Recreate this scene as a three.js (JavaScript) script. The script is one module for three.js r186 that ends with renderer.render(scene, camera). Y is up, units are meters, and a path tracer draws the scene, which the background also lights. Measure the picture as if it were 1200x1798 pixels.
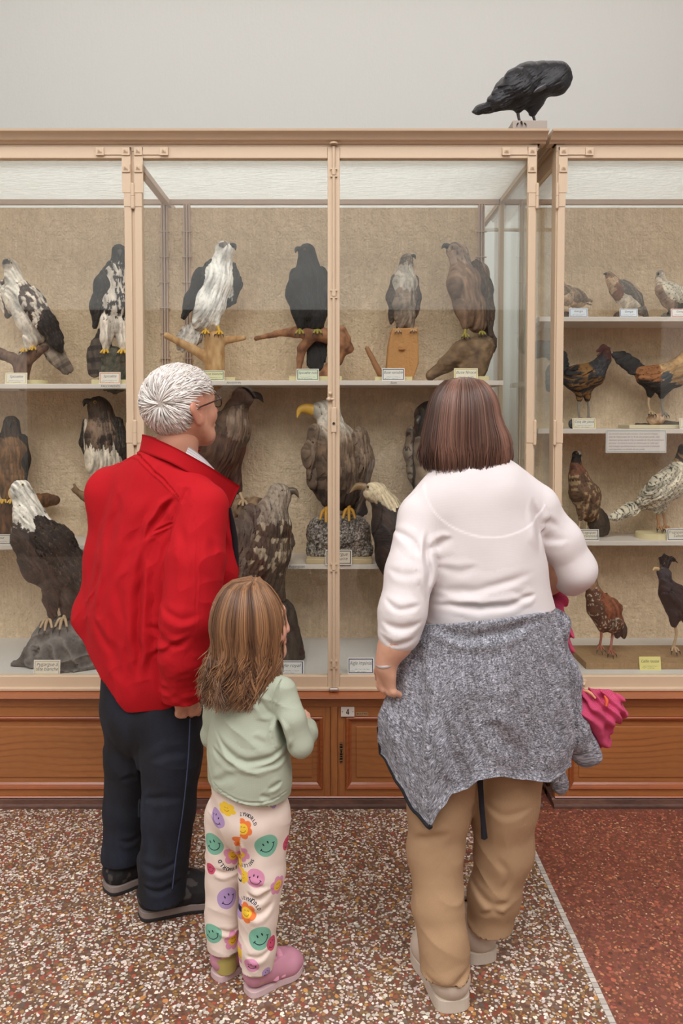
import * as THREE from 'three';
import { mergeGeometries } from 'three/addons/utils/BufferGeometryUtils.js';
import { RoundedBoxGeometry } from 'three/addons/geometries/RoundedBoxGeometry.js';
import { RectAreaLightUniformsLib } from 'three/addons/lights/RectAreaLightUniformsLib.js';

// ---------------------------------------------------------------- camera, light, exposure
RectAreaLightUniformsLib.init();
const scene = new THREE.Scene();
const renderer = new THREE.WebGLRenderer({ antialias: true });
renderer.toneMapping = THREE.LinearToneMapping;
renderer.toneMappingExposure = 0.9;
renderer.shadowMap.enabled = true;

const FOCAL = 1398, TILT = 2.2 * Math.PI / 180, EYE = [0, 1.53, 3.17];
const camera = new THREE.PerspectiveCamera(2 * Math.atan(899 / FOCAL) * 180 / Math.PI, 1200 / 1798, 0.05, 60);
camera.position.set(...EYE);
camera.rotation.x = -TILT;
camera.setViewOffset(1200, 1798, 12, 110, 1200, 1798);        // rising-front lens: the verticals of the cases stay upright
scene.add(camera);
scene.background = new THREE.Color(0x000000);

// unseen ceiling skylights, out of view, placed to light the hall and the cases
const UNSEEN_SKYLIGHTS = [[-0.2, 4.2, 7.6, 4.2, 4.2], [0.0, -1.4, 6.4, 1.4, 1.1]];   // x, z, width, depth, strength
for (const [x, z, w, d, s] of UNSEEN_SKYLIGHTS) {
  const l = new THREE.RectAreaLight(0xf5f7ff, s, w, d);
  l.position.set(x, 5.33, z); l.rotation.x = -Math.PI / 2; scene.add(l);
}

// ---------------------------------------------------------------- small tools
function rng(seed) { let s = seed | 0; return () => { s = (s + 0x6d2b79f5) | 0; let t = Math.imul(s ^ (s >>> 15), 1 | s); t = (t + Math.imul(t ^ (t >>> 7), 61 | t)) ^ t; return ((t ^ (t >>> 14)) >>> 0) / 4294967296; }; }
const lerp = (a, b, t) => a + (b - a) * t, clamp = (x, a = 0, b = 1) => Math.min(b, Math.max(a, x));
const sst = (a, b, x) => { const t = clamp((x - a) / (b - a)); return t * t * (3 - 2 * t); };
const hash = (x, y, z) => { let h = Math.imul(x | 0, 374761393) ^ Math.imul(y | 0, 668265263) ^ Math.imul(z | 0, 2147483647 - 1274126177); h = Math.imul(h ^ (h >>> 13), 1274126177); h ^= h >>> 16; return (h >>> 0) / 4294967296; };
function vnoise(x, y, z) {                                        // value noise, -1 .. 1
  const xi = Math.floor(x), yi = Math.floor(y), zi = Math.floor(z); let u = x - xi, v = y - yi, w = z - zi;
  u = u * u * (3 - 2 * u); v = v * v * (3 - 2 * v); w = w * w * (3 - 2 * w);
  const a = lerp(hash(xi, yi, zi), hash(xi + 1, yi, zi), u), b = lerp(hash(xi, yi + 1, zi), hash(xi + 1, yi + 1, zi), u);
  const c = lerp(hash(xi, yi, zi + 1), hash(xi + 1, yi, zi + 1), u), d = lerp(hash(xi, yi + 1, zi + 1), hash(xi + 1, yi + 1, zi + 1), u);
  return 2 * lerp(lerp(a, b, v), lerp(c, d, v), w) - 1;
}
const fbm = (x, y, z, o = 4) => { let s = 0, a = 0.5; for (let i = 0; i < o; i++) { s += a * vnoise(x, y, z); x = x * 2.03 + 7.1; y = y * 2.03 + 3.7; z = z * 2.03 + 1.3; a *= 0.5; } return s; };
// a point of the place, from a sighting through the lens and its distance plane z
function at(u, v, z) {
  const x = (u - 588) / FOCAL, y = -(v - 789) / FOCAL, dy = y * Math.cos(TILT) - Math.sin(TILT), dz = -(Math.cos(TILT) + y * Math.sin(TILT)), t = (z - EYE[2]) / dz;
  return [x * t, EYE[1] + dy * t, z];
}
const per = (z) => (EYE[2] - z) / FOCAL;                          // metres to one sighting unit at that plane
const srgb = (hex) => { const c = new THREE.Color(hex); return [c.r, c.g, c.b]; };
const mixc = (a, b, t) => [lerp(a[0], b[0], t), lerp(a[1], b[1], t), lerp(a[2], b[2], t)];
const sub = (a, b) => [a[0] - b[0], a[1] - b[1], a[2] - b[2]], add = (a, b) => [a[0] + b[0], a[1] + b[1], a[2] + b[2]], mul = (a, k) => [a[0] * k, a[1] * k, a[2] * k];
const dot = (a, b) => a[0] * b[0] + a[1] * b[1] + a[2] * b[2], len = (a) => Math.hypot(a[0], a[1], a[2]), nrm = (a) => mul(a, 1 / (len(a) || 1));
const cross = (a, b) => [a[1] * b[2] - a[2] * b[1], a[2] * b[0] - a[0] * b[2], a[0] * b[1] - a[1] * b[0]];

const taken = new Map();
const numbered = (n) => { const k = taken.get(n) || 0; taken.set(n, k + 1); return k ? n + '_' + String(k).padStart(3, '0') : n; };
function group(name, label, category, pos = [0, 0, 0], grp) {
  const o = new THREE.Group(); o.name = numbered(name); o.position.set(...pos); o.userData = { label, category }; if (grp) o.userData.group = grp; scene.add(o); return o;
}
function part(name, geo, mat, parent) {
  const o = new THREE.Mesh(geo, mat); o.name = name; o.castShadow = o.receiveShadow = true; parent.add(o); return o;
}
function struct(name, geo, mat) { const o = part(name, geo, mat, scene); o.userData = { kind: 'structure' }; return o; }
function thing(name, label, category, geo, mat, grp) { const o = part(numbered(name), geo, mat, scene); o.userData = { label, category }; if (grp) o.userData.group = grp; return o; }
const merge = (l) => mergeGeometries(l.map((g) => { const q = g.index ? g.toNonIndexed() : g; for (const k of Object.keys(q.attributes)) if (!['position', 'normal', 'uv', 'color'].includes(k)) q.deleteAttribute(k); return q; }));

// boxes given by their corners; uv in metres so that grain keeps its size
function metric(g, along = 0) {
  const p = g.attributes.position, n = g.attributes.normal, uv = new Float32Array(p.count * 2);
  for (let i = 0; i < p.count; i++) {
    const X = p.getX(i), Y = p.getY(i), Z = p.getZ(i), ax = Math.abs(n.getX(i)), ay = Math.abs(n.getY(i)), az = Math.abs(n.getZ(i));
    let a, b; if (az >= ax && az >= ay) { a = X; b = Y; } else if (ay >= ax) { a = X; b = Z; } else { a = Z; b = Y; }
    if (along) [a, b] = [b, a];
    uv[2 * i] = a; uv[2 * i + 1] = b;
  }
  g.setAttribute('uv', new THREE.BufferAttribute(uv, 2)); return g;
}
function box(x0, x1, y0, y1, z0, z1, r = 0, along = 0) {
  const w = x1 - x0, h = y1 - y0, d = z1 - z0;
  const g = r ? new RoundedBoxGeometry(w, h, d, 2, Math.min(r, w / 2.01, h / 2.01, d / 2.01)) : new THREE.BoxGeometry(w, h, d);
  g.translate((x0 + x1) / 2, (y0 + y1) / 2, (z0 + z1) / 2); return metric(g.index ? g.toNonIndexed() : g, along);
}
// a profile of [z, y] points run along x (mouldings)
function moulding(profile, x0, x1) {
  const s = new THREE.Shape(profile.map(([z, y]) => new THREE.Vector2(z, y)));
  const g = new THREE.ExtrudeGeometry(s, { depth: x1 - x0, bevelEnabled: false });
  const p = g.attributes.position, q = new Float32Array(p.array.length);
  for (let i = 0; i < p.count; i++) { q[3 * i] = x0 + (x1 - x0) - p.getZ(i); q[3 * i + 1] = p.getY(i); q[3 * i + 2] = p.getX(i); }
  g.setAttribute('position', new THREE.BufferAttribute(q, 3)); g.computeVertexNormals(); return metric(g);
}
// tapered tube through points [x,y,z] with radii; closed ends; optional flattening along a vector and bumpy bark
function tube(pts, rad, sides = 8, o = {}) {
  const P = [], N = [], I = [], n = pts.length, C = []; let up = o.up || [0, 0, 1];
  let prev = null;
  for (let i = 0; i < n; i++) {
    const t = nrm(sub(pts[Math.min(n - 1, i + 1)], pts[Math.max(0, i - 1)]));
    let a = prev ? sub(prev, mul(t, dot(prev, t))) : sub(up, mul(t, dot(up, t)));
    if (len(a) < 1e-4) a = cross(t, [1, 0.3, 0.2]); a = nrm(a); prev = a; const b = cross(t, a);
    for (let j = 0; j < sides; j++) {
      const th = 2 * Math.PI * j / sides, c = Math.cos(th) * (o.flat ?? 1), s = Math.sin(th); let r = rad[i];
      const d = add(mul(a, c), mul(b, s));
      if (o.bump) { const q = add(pts[i], mul(d, r)); r *= 1 + o.bump * fbm(q[0] * o.freq, q[1] * o.freq, q[2] * o.freq, 3); }
      P.push(...add(pts[i], mul(d, r))); N.push(...nrm(add(mul(a, Math.cos(th) / (o.flat ?? 1)), mul(b, s))));
      if (o.color) C.push(...o.color);
    }
  }
  for (let i = 0; i < n - 1; i++) for (let j = 0; j < sides; j++) { const a = i * sides + j, b = i * sides + (j + 1) % sides; I.push(a, b, a + sides, b, b + sides, a + sides); }
  for (const [i, s] of [[0, -1], [n - 1, 1]]) {
    const t = mul(nrm(sub(pts[Math.min(n - 1, i + 1)], pts[Math.max(0, i - 1)])), s), k = P.length / 3; P.push(...add(pts[i], mul(t, o.tip === 0 ? 0 : rad[i] * 0.6))); N.push(...t); if (o.color) C.push(...o.color);
    for (let j = 0; j < sides; j++) { const a = i * sides + j, b = i * sides + (j + 1) % sides; s > 0 ? I.push(a, b, k) : I.push(b, a, k); }
  }
  const g = new THREE.BufferGeometry(); g.setAttribute('position', new THREE.Float32BufferAttribute(P, 3)); g.setAttribute('normal', new THREE.Float32BufferAttribute(N, 3));
  if (o.color) g.setAttribute('color', new THREE.Float32BufferAttribute(C, 3));
  g.setIndex(I); if (o.bump) g.computeVertexNormals();
  const uv = new Float32Array(P.length / 3 * 2); let L = 0; for (let i = 0; i < n; i++) { if (i) L += len(sub(pts[i], pts[i - 1])); for (let j = 0; j < sides; j++) { uv[2 * (i * sides + j)] = L; uv[2 * (i * sides + j) + 1] = j / sides * 6.28 * rad[i]; } }
  g.setAttribute('uv', new THREE.BufferAttribute(uv, 2)); return g;
}
// smooth curve through points -> n samples
function curve(pts, n = 12) { const c = new THREE.CatmullRomCurve3(pts.map((p) => new THREE.Vector3(...p)), false, 'centripetal'); return c.getPoints(n - 1).map((v) => [v.x, v.y, v.z]); }
const series = (vals, n) => { const o = []; for (let i = 0; i < n; i++) { const t = i / (n - 1) * (vals.length - 1), k = Math.min(vals.length - 2, Math.floor(t)); o.push(lerp(vals[k], vals[k + 1], t - k)); } return o; };

// ---------------------------------------------------------------- solid modelling with distance fields
function roundCone(px, py, pz, A) {
  const pax = px - A.ax, pay = py - A.ay, paz = pz - A.az; const l2 = A.l2, rr = A.rr;
  if (l2 < 1e-9 || l2 <= rr * rr) { return Math.sqrt(pax * pax + pay * pay + paz * paz) - Math.max(A.r1, A.r2); }
  const a2 = l2 - rr * rr, il2 = 1 / l2, y = pax * A.bx + pay * A.by + paz * A.bz, z = y - l2;
  const ex = pax * l2 - A.bx * y, ey = pay * l2 - A.by * y, ez = paz * l2 - A.bz * y, x2 = ex * ex + ey * ey + ez * ez, y2 = y * y * l2, z2 = z * z * l2;
  const k = Math.sign(rr) * rr * rr * x2;
  if (Math.sign(z) * a2 * z2 > k) return Math.sqrt(x2 + z2) * il2 - A.r2;
  if (Math.sign(y) * a2 * y2 < k) return Math.sqrt(x2 + y2) * il2 - A.r1;
  return (Math.sqrt(x2 * a2 * il2) + y * rr) * il2 - A.r1;
}
// cone(a, b, ra, rb, {k: blend, n: flattening direction, q: flattening, cut: subtract})
function cone(a, b, ra, rb, o = {}) {
  const A = { k: o.k ?? 0.02, q: o.q ?? 1, cut: !!o.cut, id: o.id ?? 0, n: o.n ? nrm(o.n) : null, a0: a };
  if (A.n && A.q !== 1) { const t = dot(sub(b, a), A.n) * (1 / A.q - 1); b = add(b, mul(A.n, t)); }
  Object.assign(A, { ax: a[0], ay: a[1], az: a[2], bx: b[0] - a[0], by: b[1] - a[1], bz: b[2] - a[2], r1: ra, r2: rb, rr: ra - rb });
  A.l2 = A.bx * A.bx + A.by * A.by + A.bz * A.bz;
  const R = Math.max(ra, rb); A.R = R; return A;
}
const ball = (a, r, o) => cone(a, a, r, r, o);
function chain(list, o = {}) { const out = []; for (let i = 0; i < list.length - 1; i++) out.push(cone(list[i][0], list[i + 1][0], list[i][1], list[i + 1][1], o)); return out; }
function evalCone(A, x, y, z) {
  if (A.n && A.q !== 1) { const n = A.n, t = ((x - A.ax) * n[0] + (y - A.ay) * n[1] + (z - A.az) * n[2]) * (1 / A.q - 1); return roundCone(x + n[0] * t, y + n[1] * t, z + n[2] * t, A) * A.q; }
  return roundCone(x, y, z, A);
}
function field(prims, disp) {
  const n = prims.length;
  return (x, y, z) => {
    let d = 1e3;
    for (let i = 0; i < n; i++) {
      const A = prims[i], e = evalCone(A, x, y, z), k = A.k;
      if (A.cut) { const h = Math.max(k - Math.abs(-e - d), 0) / k; d = Math.max(d, -e) + h * h * k * 0.25; }
      else { const h = Math.max(k - Math.abs(d - e), 0) / k; d = Math.min(d, e) - h * h * k * 0.25; }
    }
    return disp ? d - disp(x, y, z, d) : d;
  };
}
function bounds(prims, pad) {
  const lo = [1e9, 1e9, 1e9], hi = [-1e9, -1e9, -1e9];
  for (const A of prims) if (!A.cut) for (const [x, y, z, r] of [[A.ax, A.ay, A.az, A.r1], [A.ax + A.bx, A.ay + A.by, A.az + A.bz, A.r2]]) [x, y, z].forEach((c, i) => { lo[i] = Math.min(lo[i], c - r - pad); hi[i] = Math.max(hi[i], c + r + pad); });
  return [lo, hi];
}
function meshField(f, lo, hi, h, margin = 0.012) {
  const nx = Math.ceil((hi[0] - lo[0]) / h) + 2, ny = Math.ceil((hi[1] - lo[1]) / h) + 2, nz = Math.ceil((hi[2] - lo[2]) / h) + 2, B = 8, V = new Float32Array(nx * ny * nz).fill(9);
  const at3 = (i, j, k) => (k * ny + j) * nx + i, live = [];
  for (let k0 = 0; k0 < nz; k0 += B) for (let j0 = 0; j0 < ny; j0 += B) for (let i0 = 0; i0 < nx; i0 += B) {
    const c = f(lo[0] + (i0 + 3.5) * h, lo[1] + (j0 + 3.5) * h, lo[2] + (k0 + 3.5) * h), on = Math.abs(c) < h * 7.2 + margin; if (on) live.push([i0, j0, k0]);
    for (let k = k0; k < Math.min(nz, k0 + B); k++) for (let j = j0; j < Math.min(ny, j0 + B); j++) for (let i = i0; i < Math.min(nx, i0 + B); i++) V[at3(i, j, k)] = on ? f(lo[0] + i * h, lo[1] + j * h, lo[2] + k * h) : c;
  }
  const id = new Int32Array(nx * ny * nz).fill(-1), P = [], Q = [];
  const cell = (i, j, k) => {
    const m = at3(i, j, k); if (id[m] >= 0) return id[m];
    let sx = 0, sy = 0, sz = 0, n = 0;
    for (let e = 0; e < 12; e++) {
      const ax = e >> 2, b = e & 1, c = (e >> 1) & 1; let o = ax === 0 ? [0, b, c] : ax === 1 ? [b, 0, c] : [b, c, 0]; const q = [...o]; q[ax] = 1;
      const a = V[at3(i + o[0], j + o[1], k + o[2])], d = V[at3(i + q[0], j + q[1], k + q[2])];
      if ((a < 0) !== (d < 0)) { const t = a / (a - d); sx += o[0] + (q[0] - o[0]) * t; sy += o[1] + (q[1] - o[1]) * t; sz += o[2] + (q[2] - o[2]) * t; n++; }
    }
    id[m] = P.length / 3; P.push(lo[0] + (i + sx / n) * h, lo[1] + (j + sy / n) * h, lo[2] + (k + sz / n) * h); return id[m];
  };
  for (let k = 1; k < nz - 1; k++) for (let j = 1; j < ny - 1; j++) for (let i = 1; i < nx - 1; i++) {
    const a = V[at3(i, j, k)]; if (Math.abs(a) > 2.5 * h) continue;
    const ins = a < 0;
    if (i + 1 < nx - 1 && ins !== V[at3(i + 1, j, k)] < 0) { const q = [cell(i, j - 1, k - 1), cell(i, j, k - 1), cell(i, j, k), cell(i, j - 1, k)]; Q.push(ins ? q : q.reverse()); }
    if (j + 1 < ny - 1 && ins !== V[at3(i, j + 1, k)] < 0) { const q = [cell(i - 1, j, k - 1), cell(i - 1, j, k), cell(i, j, k), cell(i, j, k - 1)]; Q.push(ins ? q : q.reverse()); }
    if (k + 1 < nz - 1 && ins !== V[at3(i, j, k + 1)] < 0) { const q = [cell(i - 1, j - 1, k), cell(i, j - 1, k), cell(i, j, k), cell(i - 1, j, k)]; Q.push(ins ? q : q.reverse()); }
  }
  const n = P.length / 3, N = new Float32Array(n * 3), e = h * 0.5;
  for (let v = 0; v < n; v++) {
    let x = P[3 * v], y = P[3 * v + 1], z = P[3 * v + 2], gx = 0, gy = 0, gz = 0;
    for (let it = 0; it < 2; it++) {
      gx = f(x + e, y, z) - f(x - e, y, z); gy = f(x, y + e, z) - f(x, y - e, z); gz = f(x, y, z + e) - f(x, y, z - e);
      const gl = Math.hypot(gx, gy, gz) || 1; if (it === 0) { let s = f(x, y, z) * 2 * e / gl; s = clamp(s, -h, h) / gl; x -= gx * s; y -= gy * s; z -= gz * s; } else { gx /= gl; gy /= gl; gz /= gl; }
    }
    P[3 * v] = x; P[3 * v + 1] = y; P[3 * v + 2] = z; N[3 * v] = gx; N[3 * v + 1] = gy; N[3 * v + 2] = gz;
  }
  const I = [];
  const tri = (a, b, c) => { const ux = P[3 * b] - P[3 * a], uy = P[3 * b + 1] - P[3 * a + 1], uz = P[3 * b + 2] - P[3 * a + 2], vx = P[3 * c] - P[3 * a], vy = P[3 * c + 1] - P[3 * a + 1], vz = P[3 * c + 2] - P[3 * a + 2];
    (uy * vz - uz * vy) * N[3 * a] + (uz * vx - ux * vz) * N[3 * a + 1] + (ux * vy - uy * vx) * N[3 * a + 2] > 0 ? I.push(a, b, c) : I.push(a, c, b); };
  for (const [a, b, c, d] of Q) { tri(a, b, c); tri(a, c, d); }
  const g = new THREE.BufferGeometry(); g.setAttribute('position', new THREE.Float32BufferAttribute(P, 3)); g.setAttribute('normal', new THREE.BufferAttribute(N, 3)); g.setIndex(I); return g;
}
function solid(prims, h, o = {}) {
  const f = field(prims, o.disp), [lo, hi] = bounds(prims, o.pad ?? 0.02); if (o.lo) o.lo.forEach((v, i) => { if (v !== null) lo[i] = Math.max(lo[i], v); }); if (o.hi) o.hi.forEach((v, i) => { if (v !== null) hi[i] = Math.min(hi[i], v); });
  const g = meshField(o.field ? o.field(f) : f, lo, hi, h, o.margin ?? 0.015); if (o.color) paint(g, o.color); return g;
}
function paint(g, col) {
  const p = g.attributes.position, n = g.attributes.normal, C = new Float32Array(p.count * 3);
  for (let i = 0; i < p.count; i++) { const c = col(p.getX(i), p.getY(i), p.getZ(i), n.getX(i), n.getY(i), n.getZ(i)); C[3 * i] = c[0]; C[3 * i + 1] = c[1]; C[3 * i + 2] = c[2]; }
  g.setAttribute('color', new THREE.BufferAttribute(C, 3)); return g;
}
// wrap cloth coordinates (metres) round upright axes: axis(cx, cy, cz) -> [axis x, axis z, radius, u shift]
function wrapUV(g, axis, back = [0, 1]) {
  const q = g.index ? g.toNonIndexed() : g, p = q.attributes.position, uv = new Float32Array(p.count * 2);
  for (let i = 0; i < p.count; i += 3) {
    const cx = (p.getX(i) + p.getX(i + 1) + p.getX(i + 2)) / 3, cy = (p.getY(i) + p.getY(i + 1) + p.getY(i + 2)) / 3, cz = (p.getZ(i) + p.getZ(i + 1) + p.getZ(i + 2)) / 3;
    const [ax, az, R, sh] = axis(cx, cy, cz), ang = (x, z) => Math.atan2((x - ax) * back[1] - (z - az) * back[0], (x - ax) * back[0] + (z - az) * back[1]), c = ang(cx, cz);
    for (let k = i; k < i + 3; k++) { let a = ang(p.getX(k), p.getZ(k)); if (a - c > Math.PI) a -= 2 * Math.PI; if (a - c < -Math.PI) a += 2 * Math.PI; uv[2 * k] = a * R + sh; uv[2 * k + 1] = p.getY(k); }
  }
  q.setAttribute('uv', new THREE.BufferAttribute(uv, 2)); return q;
}

// ---------------------------------------------------------------- computed textures
function tex(w, h, fn, color = true, rep = 1) {
  const d = new Uint8Array(w * h * 4);
  for (let y = 0; y < h; y++) for (let x = 0; x < w; x++) { const c = fn(x / w, y / h, x, y), o = (y * w + x) * 4; d[o] = clamp(c[0]) * 255; d[o + 1] = clamp(c[1]) * 255; d[o + 2] = clamp(c[2]) * 255; d[o + 3] = 255; }
  const t = new THREE.DataTexture(d, w, h); t.wrapS = t.wrapT = THREE.RepeatWrapping; t.magFilter = THREE.LinearFilter; t.minFilter = THREE.LinearMipmapLinearFilter; t.generateMipmaps = true; if (color) t.colorSpace = THREE.SRGBColorSpace; t.repeat.set(rep, rep); t.needsUpdate = true; return t;
}
const gray = (v) => [v, v, v];
// noise that repeats over the unit square
const wrapn = (u, v, f, s) => { const a = u * 6.2831853, b = v * 6.2831853, r = f / 6.2831853; return (vnoise(Math.cos(a) * r + s, Math.sin(a) * r + 31.7, Math.cos(b) * r + s * 1.7) + vnoise(Math.sin(b) * r + 5.1, Math.cos(a) * r - s, Math.sin(a) * r + 11.3)) * 0.5; };
const std = (o) => new THREE.MeshStandardMaterial(o), phy = (o) => new THREE.MeshPhysicalMaterial(o);

// terrazzo: angular chips thrown at random into a cement ground
function terrazzo(size, seed, ground, kinds, count) {
  const R = rng(seed), c = new Float32Array(size * size * 3), own = new Uint8Array(size * size);
  for (let y = 0; y < size; y++) for (let x = 0; x < size; x++) { const o = y * size + x, n = 0.9 + 0.14 * (hash(x, y, seed) - 0.5) + 0.12 * wrapn(x / size, y / size, 24, seed); c[3 * o] = ground[0] * n; c[3 * o + 1] = ground[1] * n; c[3 * o + 2] = ground[2] * n; }
  const tot = kinds.reduce((s, k) => s + k[1], 0);
  for (let i = 0; i < count; i++) {
    let w = R() * tot, k = 0; while (w > kinds[k][1]) w -= kinds[k++][1];
    const col = kinds[k][0], big = kinds[k][2], r = (big[0] + (big[1] - big[0]) * Math.pow(R(), 1.7)), cx = R() * size, cy = R() * size, m = 5 + Math.floor(R() * 3), E = [], asp = 0.6 + R() * 0.4, th = R() * 6.28;
    for (let e = 0; e < m; e++) { const a = (e + 0.7 * R()) / m * 6.28; E.push([Math.cos(a), Math.sin(a), r * (0.72 + 0.4 * R())]); }
    const t = 0.82 + 0.3 * R(), tint = [(R() - 0.5) * 0.05, (R() - 0.5) * 0.04, (R() - 0.5) * 0.05], q = Math.ceil(r * 1.3), cells = []; let hit = 0;
    for (let dy = -q; dy <= q; dy++) for (let dx = -q; dx <= q; dx++) {
      const a = (dx * Math.cos(th) + dy * Math.sin(th)), b = (-dx * Math.sin(th) + dy * Math.cos(th)) / asp;
      if (E.every(([ex, ey, d]) => a * ex + b * ey < d)) { const X = ((Math.round(cx + dx) % size) + size) % size, Y = ((Math.round(cy + dy) % size) + size) % size, o = Y * size + X; if (own[o]) hit++; cells.push(o); }
    }
    if (hit > cells.length * 0.12) continue;
    for (const o of cells) { own[o] = 1; const s = t + 0.05 * (hash(o, 3, seed) - 0.5); for (let j = 0; j < 3; j++) c[3 * o + j] = (col[j] + tint[j]) * s; }
  }
  return tex(size, size, (u, v, x, y) => { const o = (y * size + x) * 3; return [c[o], c[o + 1], c[o + 2]]; });
}
const hx = (h) => [(h >> 16 & 255) / 255, (h >> 8 & 255) / 255, (h & 255) / 255];
// ---------------------------------------------------------------- materials of the room
const plaster = tex(512, 512, (u, v) => gray(0.5 + 0.5 * wrapn(u, v, 60, 3) * 0.6 + 0.2 * wrapn(u, v, 160, 9)), false);
const M = {};
M.wall = std({ color: 0xd5d6d2, roughness: 0.95, bumpMap: plaster, bumpScale: 0.001 });
M.ceiling = std({ color: 0xe6e3de, roughness: 0.95 });
M.frame = std({ color: 0xcfb79a, roughness: 0.42, bumpMap: plaster, bumpScale: 0.0003 });
M.frameInside = std({ color: 0xccb2a0, roughness: 0.5 });
M.shelf = std({ color: 0xdccfc4, roughness: 0.5 });
M.caseFloor = std({ color: 0xd9d2ca, roughness: 0.7 });
const rough = tex(512, 512, (u, v) => { const a = wrapn(u + 0.004 * wrapn(u, v, 90, 6), v, 46, 2), b = wrapn(u, v, 110, 7), c = wrapn(u, v * 2 % 1, 70, 12); return gray(0.5 + 0.42 * a + 0.3 * b + 0.25 * c); }, false);
const roughCol = tex(512, 512, (u, v) => { const n = 0.05 * wrapn(u, v, 30, 4) + 0.05 * wrapn(u, v, 120, 8); return [0.88 + n, 0.775 + n, 0.65 + n]; });
for (const t of [rough, roughCol]) t.repeat.set(1 / 0.55, 1 / 0.55);
M.panel = std({ map: roughCol, roughness: 0.9, bumpMap: rough, bumpScale: 0.006 });
M.glass = phy({ color: 0xfcfefd, roughness: 0, transmission: 1, thickness: 0, ior: 1.5, specularIntensity: 1 });
const ripple = tex(512, 512, (u, v) => gray(0.5 + 0.5 * wrapn(u + 0.02 * wrapn(u, v, 20, 5), (v * 5) % 1, 34, 5) * 0.8 + 0.25 * wrapn(u, (v * 3) % 1, 90, 2)), false);
M.frosted = phy({ color: 0xf4f5f2, roughness: 0.85, transmission: 1, thickness: 0, ior: 1.45, bumpMap: ripple, bumpScale: 0.004 });
// resinous pine, grain along u
const wood = tex(1024, 1024, (u, v) => {
  const warp = 0.06 * wrapn(u, v, 5, 3) + 0.025 * wrapn(u, v, 11, 8), y = v * 1.0 + warp * (0.6 + 0.8 * wrapn(u * 1, v, 3, 17));
  const ring = Math.abs(((y * 17) % 1 + 1) % 1 - 0.5) * 2, fine = wrapn((u * 1) % 1, (v * 7) % 1, 60, 21), late = Math.pow(ring, 4) * clamp(0.55 + 0.9 * wrapn(u, v, 6, 14));
  const k = 0.80 + 0.12 * wrapn(u, v, 4, 2) - 0.17 * late + 0.05 * fine;
  return [0.83 * k, 0.525 * k * (1 - 0.06 * late), 0.285 * k * (1 - 0.12 * late)];
});
wood.repeat.set(1 / 1.3, 1 / 0.45);
const woodV = wood.clone(); woodV.repeat.set(1 / 1.3, 1 / 0.45); woodV.offset.set(0.37, 0.21); woodV.needsUpdate = true;
M.wood = phy({ map: wood, roughness: 0.38, clearcoat: 0.25, clearcoatRoughness: 0.3 });
M.woodUp = phy({ map: woodV, roughness: 0.38, clearcoat: 0.25, clearcoatRoughness: 0.3 });
M.woodMould = phy({ map: wood, color: 0xf2cdb8, roughness: 0.28, clearcoat: 0.4, clearcoatRoughness: 0.25 });
const worn = tex(512, 512, (u, v) => { const n = wrapn(u, v, 9, 5) + 0.7 * wrapn((u) % 1, (v * 4) % 1, 60, 2), k = 0.36 + 0.09 * n; return [k * 1.1, k * 0.76, k * 0.62]; });
M.plinth = std({ map: worn, roughness: 0.55 });
M.steel = std({ color: 0xb8b0a8, roughness: 0.35, metalness: 0.8 });
M.dark = std({ color: 0x1a1412, roughness: 0.6 });

// ---------------------------------------------------------------- the hall
const FLOORZ = [-2.75, 6.9], FX = [-4.2, 4.8];
const chips = terrazzo(2048, 11, hx(0x7a5a48), [[hx(0xe0d4c6), 50, [5, 13]], [hx(0xcfb8a2), 16, [4, 12]], [hx(0x9a5442), 17, [5, 16]], [hx(0x947450), 15, [5, 15]], [hx(0xb4844c), 11, [5, 15]], [hx(0x746458), 10, [4, 13]], [hx(0x6a4a3c), 8, [4, 12]]], 70000);
chips.repeat.set(1 / 1.2, 1 / 1.2);
const reds = terrazzo(1024, 23, hx(0x84503f), [[hx(0xa4604a), 30, [3, 11]], [hx(0xb87a58), 16, [3, 9]], [hx(0x8c4e40), 34, [4, 12]], [hx(0xd0a684), 11, [2, 6]], [hx(0x704238), 16, [3, 10]]], 12000);
reds.repeat.set(1 / 0.8, 1 / 0.8);
M.terrazzo = std({ map: chips, roughness: 0.36 });
M.terrazzoRed = std({ map: reds, roughness: 0.34 });
M.tessera = [0xc9c2b8, 0xbab3aa, 0xd4ccc0].map((c) => std({ color: c, roughness: 0.5 }));
const BORDER = 0.705;                                             // where the red field begins
const floor = struct('floor', box(FX[0], BORDER, -0.12, 0, FLOORZ[0], FLOORZ[1]), M.terrazzo);
part('red_border_field', box(BORDER, FX[1], -0.12, 0, FLOORZ[0], FLOORZ[1]), M.terrazzoRed, floor);
{ // row of small marble tesserae set between the two fields
  const R = rng(5), strip = part('tessera_bed', box(BORDER - 0.009, BORDER + 0.009, -0.02, 0.0004, 0.12, 1.9), std({ color: 0x8a7d72, roughness: 0.8 }), floor);
  for (let z = 0.13, i = 0; z < 1.88; i++) { const l = 0.016 + 0.004 * R(); part('tessera', box(BORDER - 0.0078, BORDER + 0.0078, -0.01, 0.0011 + 0.0003 * R(), z, z + l, 0), M.tessera[i % 3 ^ (R() > 0.6 ? 1 : 0)] || M.tessera[0], strip); z += l + 0.0028; }
}
struct('wall_back', box(FX[0], FX[1], 0, 5.4, FLOORZ[0] - 0.2, FLOORZ[0]), M.wall);
struct('wall_front', box(FX[0], FX[1], 0, 5.4, FLOORZ[1], FLOORZ[1] + 0.2), M.wall);
struct('wall_left', box(FX[0] - 0.2, FX[0], 0, 5.4, FLOORZ[0] - 0.2, FLOORZ[1] + 0.2), M.wall);
struct('wall_right', box(FX[1], FX[1] + 0.2, 0, 5.4, FLOORZ[0] - 0.2, FLOORZ[1] + 0.2), M.wall);
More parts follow.
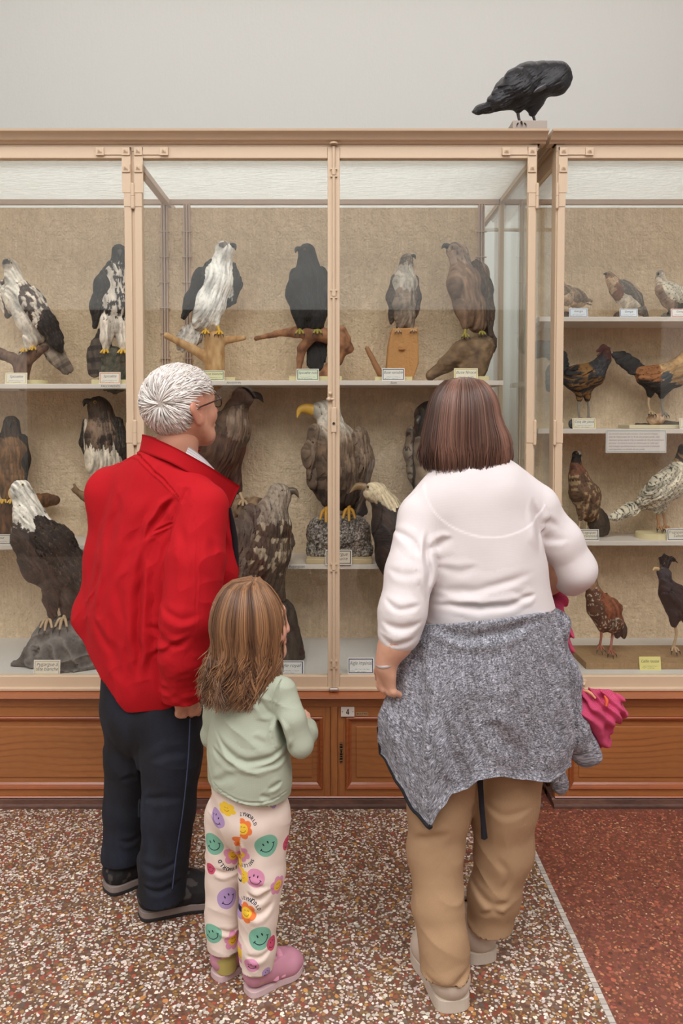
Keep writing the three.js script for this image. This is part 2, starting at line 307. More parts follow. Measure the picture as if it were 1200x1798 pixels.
struct('ceiling', box(FX[0] - 0.2, FX[1] + 0.2, 5.4, 5.6, FLOORZ[0] - 0.2, FLOORZ[1] + 0.2), M.ceiling);
UNSEEN_SKYLIGHTS.forEach(([x, z, w, d], i) => {  // glowing panels of the unseen skylights, out of view above the area lights
  const l = struct('window_' + (i + 1), box(x - w / 2, x + w / 2, 5.345, 5.395, z - d / 2, z + d / 2), std({ color: 0xffffff, emissive: 0xfff6ec, emissiveIntensity: 1.6, roughness: 0.6 }));
  part('unseen_skylight_frame', merge([box(x - w / 2 - 0.06, x + w / 2 + 0.06, 5.32, 5.4, z - d / 2 - 0.06, z - d / 2), box(x - w / 2 - 0.06, x + w / 2 + 0.06, 5.32, 5.4, z + d / 2, z + d / 2 + 0.06), box(x - w / 2 - 0.06, x - w / 2, 5.32, 5.4, z - d / 2, z + d / 2), box(x + w / 2, x + w / 2 + 0.06, 5.32, 5.4, z - d / 2, z + d / 2)]), M.frame, l);
});

// ---------------------------------------------------------------- glazed cases on wooden bases
const yAt = (v, z) => at(600, v, z)[1];
const CASE = { bot: 0.443, top: 2.546, frieze: 2.603, corn: 2.638, depth: -1.2, mid: -0.6 };
function pyramid(x, y, z, s = 0.0085) { const g = new THREE.ConeGeometry(s, 0.011, 4); g.rotateY(Math.PI / 4); g.rotateX(Math.PI / 2); g.translate(x, y, z); return metric(g.toNonIndexed()); }
function bracket(x, y, dx, dy, ax, ay) { // corner plate: x,y = corner; dx,dy = directions; ax,ay = arm lengths
  const w = 0.017, z0 = 0.02, z1 = 0.0245, b = (x0, x1, y0, y1, za = z1) => box(Math.min(x0, x1), Math.max(x0, x1), Math.min(y0, y1), Math.max(y0, y1), z0, za);
  const s = 2 * w, l = [b(x, x + dx * ax, y, y + dy * s * 0.85), b(x, x + dx * s, y, y + dy * ay)];
  for (const [px, py] of [[w, w], [ax - w, w], [w, ay * 0.47]]) { const X = x + dx * px, Y = y + dy * py; l.push(b(X - 0.0155, X + 0.0155, Y - 0.015, Y + 0.015, 0.030)); const q = pyramid(X, Y, 0.0355, 0.0125); l.push(q); }
  return merge(l);
}
function hinge(x, y0, y1, z = 0.024) { const g = [new THREE.CylinderGeometry(0.0065, 0.0065, (y1 - y0) * 0.49, 12).translate(x, y0 + (y1 - y0) * 0.25, z), new THREE.CylinderGeometry(0.0065, 0.0065, (y1 - y0) * 0.49, 12).translate(x, y0 + (y1 - y0) * 0.75, z)]; for (const y of [y0, y1]) g.push(new THREE.SphereGeometry(0.0065, 10, 6).translate(x, y, z)); return merge(g.map((q) => metric(q.toNonIndexed()))); }
function sideways(g, x) { // turns something built along the front so that it runs along the side at x (z from 0 inwards)
  return g.rotateY(Math.PI / 2).translate(x, 0, 0);
}
const cornProfile = (o = 0) => [[-0.03, CASE.frieze - 0.001], [0.022 + o, CASE.frieze - 0.001], [0.026 + o, 2.609], [0.040 + o, 2.611], [0.046 + o, 2.618], [0.058 + o, 2.630], [0.072 + o, 2.634], [0.074 + o, 2.642], [-0.03, 2.642]];
function makeCase(name, label, x0, x1, bays, shelves, o) {
  const c = group(name, label, 'display case');
  const d = CASE.depth, T = CASE.frieze;
  // cornice, mitred round the visible sides
  const cor = [moulding(cornProfile(), x0 - 0.03, x1 + 0.03)];
  for (const [x, s] of [[x0, -1], [x1, 1]]) { const m = moulding(cornProfile().map(([z, y]) => [z < 0 ? z : z * 0.41, y]), -0.02, -d + 0.02); m.rotateY(s * Math.PI / 2); m.translate(x, 0, s > 0 ? 0 : d); cor.push(m); }
  part('cornice', merge(cor), M.frame, c);
  const fr = [box(x0, x1, CASE.top + 0.03, T, -0.03, 0.014), box(x0, x1, CASE.bot + 0.014, 0.462, -0.03, 0.014), box(x0 - 0.008, x1 + 0.008, CASE.bot, CASE.bot + 0.014, d, 0.034, 0.004), box(x0, x1, CASE.bot, 0.5, d, d + 0.03), box(x0, x1, CASE.top, T, d, d + 0.03)];
  ['top_rail', 'bottom_rail', 'sill', 'rear_rail', 'rear_rail'].forEach((n, i) => part(n, fr[i], M.frame, c));
  // uprights between the bays
  for (const x of bays) if (x > x0 + 0.05 && x < x1 - 0.05) part('upright', merge([box(x - 0.008, x + 0.008, CASE.bot, T, -0.03, 0.012, 0.003, 1), box(x - 0.012, x + 0.012, CASE.bot, T, -0.05, -0.02, 0, 1)]), M.frame, c);
  // ends: corner posts, middle post, rails and panes
  for (const [x, s] of [[x0, 1], [x1, -1]]) {
    const bx = (a, b, y0, y1, z0, z1, r, al) => box(Math.min(x + s * a, x + s * b), Math.max(x + s * a, x + s * b), y0, y1, z0, z1, r, al);
    part('corner_post', bx(0, 0.022, CASE.bot, T, -0.05, 0.012, 0.003, 1), M.frame, c); part('corner_post', bx(0, 0.022, CASE.bot, T, d, d + 0.05, 0.003, 1), M.frame, c);
    part('end_mullion', bx(0.002, 0.022, CASE.bot, T, CASE.mid - 0.02, CASE.mid + 0.02, 0.003, 1), M.frame, c);
    part('end_rail', bx(0.002, 0.022, CASE.top - 0.01, T, d, 0), M.frame, c); part('end_rail', bx(0.002, 0.022, CASE.bot, 0.5, d, 0), M.frame, c);
    part('end_pane', bx(0.008, 0.013, 0.5, CASE.top, d + 0.03, -0.03), M.glass, c);
  }
  // doors
  const edges = []; for (let i = 0; i < bays.length - 1; i++) { const a = bays[i], b = bays[i + 1], m = (a + b) / 2 + (o.shift || 0); edges.push([a + 0.005, m - 0.0015, -1], [m + 0.0015, b - 0.005, 1]); }
  for (const [a, b, s] of edges) {
    const st = 0.030, me = 0.0225, la = s < 0 ? st : me, lb = s < 0 ? me : st, y0 = CASE.bot + 0.008, y1 = T - 0.012;
    const frm = [box(a, a + la, y0, y1, -0.012, 0.02, 0.003, 1), box(b - lb, b, y0, y1, -0.012, 0.02, 0.003, 1), box(a + la, b - lb, CASE.top, y1, -0.012, 0.02, 0.003), box(a + la, b - lb, y0, 0.501, -0.012, 0.02, 0.003)];
    const dr = part('door', merge(frm), M.frame, c);
    part('pane', box(a + la - 0.004, b - lb + 0.004, 0.497, CASE.top + 0.004, -0.0025, 0.0025), M.glass, dr);
    const hx0 = s < 0 ? a : b, k = s < 0 ? 1 : -1;
    part('corner_bracket', bracket(hx0 + k * 0.002, y1 - 0.003, k, -1, 0.135, 0.175), M.frame, dr);
    part('corner_bracket', bracket(hx0 + k * 0.002, y0 + 0.003, k, 1, 0.135, 0.175), M.frame, dr);
    for (const yh of [2.4, 1.475, 0.6]) part('hinge', merge([hinge(hx0 - k * 0.003, yh - 0.045, yh + 0.045), box(Math.min(hx0, hx0 + k * 0.03), Math.max(hx0, hx0 + k * 0.03), yh - 0.04, yh + 0.04, 0.019, 0.0225)]), M.frame, dr);
    if (s > 0) { // bolt rod and lock on the meeting stile
      const xm = a - 0.001, rod = [new THREE.CylinderGeometry(0.0062, 0.0062, y1 - y0, 10).translate(xm, (y0 + y1) / 2, 0.024)];
      for (const y of [2.49, 2.02, 1.52, 0.94, 0.55]) { rod.push(new THREE.CylinderGeometry(0.0092, 0.0092, 0.02, 12).translate(xm, y, 0.024)); rod.push(new THREE.BoxGeometry(0.026, 0.006, 0.012).translate(xm, y + 0.014, 0.023)); rod.push(new THREE.BoxGeometry(0.026, 0.006, 0.012).translate(xm, y - 0.014, 0.023)); }
      part('bolt_rod', merge(rod.map((g) => metric(g.toNonIndexed()))), M.frame, dr);
      part('lock', merge([box(xm - 0.011, xm + 0.011, 1.475, 1.575, 0.02, 0.032, 0.004), new THREE.SphereGeometry(0.0085, 12, 8).translate(xm - 0.02, 1.607, 0.034), new THREE.SphereGeometry(0.007, 12, 8).translate(xm - 0.014, 1.63, 0.03), new THREE.CylinderGeometry(0.004, 0.004, 0.03, 8).rotateZ(1.57).translate(xm - 0.014, 1.607, 0.028)].map((g) => metric(g.index ? g.toNonIndexed() : g))), M.frame, dr);
      part('keyhole', new THREE.CylinderGeometry(0.005, 0.005, 0.004, 14).rotateX(Math.PI / 2).translate(xm, 1.512, 0.034), M.dark, dr);
      part('bolt_foot', box(xm - 0.019, xm + 0.019, 0.446, 0.46, 0.03, 0.048, 0.005), M.steel, dr); part('bolt_cap', new THREE.CylinderGeometry(0.016, 0.016, 0.006, 16).translate(xm, 2.6, 0.03), M.frame, dr);
    }
  }
  // roof of ripple glass, its rails, the partition with the shelf standards, floor, shelves
  part('roof_pane', box(x0 + 0.022, x1 - 0.022, 2.556, 2.561, d + 0.03, -0.02), M.frosted, c);
  const rails = [box(x0 + 0.02, x1 - 0.02, 2.532, 2.556, CASE.mid - 0.015, CASE.mid + 0.008, 0.003)];
  for (const x of bays) if (x > x0 + 0.05 && x < x1 - 0.05) rails.push(box(x - 0.014, x + 0.018, 2.528, 2.556, d + 0.03, -0.02, 0.003));
  part('roof_rail', merge(rails), M.frameInside, c);
  part('partition', box(o.p0, o.p1, CASE.bot, 2.518, CASE.mid - 0.02, CASE.mid), M.panel, c);
  for (const x of o.standards) {
    const l = [box(x - 0.016, x + 0.016, 0.48, 2.53, CASE.mid, CASE.mid + 0.006, 0, 1), box(x - 0.015, x - 0.009, 0.48, 2.53, CASE.mid + 0.006, CASE.mid + 0.014, 0, 1), box(x + 0.009, x + 0.015, 0.48, 2.53, CASE.mid + 0.006, CASE.mid + 0.014, 0, 1), box(x - 0.004, x + 0.004, 0.48, 2.53, CASE.mid + 0.006, CASE.mid + 0.017, 0.002, 1)];
    for (let y = 0.75; y < 2.5; y += 0.118) l.push(box(x - 0.024, x + 0.024, y, y + 0.004, CASE.mid + 0.006, CASE.mid + 0.019));
    part('shelf_standard', merge(l), M.frameInside, c);
  }
  part('case_floor', box(x0 + 0.022, x1 - 0.022, CASE.bot + 0.006, 0.483, d + 0.03, -0.02), M.caseFloor, c);
  for (const [sx0, sx1, y, zf, br] of shelves) {
    const sh = part('shelf', box(sx0, sx1, y - 0.021, y, CASE.mid + 0.002, zf, 0.002), M.shelf, c);
    for (const x of br) {
      const p = new THREE.Shape([new THREE.Vector2(0, 0), new THREE.Vector2(zf - CASE.mid - 0.03, 0), new THREE.Vector2(zf - CASE.mid - 0.05, -0.018), new THREE.Vector2(0.06, -0.035), new THREE.Vector2(0.02, -0.15), new THREE.Vector2(0, -0.16)]);
      const h = new THREE.Path([new THREE.Vector2(0.012, -0.016), new THREE.Vector2(0.012, -0.11), new THREE.Vector2(0.045, -0.03), new THREE.Vector2(0.06, -0.016)]); p.holes.push(h);
      const g = new THREE.ExtrudeGeometry(p, { depth: 0.008, bevelEnabled: false }); g.rotateY(-Math.PI / 2); g.translate(x, y - 0.021, CASE.mid + 0.002);
      part('shelf_bracket', metric(g.index ? g.toNonIndexed() : g), M.frameInside, sh);
    }
  }
  return c;
}
function makeBase(name, label, x0, x1, doors, pilasters) {
  const c = group(name, label, 'cabinet'), F = 0.062, d = -1.25, P = 0.104;
  const y = { nose1: 0.4405, nose0: yAt(1228.5, 0.1), under: yAt(1240.5, F), door1: yAt(1241, F), door0: yAt(1404, F), mt: yAt(1258.5, F), mb: yAt(1385.5, F), it: yAt(1277, F), ib: yAt(1366, F), pl: yAt(1410, 0.1) };
  part('carcass', box(x0 + 0.01, x1 - 0.01, 0.01, y.nose0, d + 0.02, F - 0.012), M.wood, c);
  const nose = [[-0.03, y.nose0], [F + 0.014, y.nose0], [F + 0.022, y.nose0 + 0.004]]; for (let i = 0; i <= 8; i++) { const a = -Math.PI / 2 + Math.PI * i / 8, r = (y.nose1 - y.nose0 - 0.004) / 2; nose.push([P - r + Math.cos(a) * r, y.nose0 + 0.004 + r + Math.sin(a) * r]); } nose.push([F - 0.01, y.nose1 + 0.0015], [F - 0.03, 0.4425], [-0.03, 0.4425]);
  const tm = [moulding(nose, x0 - 0.01, x1 + 0.01), box(x0 - 0.01, x1 + 0.01, y.nose0, 0.4425, d, 0)]; part('top_moulding', merge(tm), M.woodMould, c);
  part('cove', moulding([[F - 0.03, y.under], [F + 0.004, y.under], [F + 0.006, y.under + 0.006], [F + 0.012, y.nose0], [F - 0.03, y.nose0]], x0, x1), M.wood, c);
  const pl = [moulding([[-0.03, 0], [P, 0], [P, y.pl - 0.012], [P - 0.004, y.pl - 0.004], [F + 0.012, y.pl], [F + 0.006, y.pl + 0.006], [-0.03, y.pl + 0.006]], x0 - 0.012, x1 + 0.012)];
  for (const s of [-1, 1]) { const x = s < 0 ? x0 : x1; pl.push(box(Math.min(x, x + s * 0.012), Math.max(x, x + s * 0.012), 0, y.pl - 0.002, d, 0.0)); }
  part('plinth', merge(pl), M.plinth, c);
  part('bottom_bead', moulding([[F - 0.01, y.pl + 0.005], [F + 0.01, y.pl + 0.005], [F + 0.014, y.pl + 0.009], [F + 0.01, y.pl + 0.013], [F - 0.01, y.pl + 0.013]], x0, x1), M.woodMould, c);
  for (const x of pilasters) part('pilaster', box(x - 0.0135, x + 0.0135, y.door0 - 0.004, y.under, F - 0.02, F + 0.006, 0.002, 1), M.woodUp, c);
  for (const [a, b, lock] of doors) {
    const st = 0.031, fr = [box(a, b, y.mt, y.door1, F - 0.02, F, 0.0015), box(a, b, y.door0, y.mb, F - 0.02, F, 0.0015)];
    const dr = part('door', fr[0], M.wood, c); part('bottom_rail', fr[1], M.wood, dr);
    for (const q of [a, b - st]) part('stile', box(q, q + st, y.door0, y.door1, F - 0.02, F + 0.0006, 0.0015, 1), M.woodUp, dr);
    // bolection moulding round the field, mitred, and the raised field itself
    const ma = a + st, mb = b - st, w = yAt(1377, F) - y.mb + 0.004, ring = [];
    const prof = (t) => [[0, -0.012], [0.000, 0.004], [0.15, 0.0075], [0.4, 0.005], [0.7, -0.004], [1, -0.009], [1, -0.012]].map(([q, z]) => [q * t, z]);
    const pr = prof(w), C = [[ma, y.mb, 1, 1], [mb, y.mb, -1, 1], [mb, y.mt, -1, -1], [ma, y.mt, 1, -1]], pos = [];
    for (let e = 0; e < 4; e++) { const p = C[e], q = C[(e + 1) % 4]; for (let i = 0; i < pr.length - 1; i++) { const [t0, z0] = pr[i], [t1, z1] = pr[i + 1], A = [p[0] + p[2] * t0, p[1] + p[3] * t0, F + z0], B = [q[0] + q[2] * t0, q[1] + q[3] * t0, F + z0], Cc = [q[0] + q[2] * t1, q[1] + q[3] * t1, F + z1], D = [p[0] + p[2] * t1, p[1] + p[3] * t1, F + z1]; pos.push(...A, ...B, ...Cc, ...A, ...Cc, ...D); } }
    const rg = new THREE.BufferGeometry(); rg.setAttribute('position', new THREE.Float32BufferAttribute(pos, 3)); rg.computeVertexNormals(); part('moulding', metric(rg), M.woodMould, dr);
    const inset = (y.mt - y.it);
    part('panel', merge([box(ma, mb, y.mb, y.mt, F - 0.02, F - 0.0095), box(ma + inset, mb - inset, y.ib, y.it, F - 0.012, F - 0.0052, 0.002)]), M.wood, dr);
    if (lock) { const lx = lock, ly = yAt(1322, F), e = []; for (let i = 0; i < 9; i++) { const yy = ly - 0.038 + i * 0.0095; e.push(new THREE.CylinderGeometry(0.0055 + 0.0035 * Math.abs(Math.sin(i * 1.9)), 0.006, 0.002, 10).rotateX(Math.PI / 2).translate(lx, yy, F + 0.0012)); } part('escutcheon', merge(e.map((g) => metric(g.toNonIndexed()))), std({ color: 0x8c6a4a, metalness: 0.5, roughness: 0.5 }), dr); part('keyhole', merge([new THREE.CylinderGeometry(0.0026, 0.0026, 0.002, 10).rotateX(Math.PI / 2).translate(lx, ly + 0.002, F + 0.0028).toNonIndexed(), new THREE.BoxGeometry(0.0028, 0.009, 0.002).translate(lx, ly - 0.003, F + 0.0028).toNonIndexed()]), M.dark, dr); }
  }
  // panelled end seen in the gap
  return c;
}
const LX0 = -2.436, LX1 = 0.794, POST = -0.79;
const caseL = makeCase('glass_display_case', 'long cream glazed case full of mounted birds of prey', LX0, LX1, [LX0, POST, LX1], [
  [LX0 + 0.03, -0.80, yAt(674, -0.3), -0.30, [-1.9]], [-0.78, 0.735, yAt(668, -0.3), -0.30, [0.67, -0.71]], [LX0 + 0.03, -0.80, yAt(957, -0.33), -0.33, [-1.9]], [-0.78, 0.735, yAt(991, -0.3), -0.30, [0.67]]], { p0: LX0 + 0.02, p1: 0.672, standards: [-0.797, -0.692, 0.687], shift: -0.006 });
const RX0 = 0.868, RX1 = 2.5;
const caseR = makeCase('glass_display_case', 'cream glazed case of pheasants and grouse at the right', RX0, RX1, [RX0 + 0.0, RX1], [
  [RX0 + 0.03, RX1 - 0.03, yAt(556, -0.34), -0.34, [RX0 + 0.07, 1.9]], [RX0 + 0.03, RX1 - 0.03, yAt(753, -0.34), -0.34, [RX0 + 0.07, 1.9]], [RX0 + 0.03, RX1 - 0.03, yAt(950, -0.36), -0.36, [1.9]]], { p0: RX0 + 0.035, p1: RX1 - 0.04, standards: [1.85] });
const baseL = makeBase('wooden_base_cabinet', 'long brown panelled pine base under the birds of prey', LX0 - 0.0, LX1 + 0.012, [[-2.42, -1.63, 0], [-1.6, -0.81, 0], [-0.775, -0.0165, 0], [0.0125, 0.785, 0.026]], [-2.43, -1.615, POST, -0.002]);
const baseR = makeBase('wooden_base_cabinet', 'brown panelled pine base under the pheasant case at right', RX0 + 0.005, RX1, [[RX0 + 0.03, 1.68, 0], [1.71, 2.48, 0]], [RX0 + 0.018, 1.695]);
// unseen dark press behind the viewer, placed to darken the reflections in the panes
{
  const c = group('unseen_dark_press', 'unseen dark press behind the viewer, darkening the reflections in the panes', 'cupboard', [0, 0, 5.6]), dk = std({ color: 0x2e1c12, roughness: 0.5 });
  part('carcass', box(-3.4, 3.6, 0.08, 2.62, 0.04, 0.5), dk, c); part('plinth', box(-3.4, 3.6, 0, 0.08, 0.02, 0.5), dk, c); part('cornice', box(-3.45, 3.65, 2.62, 2.72, -0.04, 0.5, 0.01), dk, c);
  for (let i = 0; i < 10; i++) { const x = -3.38 + i * 0.7, d = part('door', box(x, x + 0.66, 0.1, 2.6, 0.0, 0.04, 0.004), dk, c); part('panel', box(x + 0.09, x + 0.57, 0.25, 1.2, -0.012, 0.0, 0.004), dk, d); part('panel', box(x + 0.09, x + 0.57, 1.32, 2.48, -0.012, 0.0, 0.004), dk, d); }
}
// ---------------------------------------------------------------- mounted birds
M.plume = std({ vertexColors: true, roughness: 0.78 });
M.plumeBlack = phy({ vertexColors: true, roughness: 0.5, sheen: 0.4, sheenRoughness: 0.4, sheenColor: new THREE.Color(0x8890b0) });
M.bark = std({ vertexColors: true, roughness: 0.85 });
M.horn = std({ color: 0x2a2522, roughness: 0.35 });
M.eyeGlass = phy({ color: 0x1a0d06, roughness: 0.05, clearcoat: 1 });
const flat = (hex, o = {}) => std({ color: hex, roughness: 0.6, ...o });
const barkWood = { yellow: flat(0xd9a93e), ochre: flat(0xc08a30), tan: flat(0xb89a78), red: flat(0x9a5c46), grey: flat(0x8a8074), dark: flat(0x2a2420), olive: flat(0x9a8a3c) };
// overlapping feather scales: a along the feathers, b across; gives [tone of that feather, nearness to its edge]
function scales(a, b, h, w, seed) {
  a += 0.5 * h * vnoise(a / h * 0.5, b / w * 0.5, seed); b += 0.35 * w * vnoise(a / h * 0.45 + 9, b / w * 0.45, seed + 3);
  let row = Math.floor(a / h);
  for (let k = 0; k < 2; k++) { // a feather's rounded tip overlaps the next row
    const off = (row & 1) * 0.5, q = b / w + off, col = Math.floor(q), fx = q - col - 0.5, r = hash(row, col, seed), e = (a / h - row) * 0.72 + 2.3 * fx * fx + 0.12 * (r - 0.5);
    if (e < 1 || k) return [r, sst(0.62, 0.98, Math.min(e, 1)) ];
    row++;
  }
}
// one mounted bird. Sightings (u, v) are turned into sizes at the plane z; everything is kept relative to the mount's foot.
function bird(o) {
  const z = o.z, s = per(z), A = at(o.foot[0], o.foot[1], z); if (o.y !== undefined) A[1] = o.y;
  const g = group(o.name, o.label, 'stuffed bird', A), A0 = at(o.foot[0], o.foot[1], z);
  const Q = (u, v, d = 0) => sub(at(u, v, z + d), A0), R = (r) => r * s;
  const drawn = (x, y, zz) => [o.foot[0] + x / s, o.foot[1] - y / s, zz / s];
  const th = o.flow ?? 1.2, cs = Math.cos(th), sn = Math.sin(th), seed = o.seed || 1;
  const tint = (fn) => (x, y, zz, nx, ny, nz) => {
    let [cu, cv, cw] = drawn(x, y, zz); const a = cu * cs + cv * sn, b = -cu * sn + cv * cs + cw * 0.8, fh = o.fh || 9, fe = scales(a, b, fh, o.fw || 7, seed), st = fbm(a * 0.05, b * 0.26, seed, 3), jit = (fe[0] - 0.5) * fh * (o.jit ?? 0.9) + 5 * vnoise(a * 0.05, b * 0.35, seed + 2);
    const c = fn(cu + jit * cs * 0.7, cv + jit * sn, cw, fe, st, a, b); const k = clamp((1 + 0.95 * st) * (1 - 0.16 * fe[1] + 0.14 * (fe[0] - 0.5)), 0.35, 1.8); return [c[0] * k, c[1] * k, c[2] * k];
  };
  const ruff = (amp) => (x, y, zz) => { const [cu, cv, cw] = drawn(x, y, zz), a = cu * cs + cv * sn, b = -cu * sn + cv * cs + cw * 0.8; const f = scales(a, b, o.fh || 9, o.fw || 7, seed); return amp * (1.3 * vnoise(a * 0.06, b * 0.3, seed) + 0.6 * vnoise(a * 0.1, b * 0.55, seed + 1) - 0.7 * f[1] + 0.3); };
  const mk = (list, opt) => { const out = []; for (const c of list) { const q = Array.isArray(c) ? { p: c } : c, pts = q.p.map(([u, v, d, r]) => [Q(u, v, d), R(r)]); out.push(...(pts.length > 1 ? chain(pts, { k: R(q.k ?? opt?.k ?? 9), n: q.n, q: q.q }) : [ball(pts[0][0], pts[0][1], { k: R(q.k ?? 9), n: q.n, q: q.q })])); } return out; };
  const body = part('body', solid(mk(o.body), o.h || 0.0042, { disp: ruff(o.rough ?? 0.0016), color: tint(o.col), pad: 0.01 }), o.mat || M.plume, g);
  for (const w of o.wings || []) part('wing', solid(mk([w]), o.h || 0.0042, { disp: ruff(o.rough ? o.rough * 1.2 : 0.002), color: tint(w.col || o.wcol || o.col), pad: 0.01 }), o.mat || M.plume, g);
  for (const t of [].concat(o.tail || [])) part('tail', solid(mk([t]), o.h || 0.0042, { disp: ruff(0.0012), color: tint(t.col || o.tcol || o.wcol || o.col), pad: 0.01 }), o.mat || M.plume, g);
  if (o.beak) { const p = curve(o.beak.p.map(([u, v, d = 0]) => Q(u, v, d)), 9); part('beak', tube(p, series(o.beak.r.map(R), 9), 10, { flat: o.beak.flat ?? 0.8 }), o.beak.mat || M.horn, g); }
  for (const [u, v, d, r = 2.1, m] of o.eyes || []) { part('eye', new THREE.SphereGeometry(R(r), 12, 8).translate(...Q(u, v, d)), m || flat(0x9a7a30, { roughness: 0.2 }), g); part('pupil', new THREE.SphereGeometry(R(r * 0.62), 10, 8).translate(...Q(u, v, d + R(r * 0.55) * Math.sign(d || 1))), M.eyeGlass, g); }
  for (const l of o.legs || []) {
    const p = l.p.map(([u, v, d = 0]) => Q(u, v, d)), f = p[p.length - 1], rr = R(l.r), list = [tube(curve(p, 8), series([rr * 1.15, rr, rr * 0.9, rr * 1.1], 8), 8)], tl = R(l.toe ?? 12), fw = l.dir || [0, -0.25, 1], side = nrm(cross([0, 1, 0], fw));
    const claws = [];
    for (const [sd, L] of [[-0.75, 0.9], [0, 1.1], [0.75, 0.9], [9, 0.7]]) {
      const d = sd === 9 ? nrm([-fw[0], -0.2, -fw[2]]) : nrm(add(fw, mul(side, sd)));
      const e = add(f, mul(d, tl * L)), m = add(add(f, mul(d, tl * L * 0.5)), [0, rr * 0.9, 0]); e[1] -= tl * (l.drop ?? 0.12) * L;
      list.push(tube(curve([f, m, e], 6), series([rr * 0.85, rr * 0.8, rr * 0.6], 6), 7));
      const t = nrm(sub(e, m)), c1 = add(e, mul(t, tl * 0.22)), c2 = add(c1, add(mul(t, tl * 0.1), [0, -tl * 0.28, 0])); claws.push(tube(curve([e, c1, c2], 5), series([rr * 0.55, rr * 0.4, 0.0006], 5), 6));
    }
    const lg = part('leg', merge(list), l.mat || barkWood.yellow, g); part('claws', merge(claws), M.horn, lg);
  }
  if (o.extra) o.extra(g, Q, R, tint);
  return g;
}
// perches
const noisy = (amp, fr, sx = 1, sy = 1, sz = 1) => (x, y, z) => amp * fbm(x * fr * sx, y * fr * sy, z * fr * sz, 4);
function perch(g, name, Q, R, chains, base, o = {}) {
  const pr = []; for (const c of chains) pr.push(...chain(c.map(([u, v, d, r]) => [Q(u, v, d || 0), R(r)]), { k: R(o.k ?? 5), n: o.n, q: o.q }));
  const c1 = srgb(o.c1 ?? 0x6a4a34), c2 = srgb(o.c2 ?? 0x9a7452), f = o.f ?? 60;
  part(name, solid(pr, o.h ?? 0.004, { disp: (x, y, z) => (o.amp ?? 0.004) * fbm(x * f * (o.sx ?? 1), y * f * (o.sy ?? 0.35), z * f, 4), color: (x, y, z) => { const t = clamp(0.5 + 0.9 * fbm(x * f * 1.4 * (o.sx ?? 1) + 5, y * f * 0.6, z * f * 1.4, 4)); return mixc(c1, c2, t); }, pad: 0.012, ...o.clip }), o.mat || M.bark, g);
  if (base) board(g, Q, base);
}
function board(g, Q, [u0, u1, hgt, dep, round, col = 0xd9cca4]) { // the wooden foot of a mount, standing on y = 0 of the group
  const a = Q(u0, 0, 0)[0], b = Q(u1, 0, 0)[0], m = std({ color: col, roughness: 0.7 });
  if (round) { const w = (b - a) / 2, q = new THREE.CylinderGeometry(w * 0.97, w, hgt, 40).toNonIndexed(); q.scale(1, 1, Math.min(1, dep / w)); q.translate((a + b) / 2, hgt / 2, 0); part('base', q, m, g); }
  else part('base', box(a, b, 0, hgt, -dep, dep, 0.003), m, g);
}
const C = (h) => srgb(h);
const S1 = yAt(668, -0.3), S1L = yAt(674, -0.3), S2 = yAt(991, -0.3), S2L = yAt(957, -0.33), S0 = 0.483, ZT = -0.42;
const sp = (fe, dark, pale, t = 0.5) => mixc(dark, pale, fe[1] * t + 0.25 * fe[0]);
const SHELF = { z: ZT };

// --- top shelf of the long case
bird({ name: 'mounted_hawk_eagle', label: 'pale breasted mounted hawk-eagle with mottled wing, leftmost on top shelf', z: ZT, foot: [44, 667], y: S1L, seed: 3, flow: 0.95,
  body: [[[19, 459, 0, 12], [24, 478, 0, 13], [34, 512, 0, 23], [50, 548, 0, 23], [68, 582, 0, 12]], [[10, 500, -0.02, 9], [20, 530, -0.02, 9]], [[50, 562, 0.02, 11], [49, 586, 0.02, 7], [48, 602, 0.02, 4.5]], [[62, 562, 0, 11], [60, 585, 0, 7], [59, 600, 0, 4.5]], [[14, 455, 0.01, 8], [12, 452, 0.02, 5]]],
  col: (u, v, w, fe) => v < 468 ? (v < 461 && u < 26 && v > 449 ? C(0x5a4a3e) : mixc(C(0xd8c8b8), C(0x6a5444), fe[0] * 0.5)) : mixc(C(0xe2d6c8), C(0xb8a08a), 0.35 * fe[1] + (v > 540 ? 0.2 : 0)),
  wcol: (u, v, w, fe) => u + v * 0.35 > 275 ? mixc(C(0x2c221e), C(0x5a4a40), fe[1]) : (fe[0] > 0.5 ? mixc(C(0xd8c8b8), C(0x8a7060), fe[1]) : mixc(C(0x4a382e), C(0x8a7464), fe[1])),
  tcol: (u, v, w, fe, st, a, b) => mixc(C(0x8a7868), C(0x4a3c34), clamp(0.4 * (Math.sin(a * 0.35) > 0.5 ? 1 : 0) + (a > 570 ? 0.5 : 0))),
  wings: [{ p: [[40, 492, 0.03, 10], [58, 520, 0.045, 17], [80, 556, 0.035, 15], [98, 588, 0.015, 9], [106, 606, 0, 4]], n: [0.5, 0.2, 1], q: 0.5 }, { p: [[8, 488, -0.03, 7], [6, 515, -0.03, 9], [14, 545, -0.03, 5]], n: [0, 0, 1], q: 0.6 }],
  tail: { p: [[72, 582, -0.01, 12], [98, 615, -0.02, 12], [116, 638, -0.03, 11]], n: [0.3, 0.2, 1], q: 0.4 },
  beak: { p: [[13, 450, 0.025], [8, 450, 0.034], [6, 455, 0.036]], r: [5, 3.5, 0.6] }, eyes: [[20, 452, 0.028, 1.8]],
  legs: [{ p: [[48, 600, 0.02], [44, 606, 0.025]], r: 2.6, toe: 11 }, { p: [[59, 598, 0], [60, 603, 0.01]], r: 2.6, toe: 11 }],
  extra: (g, Q, R) => perch(g, 'branch', Q, R, [[[39, 664, 0, 13], [38, 640, 0, 11], [46, 622, 0, 11], [62, 610, 0, 8], [79, 602, 0, 6]], [[40, 632, 0, 10], [20, 619, 0, 8], [0, 612, 0, 8], [-26, 600, 0, 7]]], [14, 75, 0.02, 0.09, 1, 0xd8c898], { c1: 0x4a3028, c2: 0x8a6a54, k: 9 }) });
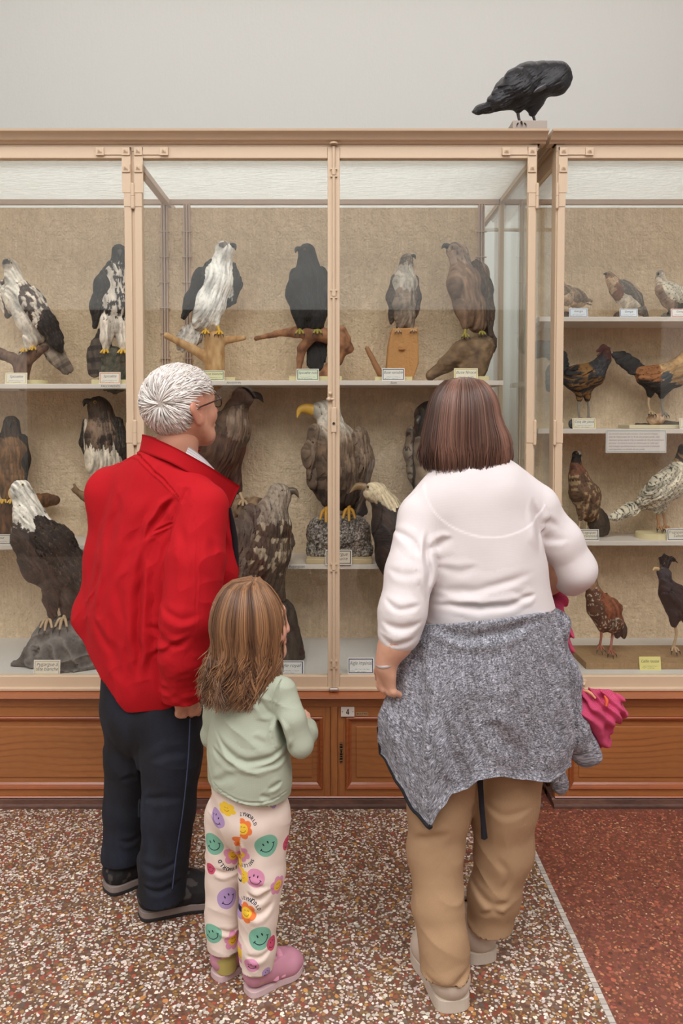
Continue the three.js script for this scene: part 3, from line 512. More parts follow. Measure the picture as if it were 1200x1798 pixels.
bird({ name: 'mounted_eagle', label: 'dark winged mounted eagle with white breast streaked black, beside the left upright', z: ZT, foot: [194, 667], y: S1L, seed: 5, flow: 1.5, fh: 11, fw: 5,
  body: [[[209, 432, 0, 12], [209, 450, 0, 12], [206, 480, 0, 24], [204, 525, 0, 27], [198, 565, 0, 17]], [[190, 555, 0.03, 13], [187, 585, 0.03, 9], [186, 602, 0.03, 6]], [[212, 560, 0.02, 12], [216, 590, 0.02, 8], [217, 602, 0.02, 6]]],
  col: (u, v, w, fe) => v < 455 ? mixc(C(0x2c2622), C(0x5a5048), fe[1] * 0.6) : (v < 560 && fe[0] > 0.45 ? mixc(C(0x2a221e), C(0xd8cabc), sst(0.3, 0.8, fe[1])) : mixc(C(0xdccdbe), C(0xa8947e), 0.4 * fe[1])),
  wcol: (u, v, w, fe) => mixc(C(0x2a2320), C(0x4e443c), fe[1]),
  wings: [{ p: [[194, 458, 0.02, 10], [180, 492, 0.035, 16], [171, 528, 0.03, 13], [166, 562, 0.02, 5]], n: [-0.6, 0, 1], q: 0.6 }, { p: [[222, 462, -0.02, 9], [232, 510, -0.02, 10], [230, 550, -0.02, 5]], n: [0.6, 0, 1], q: 0.6 }],
  tail: { p: [[186, 575, -0.02, 14], [174, 612, -0.01, 15], [166, 640, 0, 14]], n: [-0.2, 0, 1], q: 0.3, col: (u, v, w, fe, st, a) => mixc(C(0x5a4c42), C(0x2c2420), Math.sin(a * 0.3) > 0.3 ? 0.8 : 0.1) },
  beak: { p: [[210, 432, 0.025], [211, 436, 0.035], [211, 442, 0.036]], r: [5, 4, 0.6] }, eyes: [[204, 429, 0.026, 2]],
  legs: [{ p: [[186, 598, 0.03], [186, 608, 0.035]], r: 3, toe: 13 }, { p: [[217, 600, 0.02], [216, 608, 0.03]], r: 3, toe: 13 }],
  extra: (g, Q, R) => perch(g, 'mossy_stump', Q, R, [[[200, 655, 0, 26], [202, 622, 0, 22]]], [163, 240, 0.02, 0.09, 0, 0xd8c898], { c1: 0x2c3028, c2: 0x6a6250, amp: 0.012, f: 45, sy: 1 }) });
bird({ name: 'mounted_hawk', label: 'white mounted hawk with black wings on a pale forked stump', z: ZT, foot: [379, 664], y: S1, seed: 7, flow: 1.9,
  body: [[[392, 432, 0, 14], [396, 434, 0.01, 12], [388, 455, 0, 15], [380, 488, 0, 29], [368, 525, 0, 28], [352, 560, 0, 15]], [[362, 545, 0.03, 13], [362, 565, 0.03, 7]], [[376, 542, 0.02, 12], [380, 562, 0.02, 6]]],
  col: (u, v, w, fe) => v > 558 && u < 372 ? mixc(C(0xcfc4b8), C(0x7a7068), fe[1] * 0.6) : Math.hypot(u - 396, (v - 428) * 1.3) < 8 ? C(0x7a7068) : mixc(C(0xf0eae2), C(0xd2c8bc), 0.4 * fe[1]),
  wcol: (u, v, w, fe) => mixc(C(0x26221f), C(0x4a443e), fe[1] * 0.7),
  wings: [{ p: [[372, 458, 0.02, 9], [352, 486, 0.035, 15], [335, 522, 0.03, 11], [322, 551, 0.02, 4]], n: [-0.7, -0.1, 1], q: 0.55 }, { p: [[408, 462, -0.01, 9], [413, 492, -0.01, 11], [404, 518, -0.01, 8], [388, 542, -0.01, 4]], n: [0.7, 0, 1], q: 0.6, col: (u, v, w, fe) => u > 410 || v > 520 ? C(0x3a3430) : mixc(C(0xd8d0c8), C(0xa89e94), fe[1]) }],
  tail: { p: [[352, 562, -0.01, 13], [334, 585, -0.01, 14], [322, 599, -0.01, 13]], n: [0, 0.2, 1], q: 0.35, col: (u, v, w, fe) => mixc(C(0xcabfb4), C(0x9a8e84), fe[1]) },
  beak: { p: [[405, 425, 0.015], [412, 425, 0.02], [414, 433, 0.02]], r: [5, 4, 0.7] }, eyes: [[397, 426, 0.033, 2]],
  legs: [{ p: [[361, 560, 0.03], [362, 577, 0.04]], r: 2.6, toe: 12 }, { p: [[381, 560, 0.02], [386, 578, 0.03]], r: 2.6, toe: 12 }],
  extra: (g, Q, R) => perch(g, 'forked_stump', Q, R, [[[378, 660, 0, 18], [377, 620, 0, 17], [377, 592, 0, 18]], [[368, 625, 0, 10], [340, 607, 0.01, 7], [293, 583, 0.03, 5.5]], [[388, 592, 0, 8], [428, 587, 0, 4.5]]], [345, 414, 0.016, 0.08, 0, 0xd8c898], { c1: 0xa87848, c2: 0xd8b080, amp: 0.002, f: 40, sy: 0.2 }) });
bird({ name: 'mounted_hawk', label: 'black mounted hawk on twisted brown driftwood, middle of top shelf', z: ZT, foot: [555, 664], y: S1, seed: 9, flow: 1.5,
  body: [[[539, 437, 0, 15], [541, 458, 0, 16], [541, 492, 0, 31], [543, 530, 0, 31], [550, 562, 0, 20]], [[528, 548, 0.04, 13], [528, 566, 0.045, 6]], [[560, 548, 0.04, 13], [561, 566, 0.045, 6]]],
  col: (u, v, w, fe) => mixc(C(0x1c1a19), C(0x34302d), fe[1] * (0.6 + 0.4 * fe[0]) + (hash(Math.floor(u / 2), Math.floor(v / 2), 4) > 0.985 ? 0.6 : 0)),
  wings: [{ p: [[518, 478, 0.01, 13], [513, 510, 0.01, 13], [522, 545, 0.01, 8]], n: [-1, 0, 0.6], q: 0.6 }, { p: [[566, 476, 0.01, 13], [572, 512, 0.01, 13], [568, 550, 0.01, 8]], n: [1, 0, 0.6], q: 0.6 }],
  tail: { p: [[556, 575, -0.03, 14], [556, 610, -0.01, 14], [554, 636, 0, 11]], n: [0, 0.2, 1], q: 0.3, col: (u, v, w, fe, st, a) => a > 612 && a < 617 ? C(0x6a645c) : C(0x1e1b1a) },
  beak: { p: [[528, 431, 0.01], [521, 431, 0.015], [519, 438, 0.015]], r: [5, 4, 0.7] }, eyes: [[535, 432, 0.036, 2, flat(0x7a3a20)]],
  legs: [{ p: [[527, 560, 0.045], [527, 577, 0.05]], r: 3, toe: 13, mat: barkWood.olive }, { p: [[561, 560, 0.045], [558, 576, 0.05]], r: 3, toe: 13, mat: barkWood.olive }],
  extra: (g, Q, R) => perch(g, 'driftwood', Q, R, [[[450, 588, 0.02, 4], [485, 580, 0.02, 5], [520, 577, 0.02, 9], [560, 580, 0.02, 12], [596, 590, 0, 16], [612, 605, 0, 10]], [[545, 588, 0.02, 10], [530, 606, 0.02, 7], [525, 645, 0.02, 5]], [[598, 600, 0, 16], [592, 625, 0, 10], [572, 652, 0.01, 11]], [[600, 575, 0, 9], [606, 590, 0, 8]]], [508, 601, 0.02, 0.09, 0, 0xd8c898], { c1: 0x5a3424, c2: 0xb07a54, amp: 0.005, f: 50, sx: 0.5, sy: 0.6 }) });
bird({ name: 'mounted_buzzard', label: 'small pale brown mounted buzzard on an orange split log', z: ZT, foot: [700, 664], y: S1, seed: 11, flow: 1.57, fh: 8, fw: 5,
  body: [[[715, 450, 0, 11], [712, 466, 0, 11], [711, 492, 0, 21], [709, 528, 0, 21], [711, 558, 0, 13]], [[702, 550, 0.025, 9], [702, 570, 0.025, 4]], [[720, 550, 0.025, 9], [722, 570, 0.025, 4]]],
  col: (u, v, w, fe) => v < 462 ? mixc(C(0x6a5848), C(0xa89888), fe[1]) : v < 505 ? mixc(C(0xc8bcae), C(0x7e6c5c), 0.55 * fe[0] + 0.3 * fe[1]) : mixc(C(0x9a8674), C(0x5e4c3e), fe[0] * 0.7 + 0.3 * fe[1]),
  wcol: (u, v, w, fe) => mixc(C(0x4e4036), C(0x8a7868), fe[1] * 0.8),
  wings: [{ p: [[693, 485, 0.005, 9], [688, 515, 0.005, 10], [690, 545, 0.005, 6], [687, 562, 0, 3]], n: [-1, 0, 0.6], q: 0.6 }, { p: [[729, 485, 0.005, 9], [732, 515, 0.005, 9], [729, 540, 0.005, 6], [725, 553, 0, 3]], n: [1, 0, 0.6], q: 0.6 }],
  tail: { p: [[706, 560, -0.03, 9], [702, 585, -0.02, 8]], n: [0, 0, 1], q: 0.4, col: () => C(0x3a302a) },
  beak: { p: [[722, 444, 0.012], [728, 443, 0.016], [730, 449, 0.016]], r: [3.6, 3, 0.5] }, eyes: [[717, 444, 0.026, 1.6], [711, 446, 0.028, 1.6]],
  legs: [{ p: [[702, 566, 0.025], [699, 575, 0.035]], r: 1.9, toe: 9, mat: barkWood.tan }, { p: [[722, 566, 0.025], [726, 574, 0.035]], r: 1.9, toe: 9, mat: barkWood.tan }],
  extra: (g, Q, R) => {
    const a = Q(679, 651), b = Q(724, 651), t = Q(690, 575), e = Q(731, 573), d = 0.05, sh = new THREE.Shape([new THREE.Vector2(a[0], 0.012), new THREE.Vector2(b[0] - 0.004, 0.012), new THREE.Vector2(Q(732, 640)[0], Q(732, 640)[1] + 0.02), new THREE.Vector2(e[0], e[1]), new THREE.Vector2(t[0], t[1] + 0.002), new THREE.Vector2(Q(684, 600)[0], Q(684, 600)[1])]);
    const q = new THREE.ExtrudeGeometry(sh, { depth: 2 * d - 0.02, bevelEnabled: true, bevelSize: 0.006, bevelThickness: 0.008, bevelSegments: 2 }); q.translate(0, 0, -d + 0.005);
    part('split_log', metric(q.index ? q.toNonIndexed() : q), std({ color: 0xbb8650, roughness: 0.8, bumpMap: rough, bumpScale: 0.003 }), g); part('knot', new THREE.SphereGeometry(0.012, 12, 8).scale(1.3, 0.5, 0.5).translate(...Q(706, 607, d)), flat(0xa8703c), g);
    part('stick', tube(curve([Q(644, 604, 0.01), Q(655, 625, 0.01), Q(669, 652, 0.01)], 8), series([R(4), R(5), R(6)], 8), 10, { bump: 0.25, freq: 60 }), flat(0x9a6a44), g);
    board(g, Q, [658, 724, 0.018, 0.085, 0, 0xd8c898]);
  } });
bird({ name: 'mounted_buzzard', label: 'large brown mounted buzzard looking left from a slanting log, top shelf right end', z: ZT, foot: [808, 664], y: S1, seed: 13, flow: 1.3, fh: 12, fw: 6,
  body: [[[798, 434, 0, 14], [806, 440, 0, 15], [810, 462, 0, 17], [817, 492, 0, 30], [826, 530, 0, 27], [838, 562, 0, 16]], [[818, 545, 0.03, 13], [818, 566, 0.035, 6]], [[844, 548, 0.01, 12], [846, 566, 0.01, 6]], [[845, 470, -0.01, 14], [856, 520, -0.02, 10]]],
  col: (u, v, w, fe) => v < 462 ? mixc(C(0x9a8272), C(0x66503f), fe[1]) : mixc(C(0x8a6c56), C(0x5c4636), fe[0] * 0.8) .map((c, i) => c * (u < 815 && v < 500 ? 1.25 : 1)),
  wcol: (u, v, w, fe) => mixc(C(0x4c3b30), C(0x7c6654), fe[1]),
  wings: [{ p: [[838, 462, 0.02, 12], [852, 500, 0.02, 15], [858, 540, 0.01, 11], [862, 582, 0, 6]], n: [0.9, 0, 1], q: 0.55 }],
  tail: { p: [[852, 565, -0.02, 12], [860, 595, -0.02, 9], [862, 608, -0.02, 6]], n: [0.3, 0, 1], q: 0.4 },
  beak: { p: [[789, 427, 0.008], [781, 425, 0.01], [776, 430, 0.01]], r: [5.5, 4.5, 0.7] }, eyes: [[795, 427, 0.033, 2]],
  legs: [{ p: [[818, 562, 0.035], [817, 583, 0.045]], r: 2.8, toe: 11, mat: barkWood.olive }, { p: [[846, 562, 0.01], [846, 579, 0.02]], r: 2.8, toe: 11, mat: barkWood.olive }],
  extra: (g, Q, R) => perch(g, 'slanting_log', Q, R, [[[757, 653, 0, 8], [785, 632, 0, 14], [815, 612, 0, 22], [850, 600, 0, 18]], [[830, 640, 0, 26], [842, 615, 0, 22]]], [800, 858, 0.02, 0.09, 0, 0xd8c898], { c1: 0x4e3a2a, c2: 0x927456, amp: 0.009, f: 42, sx: 0.5, sy: 0.8 }) });

// --- second shelf
bird({ name: 'mounted_hawk', label: 'rusty brown mounted hawk on a branch, cut by the left picture edge', z: -0.46, foot: [24, 957], y: S2L, seed: 15, flow: 1.5, fh: 10, fw: 6,
  body: [[[20, 751, 0, 13], [20, 768, 0, 14], [21, 800, 0, 25], [20, 840, 0, 23], [16, 870, 0, 13]], [[10, 850, 0.03, 11], [8, 880, 0.03, 6]], [[28, 850, 0.02, 11], [24, 880, 0.02, 6]]],
  col: (u, v, w, fe) => v < 772 ? mixc(C(0x3a2a20), C(0x5e4434), fe[1]) : mixc(C(0x8a6440), C(0x4e3422), fe[0] * 0.6 + 0.4 * fe[1]),
  wcol: (u, v, w, fe) => mixc(C(0x2c211b), C(0x4a3a2e), fe[1]),
  wings: [{ p: [[38, 780, 0, 11], [44, 815, 0, 10], [40, 850, 0, 6], [34, 868, 0, 3]], n: [1, 0, 0.5], q: 0.6 }, { p: [[2, 780, 0, 11], [-4, 815, 0, 11], [0, 855, 0, 6]], n: [-1, 0, 0.5], q: 0.6 }],
  beak: { p: [[18, 750, 0.034], [17, 754, 0.042], [17, 759, 0.043]], r: [4, 3, 0.6] }, eyes: [[13, 747, 0.03, 1.8], [25, 747, 0.03, 1.8]],
  legs: [{ p: [[8, 878, 0.03], [8, 887, 0.035]], r: 2.6, toe: 11 }, { p: [[24, 878, 0.02], [22, 887, 0.03]], r: 2.6, toe: 11 }],
  extra: (g, Q, R) => perch(g, 'gnarled_branch', Q, R, [[[-30, 905, 0, 14], [10, 900, 0, 13], [50, 884, -0.03, 10], [80, 886, -0.06, 12], [97, 886, -0.06, 8]], [[5, 940, 0, 18], [6, 905, 0, 14]]], [-25, 48, 0.022, 0.09, 0, 0xd8c898], { c1: 0x3a2a20, c2: 0x8a5a34, amp: 0.007, f: 50 }) });
bird({ name: 'mounted_eagle', label: 'mounted eagle with dark brown hood and white belly, left of red jacket', z: -0.46, foot: [188, 957], y: S2L, seed: 17, flow: 1.57, fh: 9, fw: 6,
  body: [[[172, 722, 0, 18], [178, 728, 0, 17], [180, 748, 0, 22], [182, 775, 0, 30], [184, 815, 0, 32], [186, 860, 0, 20]], [[178, 850, 0.03, 15], [176, 885, 0.03, 8]], [[200, 850, 0.02, 15], [202, 885, 0.02, 8]]],
  col: (u, v, w, fe) => { const edge = 795 + 8 * vnoise(u * 0.25, 0, 3) + 6 * vnoise(u * 0.7, 1, 3); return v > edge ? mixc(C(0xd8c8b4), C(0xb49e86), fe[1] * 0.4) : v < 745 ? mixc(C(0x5a4434), C(0x2e2119), fe[0]) : mixc(C(0x7a6250), C(0x2c1f18), sst(0.2, 0.9, fe[0] * 0.7 + 0.5 * fe[1] + (v > 770 ? 0.2 : -0.1))); },
  wcol: (u, v, w, fe) => mixc(C(0x2e241e), C(0x6a5848), fe[1]),
  wings: [{ p: [[150, 752, 0, 9], [146, 785, 0, 7], [158, 822, 0, 6], [168, 850, 0, 4]], n: [-1, 0, 0.5], q: 0.6, col: (u, v, w, fe) => u > 152 && v < 800 ? C(0xc8b8a6) : mixc(C(0x2e241e), C(0x5a4a3c), fe[1]) }, { p: [[206, 752, 0.01, 13], [214, 790, 0.01, 14], [212, 840, 0, 8]], n: [1, 0, 0.6], q: 0.6 }],
  tail: { p: [[190, 870, -0.03, 14], [192, 920, -0.03, 13]], n: [0, 0, 1], q: 0.3 },
  beak: { p: [[160, 714, 0.016], [150, 713, 0.02], [147, 722, 0.02]], r: [6.5, 5, 0.7] }, eyes: [[167, 714, 0.045, 3, flat(0xb08a38, { roughness: 0.2 })]],
  legs: [{ p: [[176, 880, 0.03], [176, 893, 0.035]], r: 3, toe: 12 }, { p: [[202, 880, 0.02], [202, 893, 0.03]], r: 3, toe: 12 }],
  extra: (g, Q, R) => perch(g, 'branch', Q, R, [[[129, 868, 0, 4], [150, 880, 0, 7], [190, 903, 0, 14], [230, 900, 0, 11]], [[192, 945, 0, 17], [190, 908, 0, 14]], [[134, 866, 0, 3], [130, 858, 0, 2]]], [155, 228, 0.022, 0.09, 0, 0xd8c898], { c1: 0x5a4030, c2: 0x9a7854, amp: 0.005, f: 55 }) });
bird({ name: 'mounted_eagle', label: 'plain brown mounted eagle looking right past the man’s glasses', z: -0.46, foot: [400, 990], y: S2, seed: 19, flow: 1.85, fh: 12, fw: 8,
  body: [[[423, 708, 0, 16], [430, 708, 0, 14], [414, 732, 0, 19], [406, 765, 0, 33], [390, 800, 0, 38], [372, 840, 0, 24]], [[384, 835, 0.02, 16], [390, 872, 0.03, 8]], [[408, 825, 0, 15], [418, 870, 0, 8]]],
  col: (u, v, w, fe) => v < 724 ? mixc(C(0x4c3a2f), C(0x382a22), fe[1]) : Math.hypot(u - 424, (v - 752) * 0.7) < 22 ? mixc(C(0x8a7462), C(0x6a5444), fe[0]) : mixc(C(0x54402f), C(0x32251c), fe[0] * 0.7),
  wcol: (u, v, w, fe) => mixc(C(0x362820), C(0x5a4636), fe[1]),
  wings: [{ p: [[386, 750, 0.03, 16], [370, 790, 0.04, 24], [352, 840, 0.03, 14]], n: [-0.6, 0, 1], q: 0.55 }],
  tail: { p: [[370, 850, -0.02, 15], [345, 910, -0.02, 16]], n: [0, 0, 1], q: 0.3 },
  beak: { p: [[441, 704, 0.008], [455, 706, 0.008], [463, 717, 0.008]], r: [7.5, 6, 0.7] }, eyes: [[432, 703, 0.036, 2.1, flat(0x3a2a1c)]],
  legs: [{ p: [[390, 868, 0.03], [394, 886, 0.04]], r: 3.4, toe: 14, mat: barkWood.tan }, { p: [[418, 866, 0], [428, 892, 0.02]], r: 3.4, toe: 14, mat: barkWood.tan }],
  extra: (g, Q, R) => perch(g, 'branch', Q, R, [[[360, 905, 0, 14], [405, 905, 0, 18], [450, 895, 0, 13]], [[405, 965, 0, 22], [404, 915, 0, 18]], [[414, 905, 0.03, 7], [430, 918, 0.05, 4]]], [360, 448, 0.022, 0.1, 0, 0xd8c898], { c1: 0x4a3a2e, c2: 0x9a7c5c, amp: 0.006, f: 50 }) });
bird({ name: 'mounted_sea_eagle', label: 'mounted sea eagle with big yellow beak on a speckled granite block', z: -0.42, foot: [595, 996], y: S2, seed: 21, flow: 1.57, fh: 13, fw: 9, rough: 0.0022,
  body: [[[562, 735, 0, 15], [578, 735, 0, 18], [580, 758, 0, 21], [590, 795, 0, 37], [594, 840, 0, 42], [598, 880, 0, 30]], [[575, 868, 0.04, 17], [574, 895, 0.05, 9]], [[614, 868, 0.04, 18], [614, 893, 0.05, 9]]],
  col: (u, v, w, fe) => v < 790 ? mixc(C(0xc8bcae), C(0x8a705a), clamp(fe[1] * 0.4 + sst(742, 795, v))) : v > 868 ? mixc(C(0x3c2c22), C(0x241a14), fe[1]) : mixc(C(0x8a705a), C(0x503c2e), clamp(fe[0] * 0.6 + sst(790, 860, v) * 0.5 + 0.2 * fe[1])),
  wcol: (u, v, w, fe) => mixc(mixc(C(0x8c7460), C(0x4a382c), fe[0] * 0.5 + sst(800, 880, v) * 0.6), C(0x3a2c22), fe[1] * 0.5),
  wings: [{ p: [[552, 772, 0.03, 13], [543, 812, 0.035, 15], [550, 855, 0.03, 11], [565, 892, 0.02, 5]], n: [-1, 0, 0.7], q: 0.6 }, { p: [[632, 782, 0.03, 18], [641, 825, 0.035, 18], [636, 872, 0.02, 14], [628, 908, 0, 8]], n: [0.8, 0, 0.8], q: 0.6 }],
  tail: { p: [[620, 885, -0.02, 18], [632, 908, -0.02, 14]], n: [0, 0, 1], q: 0.4, col: () => C(0x1c1612) },
  beak: { p: [[552, 735, 0.004], [538, 731, 0.006], [527, 734, 0.006], [522, 747, 0.006]], r: [10.5, 9.5, 6.5, 0.8], mat: flat(0xd8a440, { roughness: 0.45 }) }, eyes: [[562, 729, 0.036, 2.2, flat(0xb89a50)]],
  legs: [{ p: [[574, 892, 0.05], [573, 912, 0.06]], r: 4, toe: 20, drop: 0.5, mat: barkWood.ochre }, { p: [[614, 890, 0.05], [613, 910, 0.06]], r: 4, toe: 20, drop: 0.5, mat: barkWood.ochre }],
  extra: (g, Q, R) => {
    const p = [cone(Q(572, 950, 0.0), Q(618, 950, 0.0), R(34), R(34), { k: R(6) }), cone(Q(560, 980, 0.01), Q(634, 980, 0.01), R(22), R(22), { k: R(8) })];
    part('granite_block', solid(p, 0.0035, { disp: (x, y, z) => 0.007 * fbm(x * 70, y * 70, z * 70, 4), color: (x, y, z) => { const n = vnoise(x * 240, y * 240, z * 240); return n > 0.25 ? C(0xb8aca0) : n < -0.35 ? C(0x3a322e) : C(0x7c7068); }, field: (f) => (x, y, z) => Math.max(f(x, y, z), 0.018 - y, y - Q(590, 918)[1] - 0.003 * fbm(x * 60, 1, z * 60, 3)) }), M.bark, g);
    board(g, Q, [538, 653, 0.023, 0.12, 0, 0xc8b088]);
  } });
bird({ name: 'mounted_vulture', label: 'dark mounted vulture half hidden behind the woman’s brown hair', z: -0.46, foot: [765, 990], y: S2, seed: 23, flow: 1.57, fh: 12, fw: 9,
  body: [[[752, 728, 0, 13], [744, 738, 0, 14], [750, 760, 0, 20], [765, 800, 0, 42], [768, 850, 0, 42], [768, 890, 0, 24]], [[750, 880, 0.03, 16], [750, 915, 0.03, 8]], [[786, 880, 0.02, 16], [786, 915, 0.02, 8]]],
  col: (u, v, w, fe) => v < 775 ? mixc(C(0x2c211a), C(0x4a3a2e), fe[1]) : mixc(C(0x8a7662), C(0x5a483a), fe[0] * 0.6),
  wcol: (u, v, w, fe) => u < 722 ? mixc(C(0x7a6a5a), C(0x2a211b), sst(0.2, 0.6, fe[1])) : mixc(C(0x2a211b), C(0x4e4034), fe[1]),
  wings: [{ p: [[722, 772, 0.02, 12], [717, 805, 0.02, 8], [725, 845, 0.02, 9], [738, 880, 0.01, 5]], n: [-1, 0, 0.6], q: 0.6 }, { p: [[806, 780, 0, 16], [812, 830, 0, 16], [806, 890, 0, 8]], n: [1, 0, 0.6], q: 0.6 }],
  tail: { p: [[770, 890, -0.03, 20], [772, 940, -0.03, 18]], n: [0, 0, 1], q: 0.3 },
  beak: { p: [[738, 742, 0.03], [734, 750, 0.04], [735, 758, 0.041]], r: [6, 5, 0.7] }, eyes: [[738, 734, 0.028, 2.2]],
  legs: [{ p: [[750, 908, 0.03], [750, 925, 0.04]], r: 4, toe: 16, mat: barkWood.grey }, { p: [[786, 908, 0.02], [786, 925, 0.03]], r: 4, toe: 16, mat: barkWood.grey }],
  extra: (g, Q, R) => perch(g, 'stump', Q, R, [[[768, 970, 0, 32], [768, 945, 0, 30]]], [715, 822, 0.022, 0.11, 0, 0xd8c898], { c1: 0x4a3a2e, c2: 0x7c6650, amp: 0.008, f: 45, sy: 1 }) });

// --- floor of the long case
bird({ name: 'mounted_bald_eagle', label: 'mounted bald eagle with white head on a dark grey rock', z: -0.2, foot: [95, 1180], y: S0, seed: 25, flow: 0.95, fh: 13, fw: 11, rough: 0.0024,
  body: [[[38, 873, 0, 15], [34, 876, 0.01, 13], [44, 895, 0, 18], [52, 920, 0, 25], [62, 958, 0, 38], [80, 1000, 0, 42], [104, 1030, 0, 30]], { p: [[90, 1040, 0.05, 17], [90, 1066, 0.055, 14], [92, 1094, 0.055, 8]], k: 4 }, { p: [[122, 1042, 0.0, 20], [120, 1068, 0.01, 17], [117, 1094, 0.02, 9]], k: 4 }],
  col: (u, v, w, fe) => { const e = 932 + 7 * vnoise(u * 0.35, 2, 1) + 5 * vnoise(u * 1.1, 5, 1) + 0.15 * (u - 50); return v < e ? mixc(C(0xe8ddd0), C(0xc8b6a2), fe[1] * 0.4) : mixc(C(0x4a3428), C(0x2a1b14), fe[0] * 0.8 + 0.2 * fe[1]); },
  wcol: (u, v, w, fe) => mixc(mixc(C(0x3a2920), C(0x281b15), fe[0]), C(0x6a5444), sst(0.55, 0.9, fe[1]) * 0.8),
  wings: [{ p: [[70, 936, 0.05, 15], [96, 968, 0.065, 28], [130, 1010, 0.05, 24], [152, 1046, 0.03, 13], [162, 1068, 0.01, 6]], n: [0.3, 0.2, 1], q: 0.5 }, { p: [[50, 940, -0.05, 14], [66, 990, -0.07, 18], [100, 1040, -0.06, 12]], n: [0, 0, 1], q: 0.5 }],
  tail: { p: [[120, 1040, -0.02, 22], [160, 1085, -0.03, 22], [182, 1112, -0.03, 19]], n: [0.2, 0.1, 1], q: 0.35, col: (u, v, w, fe) => mixc(C(0xd8ccbe), C(0xa8947e), fe[1] * 0.4) },
  beak: { p: [[26, 874, 0.02], [22, 876, 0.026], [19, 884, 0.028], [21, 893, 0.026]], r: [6.5, 6, 4.5, 0.7], mat: flat(0xd2b184, { roughness: 0.4 }) }, eyes: [[40, 866, 0.035, 2.4, flat(0xd8c488)]],
  legs: [{ p: [[95, 1088, 0.055], [86, 1104, 0.06]], r: 3.6, toe: 19, drop: 0.4, mat: barkWood.tan }, { p: [[116, 1088, 0.02], [112, 1102, 0.05]], r: 3.6, toe: 19, drop: 0.4, mat: barkWood.tan }],
  extra: (g, Q, R) => {
    const p = [cone(Q(112, 1135, 0), Q(120, 1160, 0), R(36), R(52), { k: R(14) }), cone(Q(92, 1120, 0.02), Q(60, 1165, 0.03), R(20), R(20), { k: R(14) }), cone(Q(60, 1170, 0.03), Q(32, 1182, 0.03), R(16), R(9), { k: R(10) }), cone(Q(130, 1170, 0.05), Q(160, 1175, 0.03), R(30), R(24), { k: R(12) })];
    part('rock', solid(p, 0.005, { disp: (x, y, z) => { const r = 1 - Math.abs(vnoise(x * 16 + y * 9, y * 22 - x * 6, z * 16)); return 0.014 * r * r + 0.006 * fbm(x * 70, y * 70, z * 70, 3) - 0.004; }, color: (x, y, z) => { const t = 0.5 + 0.8 * fbm(x * 26 + y * 12, y * 40, z * 26, 4), l = Math.pow(1 - Math.abs(vnoise(x * 16 + y * 9, y * 22 - x * 6, z * 16)), 6); return mixc(mixc(C(0x35302e), C(0x6e6660), t), C(0x98908a), l * 0.6); }, field: (f) => (x, y, z) => Math.max(f(x, y, z), -y + 0.002) }), M.bark, g);
  } });
bird({ name: 'mounted_golden_eagle', label: 'mounted golden eagle with mottled brown breast just above the girl’s head', z: -0.24, foot: [485, 1176], y: S0, seed: 27, flow: 1.75, fh: 10, fw: 9, rough: 0.0024,
  body: [[[488, 882, 0, 17], [496, 885, 0, 15], [480, 908, 0, 22], [472, 942, 0, 38], [462, 985, 0, 47], [452, 1030, 0, 34]], [[440, 1025, 0.05, 22], [455, 1068, 0.05, 12]], [[478, 1025, 0.02, 22], [490, 1066, 0.02, 12]]],
  col: (u, v, w, fe) => v < 925 ? mixc(C(0x9a8878), C(0x5e4c40), fe[1] * 0.7 + (v > 905 ? 0.25 : 0)) : fe[0] > 0.66 && v < 1020 ? mixc(C(0xa8947c), C(0x4a3628), fe[1]) : mixc(C(0x543f31), C(0x35261d), fe[1]),
  wcol: (u, v, w, fe) => mixc(mixc(C(0x6a594d), C(0x493a30), fe[0]), C(0x8a786a), fe[1] * 0.5),
  wings: [{ p: [[442, 922, 0.04, 20], [424, 962, 0.055, 28], [415, 1015, 0.05, 28], [412, 1075, 0.03, 14]], n: [-0.6, 0, 1], q: 0.55 }, { p: [[502, 935, -0.02, 10], [507, 970, -0.02, 10], [500, 1010, -0.02, 8]], n: [1, 0, 0.6], q: 0.6 }],
  tail: { p: [[440, 1045, -0.04, 24], [425, 1110, -0.04, 24]], n: [0, 0, 1], q: 0.3 },
  beak: { p: [[507, 879, 0.006], [518, 879, 0.006], [525, 890, 0.006]], r: [7.5, 6, 0.7], mat: flat(0x5a4a3a, { roughness: 0.4 }) }, eyes: [[496, 877, 0.036, 2.1]],
  legs: [{ p: [[455, 1064, 0.05], [462, 1085, 0.06]], r: 4.2, toe: 18 }, { p: [[484, 1062, 0.02], [484, 1085, 0.04]], r: 4.2, toe: 14 }],
  extra: (g, Q, R) => perch(g, 'dark_stump', Q, R, [[[486, 1165, 0, 50], [485, 1100, 0, 36]]], null, { c1: 0x2c241f, c2: 0x57483c, amp: 0.01, f: 40, sy: 0.5, clip: { field: (f) => (x, y, z) => Math.max(f(x, y, z), -y + 0.001) } }) });
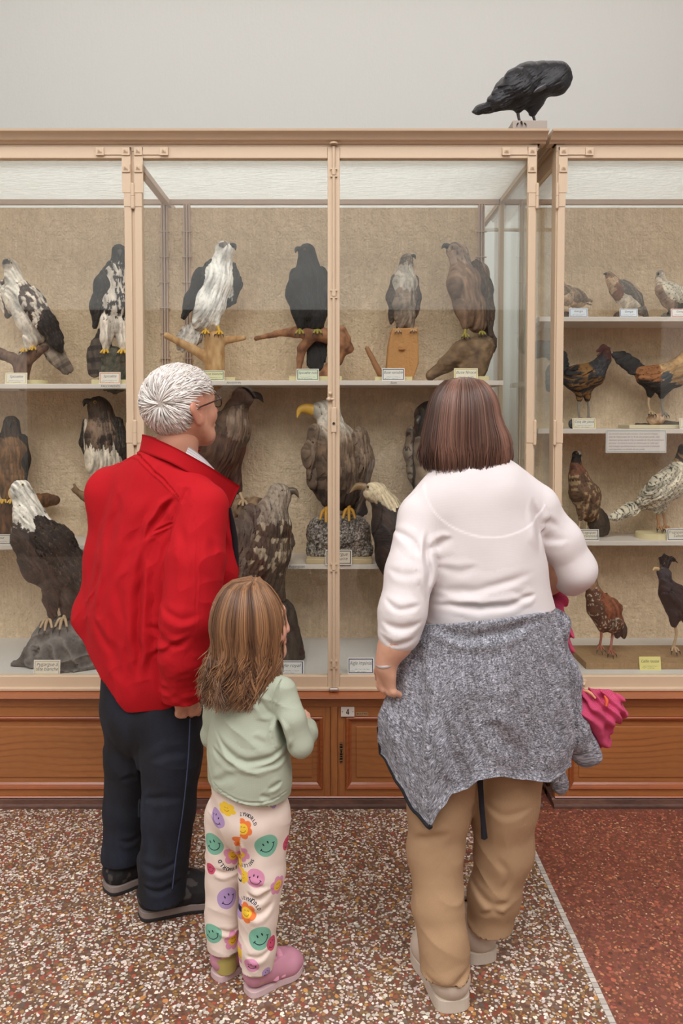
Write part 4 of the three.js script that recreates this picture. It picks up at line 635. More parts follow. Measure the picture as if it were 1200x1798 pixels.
bird({ name: 'mounted_imperial_eagle', label: 'dark mounted eagle with buff nape peering left from behind the white sleeve', z: -0.24, foot: [705, 1176], y: S0, seed: 29, flow: 1.35, fh: 11, fw: 8,
  body: [[[655, 880, 0, 17], [664, 882, 0, 16], [678, 905, 0, 22], [690, 940, 0, 36], [706, 990, 0, 45], [722, 1035, 0, 32]], [[700, 1030, 0.05, 20], [702, 1070, 0.05, 11]], [[734, 1030, 0.02, 20], [736, 1068, 0.02, 11]]],
  col: (u, v, w, fe) => v - u * 0.55 < 528 && v < 925 ? mixc(C(0xcdb898), C(0x9a8062), fe[1] * 0.5) : v < 895 ? mixc(C(0xa08a70), C(0x5a4634), fe[1]) : mixc(C(0x3a281f), C(0x231712), fe[0]),
  wcol: (u, v, w, fe) => mixc(C(0x2c201a), C(0x584638), fe[1]),
  wings: [{ p: [[706, 925, 0.05, 18], [730, 970, 0.06, 28], [745, 1020, 0.05, 22], [760, 1070, 0.02, 9]], n: [0.5, 0, 1], q: 0.55 }],
  tail: { p: [[735, 1045, -0.03, 22], [758, 1110, -0.03, 20]], n: [0, 0, 1], q: 0.3 },
  beak: { p: [[642, 872, 0.008], [628, 870, 0.008], [615, 881, 0.008]], r: [7.5, 6.5, 0.8], mat: flat(0x8a6c48, { roughness: 0.4 }) }, eyes: [[646, 871, 0.034, 2.5, flat(0x6a5030)]],
  legs: [{ p: [[702, 1066, 0.05], [702, 1088, 0.06]], r: 4, toe: 17 }, { p: [[736, 1064, 0.02], [736, 1086, 0.05]], r: 4, toe: 17 }],
  extra: (g, Q, R) => perch(g, 'dark_stump', Q, R, [[[724, 1165, 0, 44], [720, 1105, 0, 36]]], null, { c1: 0x2c241f, c2: 0x57483c, amp: 0.01, f: 40, clip: { field: (f) => (x, y, z) => Math.max(f(x, y, z), -y + 0.001) } }) });

// --- the case at the right
const ZR = -0.46, R1 = yAt(556, -0.34), R2 = yAt(753, -0.34), R3 = yAt(950, -0.36);
const sandgrouse = (o) => bird({ name: 'mounted_sandgrouse', z: ZR, y: R1, flow: 0.9, fh: 5, fw: 4, h: 0.0035, rough: 0.001, ...o });
sandgrouse({ label: 'mounted sandgrouse mostly hidden behind the right case post, tail showing', foot: [1000, 556], seed: 31,
  body: [[[984, 490, 0, 7], [988, 500, 0, 9], [1000, 514, 0, 15], [1016, 522, 0, 10], [1026, 525, 0, 5]]], col: (u, v, w, fe) => mixc(C(0xc8a888), C(0x8e7258), fe[1] * 0.7 + (v < 514 ? 0.2 : 0)), wcol: (u, v, w, fe) => mixc(C(0x7a6450), C(0xb89a7c), fe[1]),
  wings: [{ p: [[996, 504, 0.03, 9], [1014, 513, 0.03, 7], [1040, 523, 0.02, 2.5]], n: [0, 0, 1], q: 0.5 }], tail: { p: [[1018, 524, 0, 6], [1038, 529, 0, 2]], n: [0, 1, 0], q: 0.4 },
  beak: { p: [[979, 489, 0], [973, 491, 0]], r: [2.6, 0.5] }, eyes: [[983, 488, 0.018, 1.1]], legs: [{ p: [[1000, 526, 0.01], [1001, 541, 0.02]], r: 1.6, toe: 6, mat: barkWood.tan }, { p: [[1006, 526, 0], [1008, 541, 0]], r: 1.6, toe: 6, mat: barkWood.tan }],
  extra: (g, Q, R) => perch(g, 'stone', Q, R, [[[990, 550, 0, 9], [1014, 550, 0, 9]]], null, { c1: 0x5a4a42, c2: 0x8a7a70, f: 60, amp: 0.004, sy: 1 }) });
sandgrouse({ label: 'mounted sandgrouse with rusty breast band and white flank, looking left', foot: [1094, 556], seed: 33,
  body: [[[1070, 477, 0, 6.5], [1076, 488, 0, 8], [1086, 502, 0, 13], [1098, 514, 0, 14.5], [1112, 524, 0, 10], [1122, 531, 0, 5]], [[1098, 525, 0.01, 5], [1097, 534, 0.01, 2.5]], [[1106, 526, 0, 5], [1104, 534, 0, 2.5]]],
  col: (u, v, w, fe) => { const a = u - 1066 + (v - 480) * 0.6; return v < 484 ? mixc(C(0x8a6c52), C(0x5a4636), fe[1]) : a < 24 ? mixc(C(0xc0a080), C(0x9a7c60), fe[1]) : a < 44 && u < 1100 ? mixc(C(0x845c48), C(0x6a4a3a), fe[1] * 0.5) : mixc(C(0xd8c8b4), C(0xb09c86), fe[1] * 0.5); }, wcol: (u, v, w, fe) => mixc(C(0x6a6058), C(0xb09a80), fe[1] * 0.8),
  wings: [{ p: [[1092, 492, 0.025, 7], [1106, 504, 0.03, 8], [1120, 517, 0.02, 5.5], [1129, 527, 0.01, 2.5]], n: [0.2, 0, 1], q: 0.5 }], tail: { p: [[1116, 527, 0, 6], [1126, 537, 0, 5], [1140, 553, 0, 1.2]], n: [0, 0, 1], q: 0.5 },
  beak: { p: [[1065, 475, 0.005], [1060, 475, 0.006]], r: [3, 0.6] }, eyes: [[1070, 474, 0.016, 1.2]], legs: [{ p: [[1097, 532, 0.01], [1097, 541, 0.02]], r: 1.6, toe: 6, mat: barkWood.tan }, { p: [[1104, 532, 0], [1103, 541, 0]], r: 1.6, toe: 6, mat: barkWood.tan }],
  extra: (g, Q, R) => perch(g, 'stone', Q, R, [[[1086, 549, 0, 8], [1105, 548, 0, 8]]], [1074, 1120, 0.008, 0.06, 1, 0xe0d2bc], { c1: 0x4e3e36, c2: 0x7a665a, f: 60, amp: 0.004, sy: 1 }) });
sandgrouse({ label: 'pale mounted grouse with scalloped wing on a grey stone, right edge', foot: [1180, 556], seed: 35,
  body: [[[1160, 475, 0, 6.5], [1160, 486, 0, 6.5], [1166, 503, 0, 12], [1178, 518, 0, 15], [1194, 526, 0, 13]], [[1180, 528, 0.01, 6], [1178, 539, 0.01, 3]], [[1192, 530, 0, 6], [1190, 540, 0, 3]]],
  col: (u, v, w, fe) => v < 479 ? mixc(C(0x4a3c32), C(0xd8c8b8), Math.abs(v - 476) < 1.6 ? 1 : 0.35) : v < 498 ? mixc(C(0xcab8a6), C(0xa08c7a), fe[1]) : u < 1172 + (v - 500) * 0.4 ? mixc(C(0x9a7e6a), C(0x7e6654), fe[1]) : mixc(C(0x4e4038), C(0x7a6656), fe[1]),
  wcol: (u, v, w, fe) => mixc(C(0xd6c9b4), C(0x5e5044), sst(0.3, 0.8, fe[1])), wings: [{ p: [[1172, 497, 0.025, 9], [1186, 508, 0.03, 11], [1204, 524, 0.02, 7]], n: [0.1, 0.2, 1], q: 0.5 }], tail: { p: [[1200, 528, 0, 9], [1222, 545, 0, 6]], n: [0, 0, 1], q: 0.5 },
  beak: { p: [[1157, 475, 0.012], [1155, 477, 0.017]], r: [2.6, 0.6] }, eyes: [[1157, 473, 0.014, 1.1], [1164, 473, 0.014, 1.1]], legs: [{ p: [[1178, 536, 0.01], [1174, 544, 0.02]], r: 1.6, toe: 6, mat: barkWood.dark }, { p: [[1190, 537, 0], [1189, 545, 0]], r: 1.6, toe: 6, mat: barkWood.dark }],
  extra: (g, Q, R) => perch(g, 'stone', Q, R, [[[1170, 551, 0, 8], [1196, 551, 0, 9]]], [1154, 1216, 0.008, 0.06, 1, 0xe8dac0], { c1: 0x6a6058, c2: 0x9a9086, f: 60, amp: 0.004, sy: 1 }) });
bird({ name: 'mounted_cock', label: 'dark mounted Java cock with arched black tail seen between the case posts', z: ZR, foot: [1020, 752], y: R2, seed: 37, flow: 2.9, fh: 9, fw: 4,
  body: [[[1066, 620, 0, 8], [1062, 630, 0, 9], [1052, 644, 0, 12], [1040, 658, 0, 20], [1016, 664, 0, 22], [994, 660, 0, 14]], [[1018, 680, 0.02, 10], [1018, 700, 0.02, 5]], [[1030, 680, 0, 10], [1032, 700, 0, 5]]],
  col: (u, v, w, fe) => u > 1058 && v < 632 ? mixc(C(0x5a3028), C(0x3a221c), fe[1]) : u > 1034 && v < 662 ? mixc(C(0x2c2a2e), C(0x5e564e), fe[1]) : fe[0] > 0.5 ? mixc(C(0x7a5428), C(0x221c18), fe[1]) : mixc(C(0x1e1a1a), C(0x3a322c), fe[1]),
  wings: [{ p: [[1036, 655, 0.045, 12], [1014, 664, 0.05, 15], [992, 668, 0.04, 6]], n: [0, 0, 1], q: 0.5 }],
  tail: [{ p: [[995, 652, 0, 10], [980, 625, 0.01, 9], [962, 612, 0.02, 8], [948, 612, 0.03, 7], [938, 622, 0.03, 4]], n: [0, 0, 1], q: 0.4, col: () => C(0x2a2a2c) }, { p: [[990, 655, 0.02, 10], [975, 650, 0.03, 9], [968, 668, 0.03, 6], [966, 685, 0.03, 2]], n: [0, 0, 1], q: 0.4, col: () => C(0x26262a) }],
  beak: { p: [[1072, 618, 0], [1079, 620, 0]], r: [3, 0.6], mat: flat(0xb8a898) }, eyes: [[1067, 617, 0.02, 1.4]],
  legs: [{ p: [[1018, 696, 0.02], [1016, 716, 0.02], [1018, 735, 0.02]], r: 2.1, toe: 9, mat: barkWood.grey }, { p: [[1032, 696, 0], [1034, 716, 0], [1034, 735, 0]], r: 2.1, toe: 9, mat: barkWood.grey }],
  extra: (g, Q, R) => { part('comb', solid([...chain([[Q(1070, 612), R(3)], [Q(1060, 609), R(4)], [Q(1049, 616), R(2)]], { n: [0, 0, 1], q: 0.4, k: 0.006 }), ...chain([[Q(1062, 617), R(3)], [Q(1050, 624), R(1.6)]], { n: [0, 0, 1], q: 0.4, k: 0.006 })], 0.0025), flat(0x5a2a26), g); perch(g, 'dark_stone', Q, R, [[[1008, 744, 0, 9], [1036, 742, 0, 8]]], null, { c1: 0x2a2a2c, c2: 0x6a6a6c, f: 60, amp: 0.003, sy: 1 }); } });
bird({ name: 'mounted_cock', label: 'orange and black mounted jungle cock with long dark tail, on a pale stone', z: ZR, foot: [1152, 752], y: R2, seed: 39, flow: 2.75, fh: 12, fw: 3.4,
  body: [[[1212, 618, 0, 9], [1204, 636, 0, 14], [1186, 656, 0, 22], [1160, 664, 0, 22], [1136, 660, 0, 16], [1122, 652, 0, 9]], [[1145, 678, 0.02, 10], [1142, 694, 0.02, 4.5]], [[1166, 680, 0, 11], [1162, 696, 0, 4.5]]],
  col: (u, v, w, fe) => v > 672 + 0.1 * (u - 1150) ? mixc(C(0x241c18), C(0x3e2e24), fe[1]) : u > 1150 ? (Math.hypot(u - 1160, v - 664) < 11 ? C(0x2c3034) : mixc(C(0xa87c48), C(0xbf9a66), fe[0]).map((c) => c * (1 - 0.5 * fe[1]))) : mixc(C(0x8e5a34), C(0x2e1e16), sst(0.35, 0.85, fe[1] * 0.6 + 0.4 * fe[0])),
  wings: [{ p: [[1176, 652, 0.045, 14], [1156, 664, 0.05, 15], [1130, 664, 0.04, 7]], n: [0, 0, 1], q: 0.5 }],
  tail: [{ p: [[1126, 650, 0, 11], [1108, 640, 0, 9], [1092, 628, 0, 6], [1077, 619, 0, 2]], n: [0, 0.2, 1], q: 0.4, col: (u, v, w, fe) => mixc(C(0x2a2624), C(0x46403c), fe[1]) }],
  beak: { p: [[1218, 618, 0], [1226, 621, 0]], r: [3, 0.6] }, eyes: [[1214, 615, 0.024, 1.4]],
  legs: [{ p: [[1142, 690, 0.02], [1139, 708, 0.02], [1143, 724, 0.02]], r: 2.2, toe: 10, mat: barkWood.tan }, { p: [[1162, 692, 0], [1163, 710, 0], [1166, 726, 0]], r: 2.2, toe: 10, mat: barkWood.grey }],
  extra: (g, Q, R) => { part('pale_stone', solid([cone(Q(1146, 736), Q(1158, 735), R(10), R(10), { k: 0.01 })], 0.0035, { disp: noisy(0.004, 60), color: (x, y, z) => mixc(C(0xd8b898), C(0x9a7050), clamp(0.4 + fbm(x * 60, y * 60, z * 60) * 1.4)) }), M.bark, g); perch(g, 'stone', Q, R, [[[1160, 743, -0.01, 6], [1192, 744, -0.01, 4]], [[1118, 745, 0, 2.5], [1200, 745, 0, 3]]], null, { c1: 0x342a24, c2: 0x66584c, f: 60, amp: 0.003, sy: 1 }); board(g, Q, [1106, 1210, 0.017, 0.07, 0, 0xd8c8a8]); } });
bird({ name: 'mounted_tragopan', label: 'mottled brown mounted tragopan with orange neck, close behind the right post', z: ZR, foot: [1030, 945], y: R3, seed: 41, flow: 1.35, fh: 5, fw: 4,
  body: [[[1013, 800, 0, 8], [1012, 818, 0, 8], [1016, 838, 0, 15], [1024, 866, 0, 22], [1034, 894, 0, 17], [1042, 908, 0, 9]], [[1022, 895, 0.02, 8], [1020, 912, 0.02, 4]], [[1032, 896, 0, 8], [1032, 912, 0, 4]]],
  col: (u, v, w, fe) => v < 812 ? (fe[0] > 0.75 ? C(0xd8d0c4) : C(0x241c18)) : v < 832 ? mixc(C(0x7a4c36), C(0x4e3022), fe[1]) : mixc(mixc(C(0x6a4c36), C(0x3a291e), fe[1]), C(0xc0a078), fe[0] > 0.7 ? 0.6 : 0),
  wings: [{ p: [[1028, 846, 0.03, 10], [1042, 870, 0.03, 13], [1048, 892, 0.02, 7]], n: [0.6, 0, 1], q: 0.55 }],
  tail: { p: [[1040, 896, -0.01, 13], [1050, 916, -0.01, 13], [1058, 932, -0.01, 11]], n: [0, 0, 1], q: 0.4, col: (u, v, w, fe) => mixc(C(0x4a3a2c), C(0x2a201a), fe[1]) },
  beak: { p: [[1009, 800, 0.014], [1006, 803, 0.02]], r: [3, 0.7] }, eyes: [[1013, 796, 0.02, 1.4]],
  legs: [{ p: [[1020, 908, 0.02], [1018, 922, 0.02], [1016, 933, 0.03]], r: 2, toe: 9, mat: barkWood.tan }, { p: [[1032, 908, 0], [1030, 922, 0], [1030, 934, 0.01]], r: 2, toe: 9, mat: barkWood.tan }],
  extra: (g, Q, R) => board(g, Q, [998, 1056, 0.022, 0.07, 1, 0xd0c098]) });
bird({ name: 'mounted_pheasant', label: 'mounted pheasant hen with black and cream lace plumage on round base', z: ZR, foot: [1160, 947], y: R3, seed: 43, flow: 2.45, fh: 7, fw: 4.5,
  body: [[[1202, 792, 0, 10], [1202, 808, 0, 11], [1196, 830, 0, 19], [1178, 852, 0, 26], [1152, 872, 0, 23], [1126, 888, 0, 12]], [[1150, 884, 0.02, 10], [1154, 902, 0.02, 5]], [[1162, 882, 0, 10], [1164, 900, 0, 5]]],
  col: (u, v, w, fe) => v < 812 ? mixc(C(0x2a221e), C(0xb08a58), fe[0] > 0.6 ? 0.7 : 0.05) : mixc(C(0x2e2621), C(0xd2c4ac), sst(0.3, 0.65, Math.abs(fe[1] - 0.45) * 1.4 + (u > 1185 ? 0.3 : 0))),
  wings: [{ p: [[1186, 836, 0.045, 14], [1160, 860, 0.05, 19], [1132, 882, 0.04, 9]], n: [0.1, 0.2, 1], q: 0.5 }],
  tail: { p: [[1132, 884, 0, 12], [1106, 898, 0, 9], [1084, 909, 0, 6], [1073, 912, 0, 3]], n: [0, 0.7, 0.7], q: 0.5 },
  beak: { p: [[1208, 790, 0], [1217, 794, 0]], r: [3.5, 0.7] }, eyes: [[1204, 788, 0.026, 1.5]],
  legs: [{ p: [[1154, 898, 0.02], [1156, 914, 0.02], [1158, 928, 0.02]], r: 2.6, toe: 11, mat: flat(0xa8794e) }, { p: [[1164, 896, 0], [1167, 913, 0], [1169, 928, 0.01]], r: 2.6, toe: 11, mat: flat(0xa8794e) }],
  extra: (g, Q, R) => board(g, Q, [1131, 1196, 0.026, 0.085, 1, 0xdcca9e]) });
const ZF = -0.25;
bird({ name: 'mounted_spurfowl', label: 'mounted rusty backed spurfowl with striped breast and red legs', z: ZF, foot: [1066, 1166], y: S0 + 0.0285, seed: 45, flow: 1.3, fh: 9, fw: 3.6,
  body: [[[1040, 1036, 0, 8], [1040, 1048, 0, 8], [1044, 1064, 0, 13], [1054, 1086, 0, 21], [1068, 1104, 0, 22], [1082, 1114, 0, 14]], [[1058, 1112, 0.02, 8], [1056, 1124, 0.02, 4]], [[1078, 1116, 0.0, 8], [1077, 1126, 0.0, 4]]],
  col: (u, v, w, fe) => v < 1040 && u < 1037 ? C(0x8a4a3a) : v < 1050 ? mixc(C(0x7a5a40), C(0xb09070), fe[1]) : u - 0.75 * (v - 1060) > 1054 ? mixc(C(0x8a4a2a), C(0x63351f), fe[1]) : mixc(C(0x54331f), C(0xd2c2ac), sst(0.5, 0.7, fe[1] * 0.5 + fe[0] * 0.5 + (v > 1095 ? 0.1 : 0))),
  wings: [{ p: [[1062, 1072, 0.03, 11], [1078, 1092, 0.035, 14], [1088, 1112, 0.02, 7]], n: [0.6, 0, 1], q: 0.5, col: (u, v, w, fe) => mixc(C(0x84492b), C(0x5a3422), fe[1]) }],
  tail: [{ p: [[1084, 1108, 0, 8], [1088, 1124, 0, 5], [1084, 1136, 0.01, 4]], n: [0, 0, 1], q: 0.5, col: () => C(0x3a2a22) }, { p: [[1088, 1110, 0, 6], [1094, 1124, 0, 4], [1096, 1138, 0, 2]], n: [0, 0, 1], q: 0.5, col: () => C(0x46362c) }],
  beak: { p: [[1034, 1034, 0.004], [1028, 1037, 0.004]], r: [3.4, 0.7], mat: flat(0xa04a38) }, eyes: [[1038, 1032, 0.018, 1.4]],
  legs: [{ p: [[1056, 1120, 0.02], [1056, 1138, 0.02], [1053, 1154, 0.02]], r: 2.4, toe: 12, mat: barkWood.red }, { p: [[1077, 1122, 0.0], [1075, 1140, 0.01], [1072, 1161, 0.04]], r: 2.4, toe: 12, mat: barkWood.red }] });
bird({ name: 'mounted_guan', label: 'black mounted curassow with curly crest, at the right picture edge', z: ZF, foot: [1190, 1160], y: S0 + 0.0285, seed: 47, flow: 1.1, fh: 10, fw: 7,
  body: [[[1164, 1016, 0, 9], [1168, 1022, 0, 9], [1170, 1038, 0, 9], [1178, 1054, 0, 18], [1194, 1070, 0, 26], [1222, 1076, 0, 22]], [[1186, 1090, 0.03, 12], [1184, 1108, 0.03, 6]], [[1208, 1092, 0, 12], [1208, 1108, 0, 6]]],
  col: (u, v, w, fe) => v < 1030 ? mixc(C(0x3c3a40), C(0x241f20), fe[1]) : mixc(C(0x221918), C(0x3a2b28), fe[1] * 0.7),
  wings: [{ p: [[1188, 1056, 0.05, 13], [1212, 1070, 0.055, 20], [1240, 1082, 0.04, 10]], n: [0, 0, 1], q: 0.5 }], tail: { p: [[1235, 1078, 0, 14], [1275, 1090, 0, 12]], n: [0, 0.3, 1], q: 0.4 },
  beak: { p: [[1157, 1012, 0.006], [1150, 1011, 0.008], [1147, 1015, 0.008]], r: [3.6, 3, 0.7], mat: flat(0xc8a878) }, eyes: [[1162, 1011, 0.02, 1.6]],
  legs: [{ p: [[1184, 1104, 0.03], [1188, 1124, 0.03], [1183, 1150, 0.03]], r: 2.6, toe: 12, mat: barkWood.tan }, { p: [[1208, 1104, 0], [1212, 1124, 0], [1208, 1150, 0]], r: 2.6, toe: 12, mat: barkWood.tan }],
  extra: (g, Q, R) => { const r = rng(3), l = []; for (let i = 0; i < 26; i++) { const u = 1160 + r() * 14, e = u - 4 + r() * 20, v = 990 - r() * 6 + Math.abs(e - 1168) * 0.5; l.push(tube(curve([Q(u, 1010, (r() - 0.5) * 0.02), Q((u + e) / 2, 998, (r() - 0.5) * 0.02), Q(e, v, (r() - 0.5) * 0.03), Q(e + 5, v + 4, (r() - 0.5) * 0.03)], 8), series([R(1.6), R(1.4), R(1.6), R(0.6)], 8), 5)); } part('crest', merge(l), flat(0x16110f), g); } });
{ // the low plinth board those two stand on
  const b = thing('display_board', 'low flat brown board under the spurfowl in the right case', 'board', box(0, 0.66, 0, 0.0275, -0.13, 0.13, 0.002).translate(at(1038, 1178, -0.12)[0] - 0.02, S0, ZF), std({ map: roughCol, color: 0xb8a890, roughness: 0.85, bumpMap: rough, bumpScale: 0.002 }));
}
// --- the raven on the roof
{
  const bx = at(929, 228, -0.02), w = 0.136;
  thing('small_grey_box', 'small grey box under the raven on the case roof', 'box', box(bx[0] - w / 2, bx[0] + w / 2, 2.6425, 2.7, -0.12, 0.0, 0.003), std({ color: 0xa89c92, roughness: 0.7 }));
}
bird({ name: 'stuffed_raven', label: 'glossy black raven preening on top of the case', z: -0.05, foot: [924, 214], y: 2.7005, seed: 49, flow: 2.6, fh: 12, fw: 5, rough: 0.0012, mat: M.plumeBlack,
  body: [[[868, 178, 0, 12], [892, 160, 0, 24], [926, 144, 0, 34], [955, 134, 0, 27], [978, 132, 0.01, 24], [980, 142, 0.03, 19]], [[912, 172, 0.02, 17], [910, 188, 0.02, 6]], [[938, 168, 0, 19], [936, 192, 0, 7]], [[974, 132, 0.02, 22], [962, 146, 0.05, 12]]],
  col: (u, v, w, fe) => mixc(C(0x0d0d10), C(0x26262c), fe[1] * 0.6 + 0.2 * fe[0]),
  wings: [{ p: [[940, 128, 0.05, 18], [912, 140, 0.065, 22], [880, 166, 0.05, 13], [850, 187, 0.02, 6]], n: [0, 0.2, 1], q: 0.5 }, { p: [[930, 130, -0.05, 16], [895, 150, -0.06, 18], [860, 180, -0.03, 8]], n: [0, 0.2, 1], q: 0.5 }],
  tail: { p: [[876, 174, 0, 13], [852, 186, 0, 10], [837, 193, 0, 7]], n: [0.2, 0.9, 0.3], q: 0.4 },
  beak: { p: [[960, 143, 0.062], [948, 150, 0.07], [936, 158, 0.066]], r: [7, 6, 1], mat: flat(0x3a383a, { roughness: 0.2 }) }, eyes: [[973, 131, 0.058, 1.8, flat(0x5a5048)]],
  legs: [{ p: [[909, 186, 0.02], [911, 200, 0.02], [914, 212, 0.03]], r: 2.6, toe: 12, mat: barkWood.dark }, { p: [[935, 190, 0], [938, 202, 0], [941, 213, 0]], r: 2.6, toe: 12, mat: barkWood.dark }] });
// ---------------------------------------------------------------- people
const W = (u, v, z, r) => [at(u, v, z), r * per(z)];                       // a joint with its radius
const limb = (list, o) => chain(list.map((p) => W(...p)), o);
const SKIN = [srgb(0xcf977c), srgb(0xd8a58a), srgb(0xdcaa90)];
M.skin = phy({ vertexColors: true, roughness: 0.5, sheen: 0.2, sheenColor: new THREE.Color(0xffc8b0) });
M.hair = phy({ vertexColors: true, roughness: 0.42, sheen: 0.3, sheenRoughness: 0.4, sheenColor: new THREE.Color(0xffffff) });
const put = (g, A) => { g.translate(-A[0], -A[1], -A[2]); return g; };
// grooves and ridges pressed into cloth along given lines: [[x,y,z,...], depth, width]
function foldLines(lines, z, o = {}) {
  const all = lines.map(([pts, depth, width], li) => {
    const q = pts.map(([u, v]) => at(u, v, z)), c = q.length > 2 ? curve(q, 10) : [q[0], q[1]], segs = []; let L = 0; const lo = [9, 9], hi = [-9, -9];
    for (let i = 0; i < c.length; i++) for (const k of [0, 1]) { lo[k] = Math.min(lo[k], c[i][k] - 3.6 * width); hi[k] = Math.max(hi[k], c[i][k] + 3.6 * width); }
    for (let i = 0; i < c.length - 1; i++) { const dx = c[i + 1][0] - c[i][0], dy = c[i + 1][1] - c[i][1], l = Math.hypot(dx, dy); segs.push([c[i][0], c[i][1], dx, dy, 1 / (l * l), L, l]); L += l; }
    return { segs, L, depth: depth * 0.8, width, lo, hi, side: li % 2 ? 1 : -1 };
  });
  const zm = o.zmin ?? -9;
  return (x, y, zz) => {
    if (zz < zm) return 0; let s = 0; const wx = 0.005 * vnoise(x * 24, y * 24, 7), wy = 0.005 * vnoise(x * 24 + 5, y * 24, 3); x += wx; y += wy;
    for (const f of all) {
      if (x < f.lo[0] || y < f.lo[1] || x > f.hi[0] || y > f.hi[1]) continue;
      let best = 9, bt = 0, bs = 1;
      for (const g of f.segs) { const px = x - g[0], py = y - g[1], t = clamp((px * g[2] + py * g[3]) * g[4]), dx = px - t * g[2], dy = py - t * g[3], d = dx * dx + dy * dy; if (d < best) { best = d; bt = (g[5] + t * g[6]) / f.L; bs = Math.sign(g[2] * py - g[3] * px) || 1; } }
      const e = sst(0, 0.35, bt) * (1 - sst(0.65, 1, bt)), sd = bs * f.side * Math.sqrt(best) / (f.width * (0.55 + 0.45 * e)); if (Math.abs(sd) > 3.4) continue;
      s += f.depth * e * (-Math.exp(-sd * sd) + 0.75 * Math.exp(-(sd - 1.7) * (sd - 1.7) * 0.8) + 0.3 * Math.exp(-(sd + 2) * (sd + 2) * 0.7));
    }
    return s * sst(zm - 0.001, zm + 0.05, zz);
  };
}
// soft, broken wrinkles running across a direction
const wrinkle = (x, y, z, fx, fy, sl = 0, seed = 0) => { const wx = 0.35 * vnoise(x * 7 + seed, y * 7, z * 7), a = x + z * 0.6, b = y + sl * a; const n = vnoise(a * fx + seed, b * fy + wx * 2.4, seed), m = sst(-0.25, 0.5, vnoise(x * 5 + 3 + seed, y * 6, z * 5)), r = 1 - Math.abs(n); return m * (r * r - 0.4); };
// a head: skin shapes, eye places and the frame that hair is combed in
function headOf(c, yaw, pitch, s, o = {}) {
  const f0 = [Math.sin(yaw), 0, -Math.cos(yaw)], r = nrm(cross(f0, [0, 1, 0])), f = nrm(add(mul(f0, Math.cos(pitch)), [0, Math.sin(pitch), 0])), u = cross(r, f);
  const L = (x, y, z) => add(c, add(mul(r, x * s), add(mul(u, y * s), mul(f, z * s)))), to = (p) => { const d = sub(p, c); return [dot(d, r) / s, dot(d, u) / s, dot(d, f) / s]; };
  const k = 0.02 * s, P = [];
  P.push(ball(L(0, 0.035, -0.018), 0.086 * s, { k, n: r, q: 0.88 }), ball(L(0, 0.03, 0.022), 0.078 * s, { k: 0.04 * s, n: r, q: 0.88 }));
  P.push(cone(L(0, -0.005, 0.032), L(0, -0.075, 0.05), 0.062 * s, 0.036 * s, { k: 0.03 * s, n: r, q: 0.95 }), cone(L(0, -0.09, 0.062), L(0, -0.096, 0.066), 0.022 * s, 0.02 * s, { k: 0.03 * s }));
  for (const q of [-1, 1]) {
    P.push(cone(L(q * 0.055, -0.03, 0.0), L(q * 0.03, -0.085, 0.045), 0.022 * s, 0.02 * s, { k: 0.03 * s }), ball(L(q * 0.036, -0.028, 0.062), 0.026 * s * (o.cheek || 1), { k: 0.02 * s }), cone(L(q * 0.012, 0.024, 0.095), L(q * 0.045, 0.022, 0.078), 0.01 * s, 0.009 * s, { k: 0.014 * s }));
    P.push(ball(L(q * 0.031, 0.006, 0.098), 0.014 * s, { k: 0.012 * s, cut: true }));
    // ears: a shell with a hollow
    P.push(cone(L(q * 0.084, 0.012, -0.012), L(q * 0.079, -0.024, -0.006), 0.024 * s, 0.015 * s, { k: 0.006 * s, n: nrm(add(r, mul(f, q * 0.5))), q: 0.4 }), cone(L(q * 0.094, 0.014, -0.002), L(q * 0.088, -0.006, 0.004), 0.010 * s, 0.007 * s, { k: 0.005 * s, cut: true }));
    P.push(ball(L(q * 0.011, -0.036, 0.1), 0.0075 * s, { k: 0.008 * s }));
  }
  P.push(cone(L(0, 0.012, 0.094), L(0, -0.028, o.nose ?? 0.113), 0.0085 * s, 0.011 * s, { k: 0.012 * s }));
  P.push(cone(L(-0.018, -0.064, 0.086), L(0.018, -0.064, 0.086), 0.007 * s, 0.007 * s, { k: 0.006 * s }), cone(L(-0.014, -0.056, 0.089), L(0.014, -0.056, 0.089), 0.006 * s, 0.006 * s, { k: 0.006 * s }), cone(L(-0.02, -0.06, 0.098), L(0.02, -0.06, 0.098), 0.0022 * s, 0.0022 * s, { k: 0.003 * s, cut: true }));
  const eyes = [-1, 1].map((q) => L(q * 0.031, 0.006, 0.083));
  const color = (base) => (x, y, z) => { const [a, b, d] = to([x, y, z]); let c1 = base; const red = Math.exp(-((Math.abs(a) - 0.04) ** 2 + (b + 0.03) ** 2) / 0.0006) * (d > 0.03 ? 0.35 : 0) + (Math.abs(a) > 0.074 ? 0.3 : 0) + Math.exp(-(a * a + (b + 0.03) ** 2) / 0.0003) * (d > 0.1 ? 0.4 : 0); c1 = mixc(c1, srgb(0xc06a56), clamp(red)); if (d > 0.085 && Math.abs(a) < 0.024 && b < -0.05 && b > -0.072) c1 = mixc(c1, srgb(0xa85a50), 0.7); if (d > 0.06 && Math.abs(b - 0.028) < 0.004 && Math.abs(a) > 0.014 && Math.abs(a) < 0.05) c1 = mixc(c1, o.brow || srgb(0x5a4030), 0.6); return mul(c1, 1 + 0.12 * fbm(x * 60, y * 60, z * 60, 3)); };
  return { L, to, P, eyes, color, c, r, u, f, s };
}
